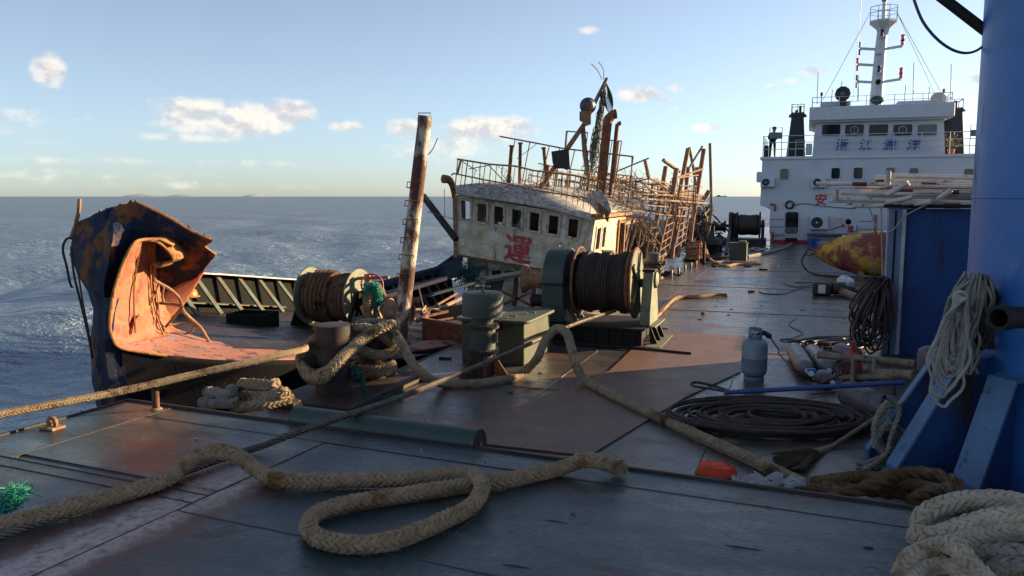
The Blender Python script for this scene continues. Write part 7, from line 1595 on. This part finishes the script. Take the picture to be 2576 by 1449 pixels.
# motor with a timber, plastic bag
p = G(2062, 745); mo = thing('electric_motor', 'black electric motor with a white plate on the deck before the buoy', 'motor', p)
MB().box(p + Vector((.1, .15, .16)), E2, E1, UZ, .42, .34, .30).build('body', 'black_paint', mo, bevel=.06)
MB().box(p + Vector((.03, -.03, .17)), E2, E1, UZ, .16, .012, .2).build('name_plate', 'pale_metal', mo)
MB().lathe(p + Vector((.3, .1, .17)), E2 + E1 * .3, [(.14, 0), (.14, .3), (.08, .34), (0, .34)], 16).build('housing', 'rust_bollard', mo, smooth=True)
o = MB().tube(catmull([G(2105, 728, .12), G(2140, 742, .10), G(2175, 752, .09)], 5), [.09, .085, .08, .085, .085, .08, .08, .075, .075, .07, .07], 10).build('timber_log', 'bamboo', smooth=True); tag(o, 'short timber log lying behind the electric motor', 'log')
bgm = MB(); p = G(2125, 718); r2_ = random.Random(3)
bgm.lathe(p, UZ, [(.05, 0), (.20, .02), (.24, .10), (.18, .18), (.08, .24), (0, .25)], 14)
bgm.v = [(x + r2_.uniform(-.04, .04), y + r2_.uniform(-.04, .04), max(z + r2_.uniform(-.03, .03), .005)) for x, y, z in bgm.v]
tag(bgm.build('plastic_bag', 'ship_trim'), 'crumpled white plastic bag on the deck before the yellow buoy', 'bag')
heap('dark_rope_heap', G(2110, 735), .55, .28, .03, 5, 'plain', 'rubber', 'dark rope heap on the deck beside the electric motor', 31, .3)
# white coil hung on the column
cc_ = D(2405, 745, 6.15); r3 = random.Random(8)
for i in range(9):
    w0 = .055 + .012 * i + r3.uniform(-.01, .02); h_ = .46 + .045 * i * r3.uniform(.5, 1.2); pts = []
    for k in range(15):
        t = k / 14 * 2 * math.pi; s_ = math.sin(t / 2)
        pts.append(cc_ + Vector((math.sin(t) * w0 * (.4 + .6 * s_) + r3.uniform(-.01, .01) - .16 * s_ * (i / 9) * r3.uniform(.7, 1.2), -.05 - .012 * i + r3.uniform(-.01, .01), -h_ * s_ * s_)))
    rope('hung_rope_coil', pts, .013, 'twist', 'rope_pale', 'loop of the pale rope coil hung against the blue column', 'rope', group='pale rope coil on the column', fine=.6)
kn = MB()
for k in range(4): kn.ring(cc_ + Vector((0, -.06, -.02 * k)), (rr.gauss(0, .3), 1, rr.gauss(0, .3)), .045, .014, 14, 6)
tag(kn.build('coil_hitch', 'rope_pale', smooth=True), 'hitch tying the pale rope coil to the column', 'knot')
gm_ = D(2445, 700, 6.35)
hb_ = thing('hanging_net_bag', 'dark grey net bundle hanging on the blue column behind the coil', 'net', gm_ - UZ * .9)
nm = MB()
for k in range(70):
    x0 = rr.gauss(0, .06); pts = [gm_ + Vector((x0 * .6, rr.uniform(-.12, 0), rr.uniform(-.02, .06)))]
    for j in range(1, 6): pts.append(gm_ + Vector((x0 + rr.gauss(0, .02) - j * .02, rr.uniform(-.14, .0), -j * .15)))
    nm.tube(catmull(pts, 3), .012, 4)
nm.build('strands', 'rope_grey', hb_, kind='stuff')
nm = MB()
for k in range(40):
    x0 = rr.gauss(.08, .05); pts = [gm_ + Vector((x0 * .6, rr.uniform(-.1, .02), rr.uniform(-.02, .03)))]
    for j in range(1, 5): pts.append(gm_ + Vector((x0 + rr.gauss(0, .02), rr.uniform(-.1, .02), -j * .14)))
    nm.tube(catmull(pts, 3), .012, 4)
nm.build('dark_strands', 'rubber', hb_, kind='stuff')
# twisted rope heap between the gussets
for i in range(7):
    c = G(2226 + r3.uniform(-10, 10), 1168 + r3.uniform(-10, 10), 0); w0 = r3.uniform(.08, .17); h_ = r3.uniform(.15, .55)
    pts = [c + Vector((-w0 - .12, -.05 - .03 * i, .03)), c + Vector((-.02, -.1, .04 + .02 * i)), c + Vector((w0 * .4, 0, h_ * .5)), c + Vector((w0, .04, h_)), c + Vector((w0 * .2, .05, h_ + .05)), c + Vector((-w0 * .6, .02, h_ * .7)), c + Vector((-w0 * .3, -.03, .15)), c + Vector((w0, -.08, .06)), c + Vector((-w0, -.16 - .02 * i, .03))]
    rope('twisted_rope', pts, .022, 'twist', 'rope_grey', 'grey twisted rope loops heaped between the blue gussets', 'rope', group='grey rope heap between the gussets', per=8, fine=.7)
# thick brown rope heap at the gusset feet
for i, (pts, lb) in enumerate((
    ([(2010, 1240, .02), (2080, 1228, .05), (2160, 1232, .06), (2240, 1240, .05), (2330, 1250, .05), (2420, 1275, .05), (2480, 1300, .05)], 'front strand of thick brown rope along the platform rim'),
    ([(2040, 1215, .03), (2110, 1205, .10), (2180, 1200, .14), (2250, 1210, .16), (2320, 1225, .14), (2390, 1240, .12), (2450, 1260, .1)], 'middle strand of thick brown rope below the gussets'),
    ([(2070, 1225, .12), (2120, 1240, .14), (2190, 1222, .20), (2240, 1200, .22), (2300, 1190, .20), (2360, 1195, .18), (2410, 1215, .18)], 'top strand of thick brown rope against the gussets'),
    ([(2030, 1250, .0), (2100, 1262, .02), (2180, 1270, .02), (2260, 1280, .02), (2340, 1300, .02)], 'thin pale braid under the thick brown ropes'),
    ([(2290, 1265, .12), (2330, 1240, .16), (2380, 1230, .18), (2420, 1245, .2), (2400, 1275, .18), (2340, 1280, .14)], 'curled brown rope end on top of the brown rope heap'))):
    R_ = .05 if i != 3 else .03
    rope('brown_rope', [G(u, v, .07 + h) for u, v, h in pts], R_, 'twist' if i in (0, 2, 4) else 'braid', 'rope_brown' if i != 3 else 'rope_grey', lb, fuzz=250, per=8)
# big white braided rope heap in the corner
wh = [([(2310, 1330, .02), (2330, 1295, .10), (2390, 1268, .16), (2460, 1258, .18), (2540, 1262, .2), (2620, 1280, .2)], .064, 'upper bight of the big white braided rope in the corner'),
      ([(2300, 1345, .04), (2345, 1352, .08), (2400, 1335, .12), (2460, 1315, .16), (2540, 1300, .2), (2630, 1310, .2)], .064, 'second bight of the big white braided rope, with orange stains'),
      ([(2270, 1449, .02), (2290, 1410, .06), (2340, 1385, .08), (2400, 1372, .10), (2470, 1350, .12), (2540, 1340, .14), (2620, 1350, .14)], .060, 'third bight of the big white braided rope, low on the platform'),
      ([(2385, 1365, .17), (2410, 1380, .18), (2440, 1420, .15), (2480, 1460, .12), (2540, 1520, .1)], .056, 'strand of the big white rope hanging over the pile'),
      ([(2290, 1480, .02), (2320, 1440, .04), (2370, 1425, .06), (2420, 1440, .08), (2450, 1480, .08)], .052, 'small inner loop of the big white rope'),
      ([(2430, 1400, .10), (2500, 1395, .13), (2570, 1400, .14), (2640, 1420, .12)], .064, 'grey strand at the back of the white rope pile'),
      ([(2480, 1440, .06), (2540, 1430, .10), (2620, 1440, .1)], .064, 'short grey strand under the white rope pile')]
for pts, R_, lb in wh:
    if pts[-1][0] > 2600: pts = pts + [(pts[-1][0] + 130, pts[-1][1] + 10, pts[-1][2] * .6), (pts[-1][0] + 230, pts[-1][1] + 70, .01), (pts[-1][0] + 190, pts[-1][1] + 150, .0), (pts[-1][0] + 60, pts[-1][1] + 170, .0)]
    rope('white_rope', [G(u, v, .30 + R_ + h) for u, v, h in pts], R_, 'braid', 'rope_white' if 'grey' not in lb else 'rope_grey', lb, fuzz=250, per=8)  # strands with grey in the label take the grey rope colour
# orange cloth, trash
r4 = random.Random(6)
p = G(1797, 1228, 0); oc = MB(); n = 16
for j, (z, k_) in enumerate(((.006, .9), (.06, 1.0), (.12, .98), (.165, .86), (.185, .5))):
    for i in range(n):
        t = 2 * math.pi * i / n; c_, s_ = math.cos(t), math.sin(t); q_ = (abs(c_) ** 4 + abs(s_) ** 4) ** -.25
        oc.v.append(tuple(p + ED * (.155 * k_ * c_ * q_ + r4.uniform(-.012, .012)) + EN * (.10 * k_ * s_ * q_ + .06 + r4.uniform(-.01, .01)) + UZ * (z + (0 if j == 0 else r4.uniform(-.012, .012)))))
for j in range(4):
    for i in range(n): oc.f.append((j * n + i, j * n + (i + 1) % n, (j + 1) * n + (i + 1) % n, (j + 1) * n + i))
oc.f.append(tuple(range(4 * n, 5 * n))); oc.f.append(tuple(range(n))[::-1])
ob_ = tag(oc.build('orange_bundle', 'orange_cloth', smooth=True), 'bright orange cloth bundle on the deck just beyond the platform rim', 'bundle')
MB().tube([p + ED * (.157 * math.cos(t_) * (abs(math.cos(t_)) ** 4 + abs(math.sin(t_)) ** 4) ** -.25) + EN * (.06 + .102 * math.sin(t_) * (abs(math.cos(t_)) ** 4 + abs(math.sin(t_)) ** 4) ** -.25) + UZ * .10 for t_ in np.linspace(0, 6.1, 20)], .007, 5).build('tie', 'rust_steel', ob_)
for i, (u, v, s_) in enumerate(((1870, 1240, .10), (1905, 1248, .12), (1935, 1238, .11), (1960, 1255, .12), (1985, 1245, .12), (2000, 1258, .10), (1925, 1258, .09))):
    p = G(u, v, 0); mb = MB(); rows = [[p + Vector((-s_ + 2 * s_ * a / 4 + r4.uniform(-.02, .02), -s_ * .6 + 1.2 * s_ * b / 4 + r4.uniform(-.02, .02), .10 + r4.uniform(-.035, .05))) for a in range(5)] for b in range(5)]
    tag(mb.sheet(rows).build('plastic_scrap', 'plastic_white', solid=.003), 'crumpled grey-white plastic scrap beyond the platform rim', 'plastic scrap', 'plastic scraps beyond the platform rim')
# green net scrap at the far left of the platform
gs_ = MB(); c = G(18, 1285, .34)
for i in range(90):
    p = c + Vector((rr.gauss(0, .03), rr.gauss(0, .04), 0)); h_ = rr.uniform(.04, .16); pts = [p, p + Vector((rr.gauss(0, .03), rr.gauss(0, .03), h_ * .5)), p + Vector((rr.gauss(.03, .04), rr.gauss(0, .04), h_)), p + Vector((rr.gauss(.05, .05), rr.gauss(0, .05), h_ * .8))]
    gs_.tube(catmull(pts, 3), .004, 3)
tag(gs_.build('green_twine', 'net_green', kind='stuff'), 'tuft of green twine tied on the rope at the platform edge', 'twine')
# little things on deck
for i, (u, v, mt) in enumerate(((1013, 958, 'steel_grey'), (1022, 962, 'steel_grey'))):
    p = G(u, v); tag(MB().lathe(p, UZ, [(.02, .004), (.02, .10), (.0, .10)], 10).build('glass_tube', mt, smooth=True), 'short tube standing on deck by the bollard base', 'tube', 'short tubes by the bollard base')
p = G(1120, 905); sh = thing('deck_shackle', 'dark shackle lying on the deck edge by the ventilator', 'shackle', p); MB().ring(p + UZ * .03, (0, -1, .6), .07, .02, 14, 6, 0, math.pi).build('bow', 'winch_dark', sh); MB().cyl(p - E2 * .09 + UZ * .02, p + E2 * .09 + UZ * .02, .018, 8).build('pin', 'winch_dark', sh)
for i in range(40):
    r_ = random.Random(100 + i); b_ = r_.uniform(-4.5, 1.0); a_ = r_.uniform(7, 24); s_ = r_.uniform(.012, .04)
    p = S(a_, b_, .012); mb = MB(); mb.box(p, (r_.uniform(-1, 1), r_.uniform(-1, 1), 0.01), (-r_.uniform(.2, 1), 1, 0), UZ, s_ * 2, s_, .012)
    tag(mb.build('rust_chip', 'rust_bollard'), 'small rust chip lying loose on the wet deck', 'rust chip', 'rust chips on the deck')
for i in range(26):
    r_ = random.Random(300 + i); s_ = r_.uniform(.006, .02); p = PF(r_.uniform(.5, 9), r_.uniform(.2, 4.2), .306)
    mb = MB(); mb.box(p, (r_.uniform(-1, 1), r_.uniform(-1, 1), 0.01), (-r_.uniform(.2, 1), 1, 0), UZ, s_ * 2.4, s_, .008)
    tag(mb.build('paint_flake', random.choice(['rust_bollard', 'blue_plastic', 'dirty_white'])), 'tiny paint flake lying on the foreground platform', 'paint flake', 'paint flakes on the platform')
